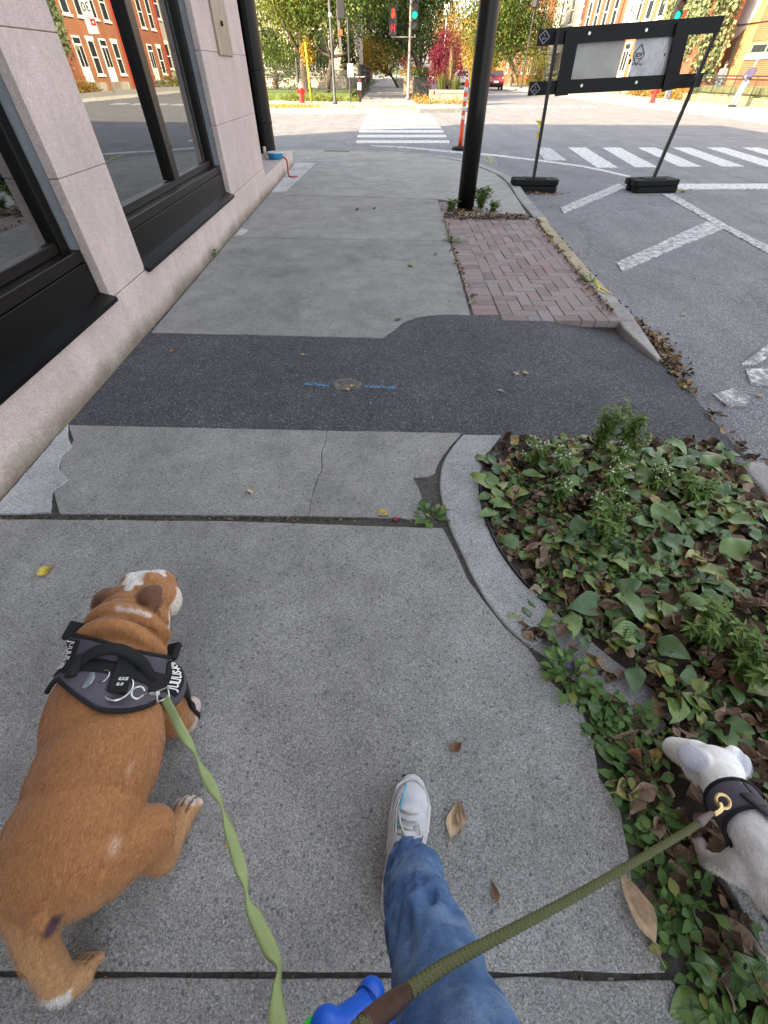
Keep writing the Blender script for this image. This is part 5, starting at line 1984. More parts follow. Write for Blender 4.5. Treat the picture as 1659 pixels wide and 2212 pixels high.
def coat(o, name, n, length):
    """short hairs lying back along the body"""
    o.data.materials.append(M_hairs)
    md = o.modifiers.new(name, 'PARTICLE_SYSTEM')
    st_ = md.particle_system.settings
    st_.name = name
    st_.type = 'HAIR'
    st_.count = n
    st_.use_advanced_hair = True
    st_.emit_from = 'FACE'
    st_.use_even_distribution = True
    k_ = length / 4.0
    st_.normal_factor = .30 * k_
    st_.object_align_factor = (0, -.85 * k_, -.25 * k_)
    st_.factor_random = .18 * k_
    st_.hair_step = 2
    st_.display_step = 2
    st_.render_step = 2
    st_.root_radius, st_.tip_radius, st_.radius_scale = 1.0, .25, .00042
    st_.material = 2


M_bfur = fur_mat('tan_fur')
dog = empty('bulldog', (-.61, .25, 0), 0, 'tan and white bulldog in a dark harness walking ahead on the left', 'dog')
b = MB()
b.ell((-.648, .345, .238), (.116, .165, .140))
b.ell((-.648, .42, .252), (.108, .090, .110))
b.ell((-.608, .22, .250), (.120, .18, .120))
b.ell((-.600, .11, .258), (.116, .13, .112))
b.ell((-.594, .065, .256), (.120, .088, .106))
# left hind leg, stretched back
b.cap((-.668, .050, .235), .072, (-.690, .02, .170), .054)
b.cap((-.690, .02, .170), .048, (-.650, -.058, .125), .034)
b.cap((-.650, -.058, .125), .032, (-.626, -.104, .060), .028)
b.cap((-.624, -.108, .040), .030, (-.606, -.098, .028), .028)
for k in range(4):
    b.cap((-.626 + k * .010, -.094 + k * .004, .024), .0135, (-.616 + k * .011, -.076 + k * .001, .016), .0115, 8)
# right hind leg, stepping forward and outwards
b.cap((-.540, .075, .232), .074, (-.494, .118, .165), .052)
b.cap((-.494, .118, .165), .046, (-.490, .085, .095), .035)
b.cap((-.485, .085, .085), .034, (-.490, .145, .035), .027)
b.cap((-.490, .145, .032), .031, (-.485, .180, .022), .026)
for k in range(4):
    b.cap((-.512 + k * .015, .178 - abs(k - 1.5) * .004, .022), .013, (-.510 + k * .017, .202 - abs(k - 1.5) * .006, .014), .0115, 8)
# forelegs
for sx, dy in ((-1, .03), (1, -.02)):
    x0 = -.648 + sx * .080
    b.cap((x0, .40, .22), .062, (x0 + sx * .018, .38 + dy, .12), .045)
    b.cap((x0 + sx * .018, .38 + dy, .12), .043, (x0 + sx * .016, .40 + dy, .035), .033)
    b.cap((x0 + sx * .016, .40 + dy, .03), .034, (x0 + sx * .018, .44 + dy, .024), .028)
# neck with its rolls, broad short head
b.cap((-.642, .44, .280), .100, (-.646, .535, .288), .084)
for yc, rr, zc, tr in ((.470, .095, .288, .022), (.516, .090, .292, .022), (.552, .078, .296, .015)):
    pts = [(-.645 + rr * math.sin(a), yc + .010 * math.cos(a * 2), zc + (rr - .002) * math.cos(a)) for a in [RAD(d) for d in range(-100, 101, 10)]]
    b.tube(pts, [tr * (1 - .35 * abs(i - 10) / 10) for i in range(21)], 8)
b.ell((-.646, .596, .302), (.073, .070, .074))
b.ell((-.642, .632, .316), (.056, .042, .050))
b.ell((-.668, .626, .356), (.020, .024, .016))
b.ell((-.617, .626, .358), (.020, .024, .016))
b.ell((-.645, .674, .268), (.050, .040, .044))
b.ell((-.602, .622, .262), (.036, .048, .046))
b.ell((-.690, .622, .258), (.036, .048, .046))
b.ell((-.632, .655, .240), (.046, .044, .038))
# folded rose ears
EARS = ((-.722, .590, .342), (-.588, .578, .372))
for sx, (ex, ey, ez) in zip((-1, 1), EARS):
    b.ell((ex, ey, ez), (.031, .027, .014), (-.30, sx * .25 - .15, sx * .45))
    b.ell((ex + sx * .014, ey - .020, ez - .008), (.020, .022, .013), (.25, sx * .5, sx * .3))
    b.cap((ex - sx * .022, ey + .012, ez - .016), .017, (ex - sx * .004, ey + .004, ez + .002), .014)
# screw tail
b.ell((-.572, -.016, .305), (.024, .016, .018))
b.ell((-.558, -.024, .292), (.016, .014, .014))
body = blob('body', b, M_bfur, dog, .0052, 7, .5)
BO = np.array(dog.location)


def bull_col(co):
    p = co + BO
    x, y, z = p[:, 0], p[:, 1], p[:, 2]
    n = len(p)
    tan = np.array((.37, .165, .058))
    dk = np.array((.24, .098, .034))
    pale = np.array((.47, .27, .125))
    wht = np.array((.66, .62, .56))
    c = np.tile(tan, (n, 1))
    w_ = np.clip((z - .30) / .08, 0, 1)[:, None] * np.clip((.42 - y) / .1, 0, 1)[:, None] * .30
    c = c * (1 - w_) + dk * w_
    w_ = np.clip((.14 - z) / .10, 0, 1)[:, None] * .75
    c = c * (1 - w_) + pale * w_
    # paler buttocks and inner leg
    w_ = (np.clip((.03 - y) / .04, 0, 1) * np.clip((.30 - z) / .06, 0, 1))[:, None] * .6
    c = c * (1 - w_) + pale * w_

    def put(m, col, k=1.0):
        m = (np.clip(m, 0, 1) * k)[:, None]
        return c * (1 - m) + np.array(col) * m
    jit = np.array([noise.noise((a * 90, b_ * 90, d * 90)) for a, b_, d in p]) * .010
    jit2 = np.array([noise.noise((a * 40, b_ * 40, d * 40)) for a, b_, d in p]) * .016
    sharp = lambda d: np.clip(d / .004, 0, 1)
    # blaze on the crown, running forward over the face
    hw = np.where(y > .600, .029, .010)
    bl = np.minimum(np.minimum(hw - np.abs(x + .646 - .04 * np.clip(y - .605, 0, .1)) + jit + jit2 * .6, y - .580 + jit), z - .29)
    c = put(sharp(bl), wht)
    # white right cheek, jaw and throat
    ck_ = np.minimum(np.minimum(x + .584 + jit + jit2 * .5, y - .515), .285 - z)
    c = put(sharp(ck_), (.66, .59, .50))
    mz = np.minimum(y - .70 + jit, .23 - z)
    c = put(sharp(mz), wht)
    # dark ears
    w0 = co + BO
    for ex, ey, ez in EARS:
        d = .043 - np.sqrt((w0[:, 0] - ex - np.sign(ex + .63) * .010) ** 2 + (w0[:, 1] - ey + .010) ** 2 + ((w0[:, 2] - ez) * 1.2) ** 2)
        c = put(np.clip(d / .010, 0, 1), (.150, .066, .034))
    # creases between the neck rolls
    for yc in (.495, .541, .574):
        d = .005 - np.abs(y - yc - jit * .4)
        c = put(np.clip(d / .004, 0, 1) * (z > .33), (.16, .055, .018), .75)
    # pale tick marks
    d = .014 - np.sqrt((x + .50) ** 2 + ((y - .20) * .55) ** 2 + (z - .315) ** 2)
    c = put(np.clip(d / .01, 0, 1), (.60, .42, .30), .8)
    d = .018 - np.sqrt(((x + .487) * 1.0) ** 2 + ((y - .085) * .8) ** 2 + (z - .30) ** 2)
    c = put(np.clip(d / .012, 0, 1), (.58, .38, .26), .7)
    d = np.minimum(.010 - np.abs(y - .517 - jit * .3) * 1.6, .040 - np.abs(x + .600)) * (z > .36)
    c = put(np.clip(d / .004, 0, 1), (.62, .52, .46), .75)
    # toes, the shade in their gaps painted on, white heel, dark skin under the tail
    c = put(sharp(np.minimum(y - .185 + jit, .05 - z)) * (x > -.55), (.60, .47, .42))
    for k in range(3):
        gx_ = -.5035 + k * .016 + (y - .18) * .12
        c = put((np.abs(x - gx_) < .0024) * (y > .168) * (z < .05) * 1.0, (.06, .03, .025), .9)
        gx_ = -.617 + k * .0105 + (y + .09) * .3
        c = put((np.abs(x - gx_) < .0018) * (y > -.098) * (y < -.05) * (z < .045) * 1.0, (.07, .035, .02), .8)
    d = .030 - np.sqrt((x + .624) ** 2 + (y + .132) ** 2 + (z - .045) ** 2) + jit
    c = put(sharp(d), wht)
    for (ax, ay, az), r_ in (((-.577, -.030, .280), .019), ((-.550, -.022, .292), .019), ((-.586, -.030, .258), .014)):
        d = r_ - np.sqrt((x - ax) ** 2 + (y - ay) ** 2 + (z - az) ** 2) + jit * .4
        c = put(np.clip(d / .006, 0, 1), (.075, .035, .038))
    return c


vcol(body, bull_col)
coat(body, 'bulldog_coat', 62000, .0075)


def bvh_of(o, off):
    me = o.data
    return BVHTree.FromPolygons([v.co + Vector(off) for v in me.vertices], [p.vertices[:] for p in me.polygons])


# harness laid on the back by casting from the axis of the chest
TR = bvh_of(body, dog.location)
AX = lambda s: Vector((-.600 - .032 * s / .4, s, .245))           # axis point for a distance along the body


def on_back(phi, s, off=.006):
    """phi 0 = spine, + to the right flank"""
    o_ = AX(s)
    phi = phi + .44
    d = Vector((math.sin(phi), 0, math.cos(phi)))
    hit = TR.ray_cast(o_ + d * .6, -d)
    r_ = (hit[0] - o_).length if hit[0] else .14
    return o_ + d * (r_ + off)


def patch(name, fn0, fn1, p0, p1, nphi, ns, off, mat, parent, th=.006):
    """strip of cloth between the lines s = fn0(phi) and s = fn1(phi)"""
    v, f = [], []
    for i in range(nphi + 1):
        a = p0 + (p1 - p0) * i / nphi
        for j in range(ns + 1):
            v.append(on_back(a, fn0(a) + (fn1(a) - fn0(a)) * j / ns, off))
    for i in range(nphi):
        for j in range(ns):
            q = i * (ns + 1) + j
            f.append((q, q + 1, q + ns + 2, q + ns + 1))
    o_ = MB().add(v, f).build(name, mat, parent, smooth=True)
    sm_ = o_.modifiers.new('sm', 'SMOOTH')
    sm_.factor, sm_.iterations = .5, 3
    s_ = o_.modifiers.new('s', 'SOLIDIFY')
    s_.thickness, s_.offset = th, -1
    return o_


t = NT('harness_fabric')
c = t.ramp(t.noise(600, 2, .6), [(.3, (.075, .066, .082)), (.7, (.125, .112, .135))])
c = t.mix(c, t.ramp(t.noise(14, 4, .6), [(.3, .75), (.7, 1.2)]), .7, 'MULTIPLY')
t.bump(t.noise(900, 2, .6), .4, .002)
M_hfab = t.fin(c, .85, 0, .2)
M_web = plain('black_webbing', (.010, .010, .011), .8, scale=300, var=.4, bump=.4)
M_steel = plain('steel', (.62, .62, .60), .22, 1.0, .5, .05)
M_wprint = plain('white_print', (.75, .75, .72), .6, var=.05)

fr0 = lambda a: .428 + .036 * min(1, abs(a) / 1.1) ** 1.6         # front edge, higher at the flanks
rr0 = lambda a: .308 + .040 * min(1, abs(a) / .95) ** 2 - .010 * math.cos(a * 3.2)
har = patch('harness', rr0, fr0, -1.45, 1.45, 44, 14, .007, M_hfab, dog)
for fn, nm in ((fr0, 'piping'), (rr0, 'piping')):
    pts = [on_back(-1.45 + 2.9 * i / 50, fn(-1.45 + 2.9 * i / 50), .009) for i in range(51)]
    MB().tube(pts, .0055, 7).build(nm, M_web, har, smooth=True)
# chest straps down the flanks
patch('chest_strap', lambda a: .385, lambda a: .425, 1.40, 2.5, 14, 2, .008, M_web, har)
patch('chest_strap', lambda a: .385, lambda a: .425, -2.5, -1.40, 14, 2, .008, M_web, har)
patch('front_strap', lambda a: .47, lambda a: .505, 1.15, 2.2, 12, 2, .010, M_web, har)
patch('front_strap', lambda a: .47, lambda a: .505, -2.2, -1.15, 12, 2, .010, M_web, har)
for sx in (-1, 1):
    q = on_back(sx * 1.22, .482, .012)
    MB().obox(q, (.018, .045, .05), (0, sx * 1.1, 0)).build('buckle', M_web, har, bevel=.004)
# cross strap under the handle and the padded handle itself
patch('cross_strap', lambda a: .366, lambda a: .400, -.86, .86, 24, 3, .010, M_web, har)
patch('spine_strap', lambda a: .330, lambda a: .418, -.16, .16, 6, 6, .012, M_web, har)
h0, h1 = on_back(-.68, .378, .012), on_back(.68, .378, .012)
hp_ = []
for i in range(13):
    u = i / 12
    p = h0.lerp(h1, u)
    hp_.append(p + Vector((.012 * math.sin(PI * u), .040 * math.sin(PI * u) ** .6, .050 * math.sin(PI * u) ** .7)))
hd_ = MB().tube(hp_, [(.012, .013) if 1 < i < 11 else (.007, .011) for i in range(13)], 10).build('handle', M_web, har, smooth=True)
for sx in (-1, 1):
    MB().obox(on_back(sx * .70, .380, .016), (.034, .05, .016), (0, sx * .7, 0)).build('strap_loop', M_web, har, bevel=.005)
# label patches on both flanks with their lettering
for sx in (-1, 1):
    a0, a1 = (.84, 1.24) if sx > 0 else (-1.24, -.84)
    s0 = lambda a: rr0(a) + .014
    s1 = lambda a: fr0(a) - .006
    lp_ = patch('label_patch', s0, s1, a0, a1, 8, 10, .012, M_web, har, .004)
    tx = text_mesh('JULIUS-K9', .02, M_wprint, 'lettering', None, spacing=.95, bold=.0006, depth=0)
    me = tx.data
    xs = [v.co.x for v in me.vertices]
    ys_ = [v.co.y for v in me.vertices]
    cx0, cx1, cy0, cy1 = min(xs), max(xs), min(ys_), max(ys_)
    for v in me.vertices:
        u = (v.co.x - cx0) / (cx1 - cx0)
        w_ = (v.co.y - cy0) / (cy1 - cy0)
        if sx > 0:
            a = a0 + .29 - .20 * w_ + .03
            a = a0 + .32 - .24 * w_
            s_ = s0(a) + .008 + (s1(a) - s0(a) - .014) * u
        else:
            a = a1 - .32 + .24 * w_
            s_ = s1(a) - .006 - (s1(a) - s0(a) - .014) * u
        v.co = on_back(a, s_, .0200) - Vector(dog.location)
    tx.parent = har
# ring, tag, central tab
rc_ = on_back(.06, .338, .020)


def torus(c, r, t_, rot, n=28, m_=8):
    R_ = Euler(rot).to_matrix()
    pts = [Vector(c) + R_ @ Vector((r * math.cos(2 * PI * k / n), r * math.sin(2 * PI * k / n), 0)) for k in range(n + 1)]
    return MB().tube(pts, t_, m_, False)


torus(rc_ + Vector((-.006, .006, 0)), .027, .0032, (-.15, .12, 0)).build('harness_ring', M_steel, har, smooth=True)
tab = MB().obox(on_back(.02, .352, .018), (.040, .040, .006), (-.1, .05, 0)).build('logo_tab', M_web, har, bevel=.006)
for body_, dy_, sz in (('JULIUS', .008, .0095), ('K-9', -.004, .0095)):
    o = text_mesh(body_, sz, M_wprint, 'lettering', har, bold=.0004, depth=.0002)
    o.location = on_back(.02, .354 + dy_, .0222) - Vector(dog.location)
    o.rotation_euler = (-.1, .05, 0)
torus(on_back(-.24, .362, .016), .013, .0016, (.0, -.25, 0), 20, 6).build('split_ring', M_steel, har, smooth=True)
tg = on_back(-.42, .350, .014)
MB().obox(tg, (.001, .001, .001))
R_ = Euler((0, -.42, 0)).to_matrix()
oc = [(tg + R_ @ Vector((.018 * math.cos(2 * PI * k / 8 + .2), .018 * math.sin(2 * PI * k / 8 + .2), z))) for z in (0, .002) for k in range(8)]
MB().add(oc, [tuple(range(7, -1, -1)), tuple(range(8, 16))] + [(k, (k + 1) % 8, 8 + (k + 1) % 8, 8 + k) for k in range(8)]).build('name_tag', plain('dull_steel', (.48, .52, .55), .35, .7), har)

# ------------------------------------------------------------------ green webbing lead
clip0 = on_back(.20, .340, .024)
ld = empty('green_leash', clip0, 0, 'pale green flat webbing leash clipped to the bulldog harness', 'leash')
e0 = gp(352, 1500, .40)
torus(clip0.lerp(e0, .25), .012, .0026, (.2, .3, 0), 18, 7).build('snap_hook', M_steel, ld, smooth=True)
MB().tube([clip0.lerp(e0, .4), clip0.lerp(e0, .9)], [.0042, .0036], 8).build('swivel', M_steel, ld, smooth=True)
sqr = [e0 + Vector((dx_, dy_, .002)) for dx_, dy_ in ((-.014, .004), (.006, .014), (.016, -.006), (-.004, -.016), (-.014, .004))]
MB().tube(sqr, .0022, 6, False).build('strap_eye', M_steel, ld, smooth=True)
path = [(356, 1508, .402, -30), (375, 1545, .415, -25), (396, 1585, .43, 10), (425, 1635, .45, 83), (452, 1690, .475, 20), (480, 1745, .50, 84), (500, 1810, .53, 35), (518, 1870, .555, 25), (533, 1930, .58, 85), (553, 1985, .605, 35), (583, 2050, .635, 30), (602, 2105, .66, 88), (601, 2150, .685, 50), (598, 2212, .715, 12), (594, 2300, .76, 10), (588, 2480, .83, 10), (575, 2790, .935, 10)]
pts = [gp(a, b_, z) for a, b_, z, _ in path]
ang = [d for *_, d in path]
cp = curve(pts, 8)
ca = []
for i in range(len(ang) - 1):
    for k in range(8):
        u = k / 8
        u = u * u * (3 - 2 * u)
        ca.append(ang[i] + (ang[i + 1] - ang[i]) * u)
ca.append(ang[-1])
v, f = [], []
eye = Vector((0, 0, CAM_H))
for i, p in enumerate(cp):
    d = (cp[min(i + 1, len(cp) - 1)] - cp[max(i - 1, 0)]).normalized()
    fx_ = d.cross(eye - p).normalized()          # flat side first towards the walker's hand, then twisted
    up_ = fx_.cross(d).normalized()
    a = RAD(ca[i])
    wv = fx_ * math.cos(a) + up_ * math.sin(a)
    for k in range(4):
        v.append(p + wv * (-.0081 + .0054 * k))
for i in range(len(cp) - 1):
    for k in range(3):
        q = i * 4 + k
        f.append((q, q + 1, q + 5, q + 4))
t = NT('green_webbing')
c = t.ramp(t.noise(1100, 2, .6), [(.3, (.23, .29, .12)), (.7, (.38, .45, .21))])
c = t.mix(c, t.ramp(t.noise(9, 4, .6), [(.3, .8), (.7, 1.15)]), .6, 'MULTIPLY')
t.bump(t.noise(1300, 2, .5), .4, .001)
M_lead = t.fin(c, .9, 0, .15)
o = MB().add(v, f).build('webbing', M_lead, ld, smooth=True)
s_ = o.modifiers.new('s', 'SOLIDIFY')
s_.thickness, s_.offset = .0022, 0

# ------------------------------------------------------------------ white dog
M_wfur = fur_mat('white_fur', dark=.86, light=1.10)
wd = empty('white_dog', (.75, .0, 0), 0, 'slim white dog in a dark harness sniffing the leaves at the right edge', 'dog')
b = MB()
TW = lambda x, y: x + .55 * max(0., .10 - y)                   # the trunk swings off to the right
b.ell((TW(.728, .030), .030, .255), (.074, .105, .100), (0, 0, .45))
b.ell((TW(.724, .060), .060, .272), (.058, .062, .068))
b.ell((TW(.745, -.08), -.08, .270), (.070, .14, .085), (0, 0, .5))
b.ell((TW(.762, -.20), -.20, .275), (.072, .09, .088), (0, 0, .5))
b.cap((.730, .080, .285), .053, (.726, .150, .246), .045)
b.cap((.726, .150, .246), .045, (.760, .215, .190), .044)
b.ell((.775, .242, .170), (.054, .050, .047), (-.5, 0, -.15))
b.ell((.737, .244, .150), (.024, .030, .028))
b.ell((.770, .262, .148), (.044, .038, .038))
b.cap((.766, .272, .134), .040, (.753, .304, .084), .028)
b.ell((.751, .312, .076), (.025, .016, .018))
# ears: near one falls forward, far one stands off
b.ell((.716, .256, .196), (.031, .036, .013), (-.45, -.35, .55))
b.ell((.738, .238, .202), (.020, .020, .013), (-.3, -.4, .3))
b.ell((.818, .262, .192), (.026, .022, .013), (.1, .4, -.5))
b.ell((.838, .246, .176), (.018, .027, .013), (.3, .6, -.3))
# legs
b.cap((.715, .065, .22), .038, (.738, .07, .12), .024)
b.cap((.738, .07, .12), .022, (.755, .085, .03), .017)
b.cap((.755, .085, .022), .018, (.757, .118, .016), .016)
b.cap((.800, .06, .22), .038, (.83, .10, .12), .023)
b.cap((.83, .10, .12), .021, (.84, .13, .03), .016)
b.cap((.84, .13, .022), .018, (.845, .16, .016), .015)
b.cap((.88, -.17, .26), .060, (.835, -.11, .16), .038)
b.cap((.835, -.11, .16), .030, (.83, -.16, .10), .018)
b.cap((.83, -.16, .10), .017, (.80, -.10, .022), .016)
b.cap((.80, -.10, .020), .018, (.797, -.035, .016), .015)
b.cap((.97, -.20, .26), .058, (.98, -.2, .15), .036)
b.cap((.98, -.2, .15), .028, (.99, -.29, .10), .018)
b.cap((.99, -.29, .10), .017, (1.0, -.27, .02), .016)
b.cap((.96, -.27, .31), .016, (1.02, -.38, .25), .008)
for k in range(4):
    b.cap((.784 + k * .009, -.028, .014), .007, (.785 + k * .010, -.012, .010), .006, 8)
    b.cap((.745 + k * .008, .122, .014), .007, (.743 + k * .009, .138, .010), .006, 8)
wbody = blob('body', b, M_wfur, wd, .0045, 6, .5)
WO = np.array(wd.location)


def white_col(co):
    p = co + WO
    x, y, z = p[:, 0], p[:, 1], p[:, 2]
    c = np.tile(np.array((.93, .91, .86)), (len(p), 1))

    def put(m, col, k=1.0):
        m = (np.clip(m, 0, 1) * k)[:, None]
        return c * (1 - m) + np.array(col) * m
    for ex, ey, ez, r_ in ((.712, .260, .196, .038), (.832, .252, .184, .032)):
        d = r_ - np.sqrt((x - ex) ** 2 + (y - ey) ** 2 + (z - ez) ** 2)
        c = put(np.clip(d / .008, 0, 1), (.52, .53, .60), .85)
    d = .020 - np.sqrt((x - .750) ** 2 + (y - .328) ** 2 + (z - .070) ** 2)
    c = put(np.clip(d / .006, 0, 1), (.10, .085, .08))
    c = put(np.clip((.10 - z) / .08, 0, 1), (.58, .47, .40), .6)
    return c


vcol(wbody, white_col)
coat(wbody, 'white_coat', 30000, .0060)
WT = bvh_of(wbody, wd.location)


def ring_pts(c, ax, r0=.15, n=36, off=.004, a0=0, a1=2 * PI, ref=Vector((0, 0, 1)), rmax=.13):
    """points round a limb where rays cast inwards meet the coat"""
    ax = ax.normalized()
    u = (ref - ref.dot(ax) * ax).normalized()
    q = ax.cross(u)
    out = []
    for k in range(n + 1):
        a = a0 + (a1 - a0) * k / n
        d = u * math.cos(a) + q * math.sin(a)
        h_ = WT.ray_cast(c + d * r0, -d)
        r_ = (h_[0] - c).length if h_[0] else .06
        out.append(c + d * (min(r_, rmax) + off))
    return out


def band_on(name, c0, c1, ax, mat, parent, off=.004, n=36, rows=3, th=.004, a0=0, a1=2 * PI, rmax=.13):
    v, f = [], []
    for j in range(rows + 1):
        v += ring_pts(c0.lerp(c1, j / rows), ax, n=n, off=off, a0=a0, a1=a1, rmax=rmax)
    for j in range(rows):
        for k in range(n):
            q = j * (n + 1) + k
            f.append((q, q + 1, q + n + 2, q + n + 1))
    o_ = MB().add(v, f).build(name, mat, parent, smooth=True)
    sm_ = o_.modifiers.new('sm', 'SMOOTH')
    sm_.factor, sm_.iterations = .5, 4
    s2_ = o_.modifiers.new('s', 'SOLIDIFY')
    s2_.thickness, s2_.offset = th, 0
    return o_


nk0, nk1 = Vector((.738, .172, .228)), Vector((.7275, .116, .266))
nax = nk1 - nk0
wh = band_on('harness', nk0, nk1, nax, M_hfab, wd, .005, 40, 6, rmax=.052)
for q in (nk0, nk1):
    MB().tube(ring_pts(q, nax, n=40, off=.007, rmax=.052), .004, 6).build('piping', M_web, wh, smooth=True)
gx = Vector((.5, -1, 0))
band_on('girth_strap', Vector((.772, .022, .257)), Vector((.786, -.004, .259)), gx, plain('grey_webbing', (.045, .042, .046), .8), wh, .006, 44, 2)
# spine strap from the neck piece to the girth, buckle on the flank
v, f = [], []
for i in range(13):
    u = i / 12
    c_ = Vector((.728, .170, .25)).lerp(Vector((.785, -.01, .26)), u)
    for k in (-1, 1):
        o_ = c_ + Vector((k * .012, 0, 0))
        h_ = WT.ray_cast(o_ + Vector((-.03, 0, .3)), Vector((.1, 0, -1)))
        v.append((h_[0] if h_[0] else o_) + Vector((-.002, 0, .010)))
f = [(2 * i, 2 * i + 1, 2 * i + 3, 2 * i + 2) for i in range(12)]
o = MB().add(v, f).build('spine_strap', plain('grey_strap', (.06, .058, .062), .8), wh, smooth=True)
o.modifiers.new('s', 'SOLIDIFY').thickness = .004
gp_ = ring_pts(Vector((.779, .009, .258)), gx, n=48, off=.010)
flank = min(gp_, key=lambda p: p.x + .35 * abs(p.z - .275))
bk = MB().obox(flank, (.012, .044, .062), (0, .25, .1)).build('buckle', M_web, wh, bevel=.004)
for k in (-1, 0, 1):
    MB().obox(flank + Vector((-.008, 0, k * .017)), (.003, .030, .004), (0, .25, .1)).build('slot', M_steel if False else plain('grey_slot', (.12, .11, .12), .6), bk)

# ------------------------------------------------------------------ olive rope leash
k0 = gp(1562, 1742, .335)
rp = empty('rope_leash', k0, 0, 'thick olive braided rope leash with brown leather grip to the white dog', 'leash')
M_brass = plain('brass', (.70, .52, .25), .28, .9)
torus(k0 + Vector((.004, .008, 0)), .011, .0032, (.3, -.3, 0), 18, 7).build('brass_ring', M_brass, rp, smooth=True)
MB().tube(curve([k0 + Vector((-.006, .004, .004)), k0 + Vector((-.012, -.006, .008)), k0 + Vector((-.030, -.014, .010))], 4), [.0045 - .0001 * i for i in range(9)], 8).build('brass_snap', M_brass, rp, smooth=True)
rpath = [(1525, 1765, .352), (1495, 1788, .368), (1400, 1845, .42), (1250, 1932, .51), (1100, 2012, .61), (980, 2075, .695), (900, 2128, .76), (868, 2152, .785), (812, 2196, .82), (770, 2230, .85), (700, 2310, .88), (640, 2480, .91), (578, 2780, .945)]
rc3 = curve([gp(*p) for p in rpath], 14)
RR = .0046
lens = [0]
for a, b_2 in zip(rc3, rc3[1:]):
    lens.append(lens[-1] + (b_2 - a).length)


def along(s):
    for i in range(len(lens) - 1):
        if lens[i] <= s <= lens[i + 1]:
            return rc3[i].lerp(rc3[i + 1], (s - lens[i]) / max(1e-9, lens[i + 1] - lens[i]))
    return rc3[-1]


TOT = lens[-1]
sg0, sg1 = lens[14 * 7 - 4], lens[14 * 8 + 10]                 # the stretch under the leather grip
M_core = plain('rope_core', (.030, .032, .014), .9)
t = NT('rope_strand')
c = t.ramp(t.noise(900, 2, .6), [(.3, (.072, .075, .030)), (.7, (.135, .135, .062))])
M_rope = t.fin(c, .85, 0, .2)
MB().tube([along(.012 + (TOT - .012) * i / 120) for i in range(121)], RR * .86, 10).build('core', M_core, rp, smooth=True)
rpm = MB()
nst = 8
for hand_ in (1, -1):
    for q in range(nst):
        pts, rad = [], []
        N_ = 760
        for i in range(N_ + 1):
            s = .012 + (TOT - .012) * i / N_
            p = along(s)
            d = (along(min(TOT, s + .004)) - along(max(0, s - .004))).normalized()
            u = d.cross(Vector((0, 0, 1))).normalized()
            n2 = d.cross(u)
            th = hand_ * 2 * PI * s / .036 + 2 * PI * q / nst
            wv = math.sin(nst * 2 * PI * s / .036 + PI * q + (0 if hand_ > 0 else PI)) * .0006
            pts.append(p + (u * math.cos(th) + n2 * math.sin(th)) * (RR * .86 + wv))
            rad.append(.0014)
        rpm.tube(pts, rad, 5, False)
rpm.build('braid', M_rope, rp, smooth=True)
t = NT('brown_leather')
c = t.ramp(t.noise(40, 5, .7), [(.3, (.035, .016, .010)), (.7, (.075, .034, .020))])
t.bump(t.noise(160, 4, .7), .4, .002)
M_leath = t.fin(c, .42, 0, .5)
gpts = [along(sg0 + (sg1 - sg0) * i / 16) for i in range(17)]
MB().tube(gpts, [.0062 + .0010 * math.sin(PI * i / 16) for i in range(17)], 14).build('leather_grip', M_leath, rp, smooth=True)
e1 = [along(.0 + .030 * i / 6) for i in range(7)]
MB().tube([e1[0].lerp(k0, .35)] + e1, [.004, .0055, .0066, .007, .007, .007, .0068, .0066], 12).build('leather_end', plain('dusty_leather', (.13, .095, .085), .6), rp, smooth=True)

# ------------------------------------------------------------------ blue bag dispenser hanging by the grip
c0, c1 = gp(812, 2180, .665), gp(738, 2246, .690)
dsp = empty('bag_dispenser', c1, 0, 'bright blue bone shaped bag dispenser hanging beside the leather grip', 'dispenser')
M_bl = plain('blue_plastic_bright', (.008, .11, .62), .38, var=.06)
ax = (c1 - c0).normalized()
sd_ = ax.cross(Vector((0, 0, 1))).normalized()
up_ = sd_.cross(ax).normalized()
b = MB()
b.cap(c0 + ax * .012, .0185, c1, .0205)
b.ell(c0 + sd_ * .010, (.0135, .0135, .015))
b.ell(c0 - sd_ * .012 , (.0135, .0135, .015))
b.ell(c1 + ax * .012 + sd_ * .012, (.016, .016, .016))
b.ell(c1 + ax * .012 - sd_ * .012, (.016, .016, .016))
blob('bone_shell', b, M_bl, dsp, .0022, 4)
m_ = c0.lerp(c1, .22)
MB().tube([m_ + (sd_ * math.cos(a) + up_ * math.sin(a)) * .0200 for a in [2 * PI * k / 24 for k in range(25)]], .0009, 5, False).build('cap_seam', plain('seam_blue', (.004, .05, .33), .5), dsp, smooth=True)
q = c0.lerp(c1, .5) + up_ * .0200
for k in range(4):
    MB().ell(q + ax * .004 * math.cos(k * 1.57) + sd_ * .004 * math.sin(k * 1.57), (.0028, .0028, .0012), seg=8, rings=5).build('paw_print', M_wprint, dsp)
o = MB().add([c1 + sd_ * .014 + up_ * -.004, c1 + sd_ * .026 + ax * .012, c1 + sd_ * .024 + ax * .035, c1 + sd_ * .008 + ax * .04], [(0, 1, 2, 3)]).build('green_bag', plain('green_bag', (.03, .55, .06), .5), dsp)
o.modifiers.new('s', 'SOLIDIFY').thickness = .003

# ------------------------------------------------------------------ the walker: one leg in jeans, running shoe
wk_ = empty('person', (.05, .1, 0), 0, 'walker holding the leashes, one blue jeans leg and a white running shoe', 'person')
heel, toe = Vector((.032, -.010, 0)), Vector((.074, .226, 0))
fd = (toe - heel).normalized()
fs_ = Vector((fd.y, -fd.x, 0))
FP = lambda a, s, z: heel + fd * (a * .258) + fs_ * (s * 1.13) + Vector((0, 0, z))
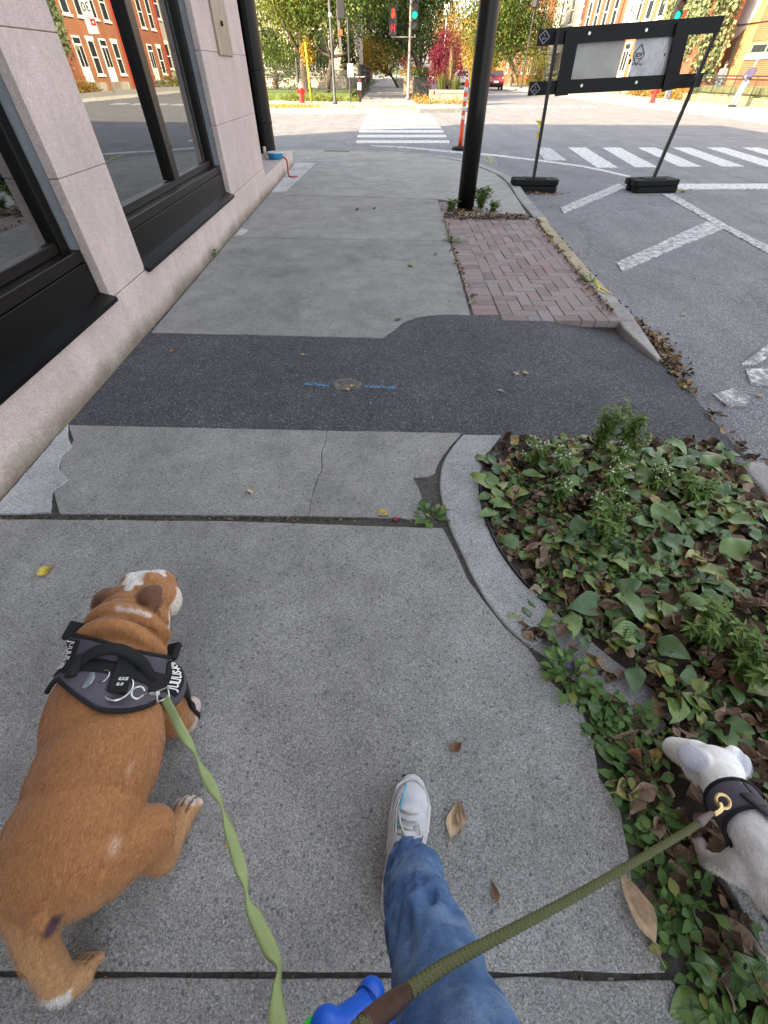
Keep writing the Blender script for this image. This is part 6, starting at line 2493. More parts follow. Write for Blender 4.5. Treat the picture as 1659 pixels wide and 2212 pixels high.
# jeans: both legs and the hips as one garment, wrinkled
t = NT('denim')
co = t.co('Object')
c = t.ramp(t.noise(7, 5, .65, co), [(.30, (.032, .072, .18)), (.5, (.085, .155, .30)), (.70, (.24, .33, .45))])
mpn = t.n('ShaderNodeMapping')
mpn.inputs['Scale'].default_value = (1, 1, .25)
t.ln(co, mpn.inputs[0])
c = t.mix(c, t.ramp(t.noise(700, 2, .6, mpn.outputs[0]), [(.3, .70), (.7, 1.3)]), .7, 'MULTIPLY')
wr_ = t.noise(16, 5, .6, t.co('Object', (1, 1, 2.2)), 1.5)
t.bump(t.math('ADD', t.math('MULTIPLY', wr_, 6.), t.noise(800, 2, .6, co)), .35, .004)
M_den = t.fin(c, .9, 0, .15)


def leg_tube(pts, rad, n=40, per=10, seed=0., fold=.006, wr=1.0):
    c_ = curve(pts, per)
    k = len(c_)
    v_, f_ = [], []
    ref = Vector((1, 0, 0))
    for i, p in enumerate(c_):
        u = i / (k - 1) * (len(rad) - 1)
        j = min(int(u), len(rad) - 2)
        r_ = rad[j] + (rad[j + 1] - rad[j]) * (u - j)
        d = (c_[min(i + 1, k - 1)] - c_[max(i - 1, 0)]).normalized()
        uu = (ref - ref.dot(d) * d).normalized()
        q_2 = d.cross(uu)
        for m_2 in range(n):
            a = 2 * PI * m_2 / n
            w1 = noise.noise((math.cos(a) * 1.3 + seed, math.sin(a) * 1.3, p.z * 9 + .8 * math.sin(a + seed)))
            w2 = noise.noise((math.cos(a) * 2.4 + 5, math.sin(a) * 2.4 + seed, p.z * 22 + 1.6 * math.cos(a)))
            bag = max(0, 1 - abs(p.z - .14) / .14) * .4 + max(0, 1 - abs(p.z - .42) / .12) * .9 + .25
            rr_ = r_ + fold * wr * bag * (w1 * 1.5 + (1 - abs(w2) * 3) * .75)
            v_.append(p + uu * math.cos(a) * rr_ + q_2 * math.sin(a) * rr_ * 1.04)
    for i in range(k - 1):
        for m_2 in range(n):
            a, b_2 = i * n + m_2, i * n + (m_2 + 1) % n
            f_.append((a, b_2, b_2 + n, a + n))
    return v_, f_


ank = gp(889, 1862, .085)
kn_ = gp(938, 2055, .43)
th_ = gp(966, 2200, .55)
th2 = gp(1050, 2480, .68)
hip = Vector((.17, -.30, .86))
jm = MB()
jm.add(*leg_tube([ank + Vector((0, .0, -.03)), ank + Vector((.0, -.01, .02)), gp(893, 1905, .20), gp(905, 1970, .32), kn_, th_, th2, hip, hip + Vector((-.02, -.08, .12))], [.046, .047, .054, .056, .055, .058, .07, .10, .11], 64, 22, 1.3, .0115))
jm.add(*leg_tube([Vector((-.02, -.62, .10)), Vector((-.0, -.60, .16)), Vector((.02, -.55, .32)), Vector((.03, -.44, .48)), Vector((.02, -.42, .65)), Vector((.0, -.38, .86)), Vector((.04, -.38, .98))], [.05, .055, .06, .064, .072, .10, .12], 36, 8, 4.1, .006))
je = jm.build('jeans', M_den, wk_, smooth=True)
s_ = je.modifiers.new('s', 'SOLIDIFY')
s_.thickness, s_.offset = .003, -1
# hem roll and side seam
hp2 = []
c_ = ank + Vector((0, 0, -.028))
tt = leg_tube([ank + Vector((0, .0, -.03)), ank + Vector((.0, -.01, .02)), gp(893, 1905, .20), gp(905, 1970, .32), kn_, th_, th2, hip, hip + Vector((-.02, -.08, .12))], [.046, .047, .054, .056, .055, .058, .07, .10, .11], 64, 22, 1.3, .0115)[0]
hem = [Vector(p) for p in tt[:64]]
cen = sum(hem, Vector()) / 64
hv, hf = [], []
for r_i in range(8):
    ring_ = [Vector(p) for p in tt[64 * r_i:64 * (r_i + 1)]]
    cr_ = sum(ring_, Vector()) / 64
    hv += [cr_ + (p - cr_) * (1.045 if r_i < 7 else 1.0) for p in ring_]
for r_i in range(7):
    for k in range(64):
        a_, b_2 = r_i * 64 + k, r_i * 64 + (k + 1) % 64
        hf.append((a_, b_2, b_2 + 64, a_ + 64))
ho = MB().add(hv, hf).build('hem', M_den, je, smooth=True)
ho.modifiers.new('s', 'SOLIDIFY').thickness = .002
hem2 = [Vector(p) for p in tt[64 * 6:64 * 7]]
cen2 = sum(hem2, Vector()) / 64
MB().tube([cen2 + (p - cen2) * 1.05 for p in hem2] + [cen2 + (hem2[0] - cen2) * 1.05], .0011, 5, False).build('hem_stitch', plain('stitch', (.20, .24, .30), .9), je, smooth=True)
seam = [Vector(tt[i * 64 + 38]) * 1.0 for i in range(0, 110)]
MB().tube([p + Vector((-.001, .0005, .001)) for p in seam], .0016, 5, False).build('side_seam', M_den, je, smooth=True)
# shoe
sh2 = MB()
for a, s, z, r_ in ((.08, 0, .045, .036), (.25, .0, .045, .037), (.45, .0, .045, .040), (.62, .002, .042, .044), (.78, .004, .038, .043), (.90, .002, .032, .032)):
    sh2.ell(FP(a, s, z), (r_ * 1.1, r_ * 1.15, r_ * (1.05 if a < .7 else .85)), (0, 0, -math.atan2(fd.x, fd.y)))
sh2.cap(FP(.12, 0, .07), .034, FP(.45, 0, .075), .036)
t = NT('silver_mesh')
co = t.co('Object')
wv_ = t.n('ShaderNodeTexWave', _Scale=150., _Distortion=.6)
wv_.bands_direction = 'X'
t.ln(co, wv_.inputs[0])
c = t.ramp(wv_.outputs['Fac'], [(.2, (.50, .50, .53)), (.7, (.72, .72, .73))])
c = t.mix(c, t.ramp(t.noise(30, 4, .6, co), [(.3, .8), (.7, 1.1)]), .6, 'MULTIPLY')
t.bump(wv_.outputs['Fac'], .4, .002)
M_shoe = t.fin(c, .5, .1, .4)
shoe = blob('shoe', sh2, M_shoe, wk_, .004, 5)
M_sole = plain('white_rubber', (.66, .65, .62), .6, var=.08, scale=30)
M_tread = plain('black_rubber_tread', (.02, .02, .02), .8)
out = [(.0, 0), (.03, .028), (.15, .036), (.4, .037), (.62, .046), (.80, .046), (.93, .032), (1.0, .006), (1.0, -.006), (.95, -.024), (.82, -.037), (.62, -.040), (.4, -.033), (.15, -.034), (.03, -.026)]
so = MB()
lo_ = [FP(a, s, .006) for a, s in out]
hi_ = [FP(a * 1.0, s * 1.04, .032 + (.012 if a < .3 else 0)) for a, s in out]
n_ = len(out)
so.add(lo_ + hi_, [tuple(range(n_)), tuple(range(2 * n_ - 1, n_ - 1, -1))] + [((i + 1) % n_, i, n_ + i, n_ + (i + 1) % n_) for i in range(n_)])
sole = so.build('sole', M_sole, shoe, bevel=.006, smooth=True)
tr = MB().prism([tuple(FP(a, s * .96, 0)[:2]) for a, s in out], .0005, .0055).build('tread', M_tread, shoe)
MB().tube([FP(1.012 - .0 * abs(k), k * .0075, .018 - abs(k) * .0005) for k in range(-3, 4)], .006, 7).build('toe_bumper', M_tread, shoe, smooth=True)
STR = bvh_of(shoe, wk_.location)


def on_shoe(a, s, off=.002):
    o_ = FP(a, s, .3)
    h_ = STR.ray_cast(o_, Vector((0, 0, -1)))
    p = h_[0] if h_[0] else FP(a, s, .06)
    return p + Vector((0, 0, off))


# overlays: toe rand, blue stripe, laces, tongue
M_silver = plain('silver_overlay', (.50, .48, .45), .35, .4)
MB().tube([on_shoe(.80 - .0, -.037, .0), on_shoe(.90, -.030), on_shoe(.965, -.012), on_shoe(.975, .008), on_shoe(.93, .026), on_shoe(.84, .038), on_shoe(.70, .040), on_shoe(.55, .036), on_shoe(.42, .03)], .0035, 6).build('toe_overlay', M_silver, shoe, smooth=True)
MB().tube([on_shoe(.92, -.012), on_shoe(.82, -.016), on_shoe(.70, -.018), on_shoe(.55, -.020)], .0022, 6).build('blue_stripe', plain('cyan_stripe', (.10, .42, .60), .5), shoe, smooth=True)
for dx_ in (-.027, -.032):
    MB().tube([on_shoe(.83, dx_ * .75), on_shoe(.70, dx_), on_shoe(.52, dx_ * .8), on_shoe(.42, dx_ * .5)], .0022, 6).build('side_overlay', M_silver, shoe, smooth=True)
M_lace = plain('lace', (.56, .54, .49), .8)
for i in range(5):
    a = .70 - i * .06
    MB().tube([on_shoe(a, -.018, .003), on_shoe(a - .015, 0, .006), on_shoe(a + .005, .018, .003)], .0028, 6).build('lace', M_lace, shoe, smooth=True)
MB().tube([on_shoe(.58, .012, .006), on_shoe(.62, .022, .012), on_shoe(.54, .028, .010), on_shoe(.50, .014, .008)], .0024, 6).build('lace', M_lace, shoe, smooth=True)
MB().tube([on_shoe(.52, -.006, .008), on_shoe(.60, -.016, .014), on_shoe(.68, -.02, .006)], .0024, 6).build('lace', M_lace, shoe, smooth=True)
# the trailing shoe behind
o = copy_tree(shoe, wk_)
o.location = (-.09, -.72, .0)

# the rest of the walker, behind the lens: hips, jacket, head, the hand on the leashes
M_jack = plain('dark_jacket', (.035, .04, .05), .85, bump=.3)
LH = gp(575, 2800, .94)
hp3 = MB()
hp3.ell((.07, -.40, .93), (.17, .13, .13))
hp3.cap((.13, -.37, .90), .115, (.16, -.31, .84), .10)
hp3.cap((.02, -.40, .92), .12, (.01, -.39, .84), .105)
blob('hips', hp3, M_den, wk_, .014, 4)
jk = MB()
jk.cap((.06, -.42, 1.00), .155, (.05, -.42, 1.34), .165)
jk.ell((.05, -.42, 1.40), (.20, .11, .08))
sl_, el_ = Vector((-.14, -.42, 1.38)), Vector((-.24, -.42, 1.12))
jk.cap(sl_, .07, el_, .06)
jk.cap(el_, .058, el_.lerp(LH, .85), .045)
sr_, er_ = Vector((.24, -.42, 1.38)), Vector((.30, -.36, 1.13))
jk.cap(sr_, .07, er_, .06)
jk.cap(er_, .058, Vector((.13, -.16, 1.17)), .045)
blob('jacket', jk, M_jack, wk_, .014, 4)
hd3 = MB()
hd3.cap((.05, -.41, 1.42), .055, (.05, -.39, 1.52), .052)
hd3.ell((.05, -.36, 1.60), (.078, .095, .115), (-.25, 0, 0))
hd3.ell((.05, -.268, 1.585), (.014, .02, .026))
for sx in (-1, 1):
    hd3.ell((.05 + sx * .078, -.37, 1.59), (.012, .022, .032))
blob('head', hd3, M_skin, wk_, .008, 3)
hr3 = MB()
hr3.ell((.05, -.385, 1.635), (.088, .098, .10))
hr3.ell((.05, -.44, 1.56), (.08, .06, .10))
blob('hair', hr3, M_hair, wk_, .010, 2)
for sx in (-1, 1):
    MB().ell((.05 + sx * .03, -.277, 1.61), (.011, .006, .007), seg=8, rings=6).build('eye', M_hair, wk_)
MB().ell((.05, -.276, 1.54), (.022, .006, .006), seg=8, rings=6).build('mouth', plain('lips', (.35, .12, .10), .5), wk_)


def fist(c, d, name):
    """closed hand: palm, four curled fingers, thumb"""
    d = d.normalized()
    s3 = d.cross(Vector((0, 0, 1))).normalized()
    u3 = s3.cross(d)
    m_ = MB()
    m_.ell(c, (.030, .036, .020))
    m_.cap(c - d * .045, .026, c, .03)
    for k, L_ in enumerate((.9, 1.0, .95, .8)):
        o3 = c + d * .028 + s3 * (-.027 + .018 * k)
        m_.cap(o3, .0095, o3 + d * .026 * L_ - u3 * .010, .009, 8)
        m_.cap(o3 + d * .026 * L_ - u3 * .010, .009, o3 + d * .012 - u3 * .034, .008, 8)
    m_.cap(c - s3 * .030 - u3 * .004, .011, c - s3 * .026 + d * .030 - u3 * .026, .009, 8)
    return blob(name, m_, M_skin, wk_, .0035, 3)


fist(LH, LH - el_, 'hand')
fist(Vector((.11, -.135, 1.185)), Vector((-.05, .06, .03)), 'hand')


# ------------------------------------------------------------------ planting bed
def edge_x(y):
    pts = [(p.x, p.y) for p in bi] if y > .70 else [(x + .03, yy) for x, yy in edge] + [(.64, -.5), (.65, -1.6)]
    pts = sorted(pts, key=lambda q: q[1])
    for (xa, ya), (xb, yb2) in zip(pts, pts[1:]):
        if ya <= y <= yb2:
            return xa + (xb - xa) * (y - ya) / max(1e-6, yb2 - ya)
    return pts[0][0] if y < pts[0][1] else pts[-1][0]


def in_bed(x, y):
    return -1.2 < y < 1.735 and edge_x(y) + .012 < x < ko(y) - .135


def mound(x, y):
    if inside(x, y, BAND2):
        return -.02
    d = min(x - edge_x(y), ko(y) - .13 - x, 1.74 - y)
    return -.025 + .05 * min(1, max(0, d) / .25) + .012 * noise.noise((x * 6, y * 6, 0))


g = []
NX, NY = 40, 90
v, f = [], []
for j in range(NY + 1):
    y = -1.2 + 2.95 * j / NY
    a, b_2 = edge_x(min(y, 1.73)) - .02, ko(y) - .12
    for i in range(NX + 1):
        x = a + (b_2 - a) * i / NX
        v.append((x, y, mound(x, min(y, 1.73))))
for j in range(NY):
    for i in range(NX):
        q = j * (NX + 1) + i
        f.append((q, q + 1, q + NX + 2, q + NX + 1))
struct('planting_bed', MB().add(v, f), M_soil, smooth=True)

# ---- leaf templates: stations along the midrib, three or five points across
def leaf_tmpl(L_, W_, prof, curl=.2, fold=.12, twist=0., across=3, droop=0., petiole=0., wave=0.):
    v_, f_ = [], []
    n = len(prof)
    for i, w_ in enumerate(prof):
        t_ = i / (n - 1)
        for k in range(across):
            s_ = -1 + 2 * k / (across - 1)
            x = s_ * w_ * W_ / 2
            z = fold * abs(s_) * w_ * W_ + curl * L_ * (t_ - .5) ** 2 - droop * L_ * t_ * t_ + wave * math.sin(t_ * 9 + s_ * 2) * w_ * L_ * .1
            z += twist * s_ * (t_ - .5) * W_
            v_.append((x, petiole + t_ * L_, z))
    for i in range(n - 1):
        for k in range(across - 1):
            q = i * across + k
            f_.append((q, q + 1, q + across + 1, q + across))
    if petiole:
        b0 = len(v_)
        v_ += [(-.002, 0, -.004), (.002, 0, -.004), (.002, petiole + .004, .002), (-.002, petiole + .004, .002)]
        f_.append((b0, b0 + 1, b0 + 2, b0 + 3))
    return np.array(v_), f_


OV = [.02, .45, .85, 1.0, .9, .62, .3, .02]
DRY = [leaf_tmpl(.058, .040, OV, .5, .22, .3), leaf_tmpl(.05, .032, OV, 1.0, .35, -.4), leaf_tmpl(.068, .036, [.02, .5, .9, .95, .7, .5, .2, .02], .35, .45, .5, wave=.7), leaf_tmpl(.045, .042, OV, -.6, .1, .2, wave=.9), leaf_tmpl(.03, .016, OV, .4, .3, .1)]


def scatter(pts, tmpls, name, mat, label, cat, smin=.7, smax=1.3, tilt=.35, parent=None, kind='stuff'):
    """many leaves in one mesh"""
    vv, ff = [], []
    base = 0
    for (x, y, z) in pts:
        tv, tf = tmpls[random.randrange(len(tmpls))]
        m_ = Euler((random.gauss(0, tilt), random.gauss(0, tilt), random.uniform(0, 2 * PI))).to_matrix()
        s_ = random.uniform(smin, smax)
        a = (np.array(m_) @ tv.T).T * s_
        a[:, 2] -= min(0, a[:, 2].min())
        vv.append(a + np.array((x, y, z)))
        ff += [tuple(i + base for i in q) for q in tf]
        base += len(tv)
    vv = np.concatenate(vv)
    m2 = MB()
    m2.v = [tuple(p) for p in vv]
    m2.f = ff
    o_ = m2.build(name, mat, parent)
    tag(o_, label, cat, None, kind)
    return o_


def dry_mat(name, stops):
    t = NT(name)
    g_ = t.n('ShaderNodeNewGeometry')
    c = t.ramp(g_.outputs['Random Per Island'], stops)
    c = t.mix(c, t.ramp(t.noise(90, 4, .7, t.co('World')), [(.3, .6), (.7, 1.25)]), .7, 'MULTIPLY')
    return t.fin(c, .8, 0, .25)


M_dry = dry_mat('dry_leaves', [(0, (.05, .032, .022)), (.3, (.10, .064, .042)), (.55, (.19, .13, .09)), (.75, (.33, .24, .17)), (.85, (.22, .10, .05)), (.92, (.40, .30, .10)), (1, (.44, .36, .28))])
pts = []
while len(pts) < 2500:
    x, y = random.uniform(.42, 1.7), random.uniform(-.6, 1.735)
    if in_bed(x, y) and not (inside(x, y, BAND2) and random.random() < .80) and not (x > .8 and y < .08 and random.random() < .7):
        pts.append((x, y, max(mound(x, y), .003 if inside(x, y, BAND2) else -1) + random.uniform(0, .020)))
scatter(pts, DRY, 'leaf_litter', M_dry, 'brown dry leaves carpeting the planting bed', 'leaves', .5, 1.25, .55)
pts = []
for k in range(900):
    y = random.choice([random.gauss(2.95, .35), random.gauss(1.2, .5), random.uniform(3.2, 6), random.gauss(2.9, .25)])
    if .3 < y < 6.2 and not (1.75 < y < 2.3 and random.random() < .5):
        pts.append((ko(y) + .015 + abs(random.gauss(0, .055)) * (1.2 if 2.5 < y < 3.4 else .6), y, ROAD_Z + random.uniform(.002, .02)))
scatter(pts, DRY, 'gutter_leaves', M_dry, 'brown leaves gathered in the gutter along the kerb', 'leaves', .5, .9, .4)
pts = [(random.uniform(.74, 1.85), random.gauss(6.42, .07), .004 + random.uniform(0, .012)) for k in range(420)] + [(pole.location.x + random.gauss(0, .16), pole.location.y + random.gauss(-.12, .12), .004) for k in range(160)] + [(ko(y) - .14 + random.gauss(0, .02), y, .004) for y in [random.uniform(3.3, 6.3) for k in range(160)]] + [(.69 + .035 * (y - 3.3) / 3 + random.gauss(0, .012), y, .004) for y in [random.uniform(3.4, 6.3) for k in range(90)]]
scatter(pts, DRY, 'drifted_leaves', M_dry, 'crumbled brown leaves drifted round the pole foot and the brick strip', 'leaves', .45, .85, .35)
pts = [(w1.x + random.gauss(-.05, .25), w1.y - .22 + random.gauss(0, .06), ROAD_Z + .004) for k in range(110)]
scatter(pts, DRY, 'drifted_leaves', M_dry, 'small heap of brown leaves against the left barricade weight', 'leaves', .5, .9, .35)
# crumbs and moss in the joints
M_moss2 = plain('joint_moss', (.05, .065, .02), .95, var=.5, scale=60)
pts = [(random.uniform(-1.6, .2), 1.178 + random.gauss(0, .006) - .012 * 0, -.012) for k in range(330)] + [(random.uniform(-1.5, .55), -.107 + random.gauss(0, .004), -.012) for k in range(160)]
scatter(pts, [DRY[4]], 'joint_litter', M_dry, 'leaf crumbs lying in the open joints between the slabs', 'leaves', .3, .7, .5)
pts = [(random.gauss(c_, .10), 1.178 + random.gauss(0, .007), -.014) for c_ in (-1.45, -1.05, -.6, -.35) for k in range(240)]
scatter(pts, [leaf_tmpl(.010, .006, OV, .3, .2)], 'joint_moss', leaf_mat('moss', [(0, (.035, .05, .012)), (1, (.10, .12, .03))]), 'green moss growing in the joint across the sidewalk', 'moss', .6, 1.4, .9)
# grit in the broken corner and along the band
gr_ = MB()
for k in range(760):
    if k < 540:
        x, y = random.uniform(.14, .245), random.uniform(1.19, 1.45)
    else:
        u = random.random()
        p = bo[int(u * (len(bo) - 1))]
        x, y = p.x - random.uniform(.0, .02), p.y + random.gauss(0, .02)
    r = random.uniform(.0018, .006)
    gr_.ell((x, y, -.014 + r * .4), (r, r * random.uniform(.6, 1), r * .7), (0, 0, random.uniform(0, 3)), 5, 3)
tag(gr_.build('grit', M_gravel), 'loose grit in the broken slab corner and the joint along the band', 'grit', kind='stuff')

# ---- single fallen leaves
LEAF_COL = {'yellow': (.50, .36, .05), 'tan': (.40, .28, .17), 'brown': (.16, .085, .045), 'red': (.30, .02, .06), 'green': (.34, .33, .12), 'pale': (.46, .38, .26)}
LM = {k: plain('fallen_leaf_' + k, c_, .75, var=.3, scale=60) for k, c_ in LEAF_COL.items()}


def fallen(px, py, size, col, label, z=.002, rz=None, k=0, group='single leaves on the pavement'):
    p = gp(px, py, z)
    tv, tf = leaf_tmpl(.058, .040, OV, (.5, .9, .3)[k % 3], .2, .3, 5, wave=.5) if k < 3 else leaf_tmpl(.058, .028, [.02, .5, .9, .95, .7, .5, .2, .02], .25, .35, .2, 5, wave=.5)
    tv = tv * (size / .058)
    tv[:, 2] -= tv[:, 2].min()
    m2 = MB()
    m2.v = [tuple(q) for q in tv]
    m2.f = tf
    e_ = empty('fallen_leaf', p, rz if rz is not None else random.uniform(0, 6.28), label, 'leaf', group)
    m2.build('blade', LM[col], e_, world=False, smooth=True)
    MB().tube([(0, -.28 * size, .002), (0, 0, .003), (0, .9 * size, tv[:, 2].max() * .2 + .003)], [.0011, .001, .0005], 5).build('stalk', LM[col], e_, world=False)
    return e_


fallen(84, 1246, .062, 'yellow', 'yellow leaf on the slab to the left of the bulldog head', rz=-.6)
fallen(543, 1068, .050, 'pale', 'pale tan leaf on the cracked slab', rz=.2)
fallen(838, 1116, .055, 'yellow', 'yellow leaf lying in the wide slab joint', -.004, rz=1.0)
fallen(866, 1119, .035, 'red', 'small dark red leaf in the wide slab joint', -.004, rz=2)
fallen(995, 1607, .038, 'brown', 'small curled brown leaf on the slab above the shoe', k=1)
fallen(972, 1812, .085, 'tan', 'long tan leaf to the right of the shoe', rz=-.35, k=3)
fallen(996, 1790, .055, 'tan', 'short tan leaf overlapping the long one beside the shoe', rz=-.1, k=3)
fallen(1412, 2040, .125, 'tan', 'large tan pointed leaf at the slab edge by the plants', .012, rz=.25, k=3)
fallen(1325, 1712, .075, 'green', 'yellow-green leaf at the slab edge near the white dog', .008, rz=-1.4)
fallen(1075, 1950, .038, 'brown', 'torn dark leaf on the slab above the rope', rz=.2, k=3)
fallen(487, 1829, .018, 'yellow', 'tiny yellow leaf on the slab beside the green leash')
fallen(1112, 812, .052, 'pale', 'crumpled pale leaf on the asphalt, left of a pair', -.002, k=1)
fallen(1138, 812, .050, 'pale', 'crumpled pale leaf on the asphalt, right of a pair', -.002, k=1)
fallen(1088, 848, .045, 'pale', 'pale folded leaf on the asphalt below the pair', -.002, rz=.9, k=3)
fallen(1182, 805, .030, 'brown', 'small brown leaf on the asphalt at the end of the crease', -.002)
fallen(752, 838, .045, 'tan', 'tan leaf in the muddy ring between the blue marks', -.002, k=1)
fallen(766, 833, .026, 'yellow', 'small yellow leaf in the muddy ring between the blue marks', -.002)
fallen(868, 834, .028, 'brown', 'small brown leaf at the right end of the blue marks', -.002)
fallen(893, 578, .085, 'green', 'olive leaf on the slab left of the brick strip', rz=.8, k=3)
fallen(940, 552, .07, 'brown', 'brown leaf on the slab close to the brick strip', k=3)
fallen(368, 762, .055, 'brown', 'brown leaf on the asphalt near the granite wall', -.002)
fallen(660, 767, .03, 'tan', 'small tan leaf in the middle of the asphalt strip', -.002)
fallen(866, 690, .06, 'brown', 'brown leaf at the bulge where slab meets asphalt', -.002, k=1)
fallen(1472, 682, .055, 'pale', 'pale leaf lying alone on the road', ROAD_Z + .006, k=1)
fallen(1385, 906, .045, 'tan', 'tan leaf on the apron near the gutter', -.05, k=1)
fallen(1645, 862, .05, 'pale', 'pale leaf on the road by the worn paint', ROAD_Z + .006, k=1)
fallen(770, 452, .10, 'brown', 'left brown leaf of two on the slab short of the pole', k=3)
fallen(807, 450, .09, 'brown', 'right brown leaf of two on the slab short of the pole', k=3)
fallen(1470, 414, .10, 'yellow', 'yellow leaf beside the right barricade weight', ROAD_Z + .006, k=1)
fallen(1245, 1330 + 95, .06, 'brown', 'curled brown leaf at the tip of the concrete band', .006, k=1)
for i_, (px, py) in enumerate(((640, 812), (800, 870), (1010, 905), (920, 760), (480, 842), (585, 900), (1240, 860), (1330, 840), (1210, 700), (1270, 720), (700, 1050), (430, 980))):
    fallen(px, py, .016, 'pale' if i_ % 2 else 'tan', 'tiny pale leaflet scattered on the pavement', .0 if py > 930 else -.003, k=3, group='tiny leaflets')


# ---- broad-leaved plantains
def plantain_mat():
    t = NT('plantain_leaf')
    r = t.rnd()
    c = t.ramp(r, [(0, (.045, .100, .026)), (.4, (.075, .145, .030)), (.75, (.120, .195, .036)), (.93, (.19, .24, .05)), (1, (.28, .26, .07))])
    sx_ = t.n('ShaderNodeSeparateXYZ')
    t.ln(t.co('Object'), sx_.inputs[0])
    # parallel veins follow the blade
    wv2 = t.math('SINE', t.math('MULTIPLY', sx_.outputs[0], 900.))
    vein = t.ramp(wv2, [(.78, 0.), (1., 1.)])
    c = t.mix(c, (.12, .17, .07), t.math('MULTIPLY', vein, .22))
    c = t.mix(c, t.ramp(t.noise(60, 4, .7), [(.3, .72), (.7, 1.25)]), .7, 'MULTIPLY')
    spot = t.ramp(t.noise(35, 3, .6, t.co('World')), [(.68, 0.), (.72, 1.)])
    c = t.mix(c, (.14, .10, .04), t.math('MULTIPLY', spot, .6))
    t.bump(wv2, .16, .003)
    return t.fin(c, .36, 0, .6)


M_plant = plantain_mat()
PM = []
for k in range(6):
    tv, tf = leaf_tmpl(.074 + .010 * (k % 3), .056 + .008 * (k % 2), [.12, .62, .92, 1.0, .97, .86, .66, .38, .05], .1, .10 - .05 * (k % 3), (-.2, .2, .35)[k % 3], 7, .25 + .12 * (k % 4), .035, .35 + .3 * (k % 2))
    me = bpy.data.meshes.new('leaf')
    me.from_pydata([tuple(q) for q in tv], [], tf)
    me.materials.append(M_plant)
    me.polygons.foreach_set('use_smooth', [True] * len(me.polygons))
    PM.append(me)
crown_me = MB().ell((0, 0, .006), (.012, .012, .010), seg=8, rings=5).mesh('crown')
crown_me.materials.append(plain('plant_crown', (.10, .11, .04), .8))
spots = []
rg = random.Random(21)
tries = 0
while len(spots) < 200 and tries < 12000:
    tries += 1
    x, y = rg.uniform(.42, 1.66), rg.uniform(-.35, 1.70)
    if not in_bed(x, y) or x - edge_x(y) < .05 and y > .7:
        continue
    if noise.noise((x * 2.2, y * 2.2, 9)) < -.30 - .25 * (y < .5):
        continue
    if any((x - a) ** 2 + (y - b_2) ** 2 < .062 ** 2 for a, b_2 in spots):
        continue
    if .68 < x < .90 and -.05 < y < .34:      # where the white dog stands
        continue
    if inside(x, y, BAND2):
        continue
    spots.append((x, y))
LBL = lambda x, y: ('broad-leaved plantain low in the bed near the white dog' if y < .5 else 'broad-leaved plantain along the curved concrete band' if x - edge_x(y) < .30 else 'broad-leaved plantain along the kerb side of the planting bed' if x > 1.3 else 'broad-leaved plantain in the middle of the planting bed')
NUM = {4: 'four', 5: 'five', 6: 'six', 7: 'seven'}
for x, y in spots:
    n_ = rg.randint(4, 7)
    sc_ = rg.choice((.5, .66, .78, .9, 1.02, 1.2)) * rg.uniform(.9, 1.1) * (1 if y > .45 else .8)
    size_w = 'small' if sc_ < .62 else 'large' if sc_ > .92 else 'middle-sized'
    lab = LBL(x, y).replace('broad-leaved plantain', '%s plantain of %s broad leaves' % (size_w, NUM[n_]))
    e_ = empty('plantain', (x, y, mound(x, y)), rg.uniform(0, 6.28), lab, 'plant', LBL(x, y).replace('broad-leaved plantain', 'plantains'))
    o = bpy.data.objects.new('crown', crown_me)
    COL.objects.link(o)
    o.parent = e_
    for k in range(n_):
        o = bpy.data.objects.new('leaf', PM[rg.randrange(6)])
        COL.objects.link(o)
        o.parent = e_
        s_ = sc_ * rg.uniform(.7, 1.1)
        o.scale = (s_, s_, s_)
        o.rotation_euler = (rg.uniform(.15, .75), rg.gauss(0, .2), 2 * PI * k / n_ + rg.gauss(0, .3))
        o.location = (0, 0, .006)

# ---- small round-leaved weeds along the slab edge
G_small = leaf_mat('weed_leaves', [(0, (.055, .12, .03)), (.5, (.095, .18, .038)), (.9, (.15, .23, .05)), (1, (.24, .25, .06))], .2, .5)
G_fresh = leaf_mat('herb_leaves', [(0, (.07, .14, .025)), (.6, (.12, .20, .035)), (1, (.20, .25, .06))], .25, .5)
RND = [leaf_tmpl(.026, .020, [.06, .62, .95, 1.0, .9, .6, .1], .2, .12, .1, 3, .3, .012), leaf_tmpl(.020, .016, [.06, .62, .95, 1.0, .9, .6, .1], .2, .15, -.1, 3, .2, .010), leaf_tmpl(.034, .020, [.06, .5, .9, 1.0, .8, .5, .05], .2, .12, .1, 3, .35, .012)]


def weed_clump(x, y, r, n, label, group, z=None, mat=None, tm=None, h=.03, name='weed_clump'):
    m2 = MB()
    z0_ = mound(x, y) if z is None else z
    for k in range(n):
        a, rr_ = random.uniform(0, 6.28), r * math.sqrt(random.random())
        px_, py_ = rr_ * math.cos(a), rr_ * math.sin(a)
        tv, tf = random.choice(tm or RND)
        m_ = Euler((random.uniform(-.1, .7), random.gauss(0, .25), a - PI / 2 + random.gauss(0, .7))).to_matrix()
        q = (np.array(m_) @ tv.T).T * random.uniform(.7, 1.2) + np.array((px_, py_, .004 + random.uniform(0, h)))
        m2.add([tuple(p) for p in q], tf)
        m2.tube([(0, 0, 0), (px_ * .6, py_ * .6, .004), (px_, py_, q[0][2])], .0009, 3)
    o_ = m2.build(name, mat or G_small, None, smooth=True)
    o_.location = (x, y, z0_)
    return tag(o_, label, 'weeds', group)


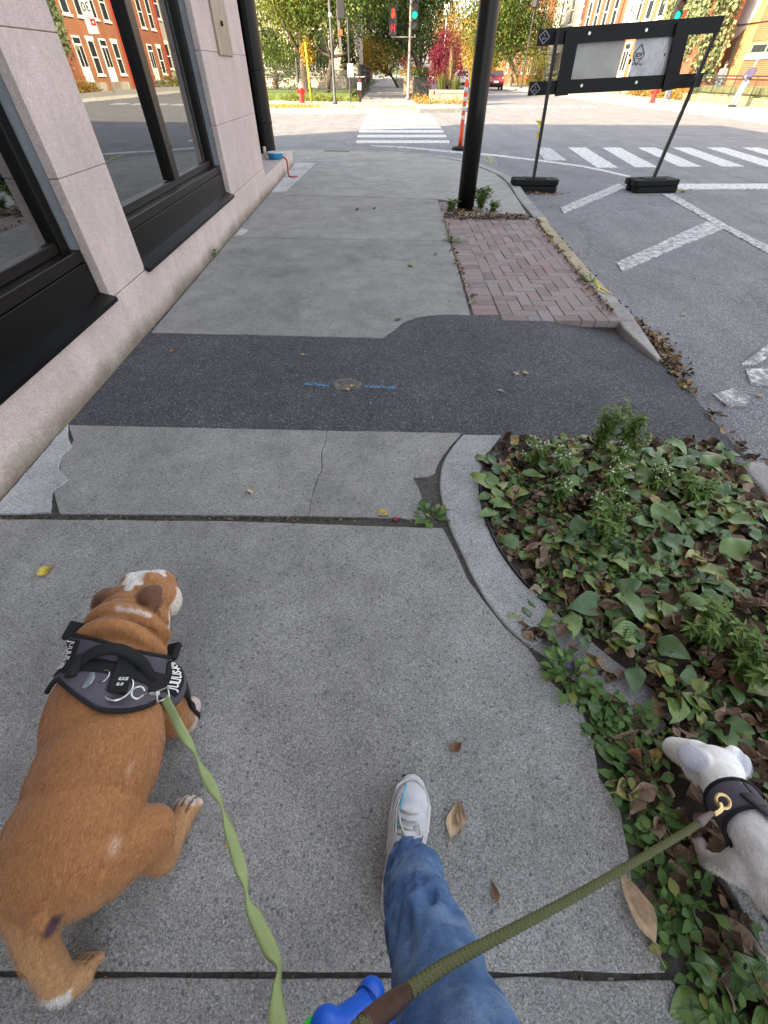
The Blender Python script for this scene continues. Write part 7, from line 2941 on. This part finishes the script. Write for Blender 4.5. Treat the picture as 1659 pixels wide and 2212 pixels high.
n_ = 0
tries = 0
cl = []
while n_ < 46 and tries < 4000:
    tries += 1
    y = random.uniform(-.30, .62)
    x = edge_x(y) + abs(random.gauss(.05, .05))
    if not in_bed(x, y) or inside(x, y, BAND2) or any((x - a) ** 2 + (y - b_2) ** 2 < .036 ** 2 for a, b_2 in cl):
        continue
    if .70 < x and -.2 < y < .33:
        continue
    cl.append((x, y))
    n_ += 1
    lb = 'round-leaved weeds creeping along the slab edge beside the walker' if y < .25 else 'round-leaved weeds along the slab edge below the band end'
    weed_clump(x, y, .035, 16, lb, 'edge weeds ' + ('near' if y < .25 else 'far'))
for k in range(44):
    while True:
        x, y = random.uniform(.45, 1.65), random.uniform(.35, 1.7)
        if in_bed(x, y) and x - edge_x(y) > .08 and not inside(x, y, BAND2):
            break
    weed_clump(x, y, .05, 18, 'low small-leaved weeds between the plantains of the bed', 'low weeds in the bed')
pj = gp(935, 1118)
weed_clump(pj.x, pj.y, .05, 26, 'ragged weed tuft in the corner of the joint by the concrete band', None, -.012, None, [RND[2]], .03)
pj = gp(462, 553)
weed_clump(pj.x - .02, pj.y, .07, 30, 'small green weed at the foot of the granite wall', None, 0, None, None, .05)
pj = gp(977, 522)
weed_clump(pj.x, pj.y, .09, 40, 'weed tuft at the edge of the brick strip', None, 0, None, [RND[2]], .06)
pj = gp(1268, 612)
weed_clump(pj.x, pj.y, .06, 30, 'bright weed tuft between the bricks and the yellow-marked kerb', None, 0, G_fresh, None, .06)
pj = gp(1225, 1465)
weed_clump(pj.x, pj.y, .06, 34, 'ragged weeds at the tip of the concrete band', None, 0, None, [RND[2]], .05)


# ---- feathery herbs, some with white flowers
def herb(x, y, h, ns, spread, label, group, flowers=0, z=None, size=1.0):
    z0_ = mound(x, y) if z is None else z
    e_ = empty('herb', (x, y, z0_), 0, label, 'plant', group)
    st_, lf, fw = MB(), MB(), MB()
    nar = leaf_tmpl(.034 * size, .011 * size, [.1, .7, 1., .8, .4, .02], .1, .15, 0, 3, .4)
    for k in range(ns):
        a = random.uniform(0, 6.28)
        L_ = h * random.uniform(.65, 1.1)
        tip = Vector((math.cos(a) * spread * random.random(), math.sin(a) * spread * random.random(), L_))
        mid = tip * .5 + Vector((0, 0, L_ * .08))
        c_ = curve([(0, 0, 0), mid, tip], 5)
        st_.tube(c_, [.0022 * size * (1 - .07 * i) for i in range(len(c_))], 4)
        for i in range(2, len(c_)):
            for q in range(5):
                m_ = Euler((random.uniform(-.3, .9), random.gauss(0, .3), random.uniform(0, 6.28))).to_matrix()
                tv = (np.array(m_) @ nar[0].T).T * random.uniform(.6, 1.2) + np.array(c_[i])
                lf.add([tuple(p) for p in tv], nar[1])
        if flowers:
            for q in range(flowers):
                p = tip + Vector((random.gauss(0, .010), random.gauss(0, .010), random.uniform(0, .012)))
                fw.ell(p, (.0032, .0032, .0022), (0, 0, 0), 6, 4)
    st_.build('stems', plain_stem, e_, world=False)
    o_ = lf.build('foliage', G_fresh, e_, world=False, smooth=True)
    o_['kind'] = 'stuff'
    if flowers:
        fw.build('flowers', M_flower, e_, world=False)['kind'] = 'stuff'
    return e_


plain_stem = plain('herb_stem', (.12, .15, .05), .7)
M_flower = plain('flower_white', (.75, .75, .68), .7, var=.05)
for k in range(7):
    x, y = [(.80, 1.42), (.95, 1.30), (.72, 1.25), (1.05, 1.45), (.88, 1.12), (1.18, 1.34), (.70, 1.48), (1.0, 1.02), (1.30, 1.15), (1.22, .92), (.84, .98), (1.35, 1.48), (.62, 1.50)][k]
    herb(x, y, .12, 6, .08, 'slender herb with tiny white flowers in the upper bed', 'white flowered herbs', 4)
for x, y, h_, lb in ((1.02, 1.62, .24, 'tall fresh green herb by the asphalt edge of the bed'), (1.16, 1.60, .20, 'fresh green herb right of the tall one by the asphalt edge'), (1.30, 1.25, .14, 'feathery bright herb in the right half of the bed'), (.84, 1.05, .13, 'feathery bright herb in the middle of the bed'), (1.00, .62, .17, 'bushy green herb above the white dog'), (1.06, .52, .16, 'bushy green herb right of the white dog head')):
    herb(x, y, h_, 12, .10, lb, None, 0)
px_ = pole.location
herb(px_.x + .20, px_.y - .02, .24, 18, .17, 'bushy bright green weed at the right foot of the black pole', None, 0, 0, 1.5)
herb(px_.x - .20, px_.y - .10, .12, 8, .09, 'small green weed at the left foot of the black pole', None, 0, 0, 1.4)
herb(px_.x + .34, px_.y - .18, .11, 8, .10, 'low grey-green weed between pole and kerb', None, 0, 0, 1.4)
# purple flower scrap among the leaves
pj = gp(1242, 1448)
weed_clump(pj.x, pj.y, .004, 5, 'tiny violet flower by the tip of the band', None, .01, plain('violet', (.12, .08, .35), .6), [RND[1]], .002, 'violet_flower')['kind'] = 'stuff'
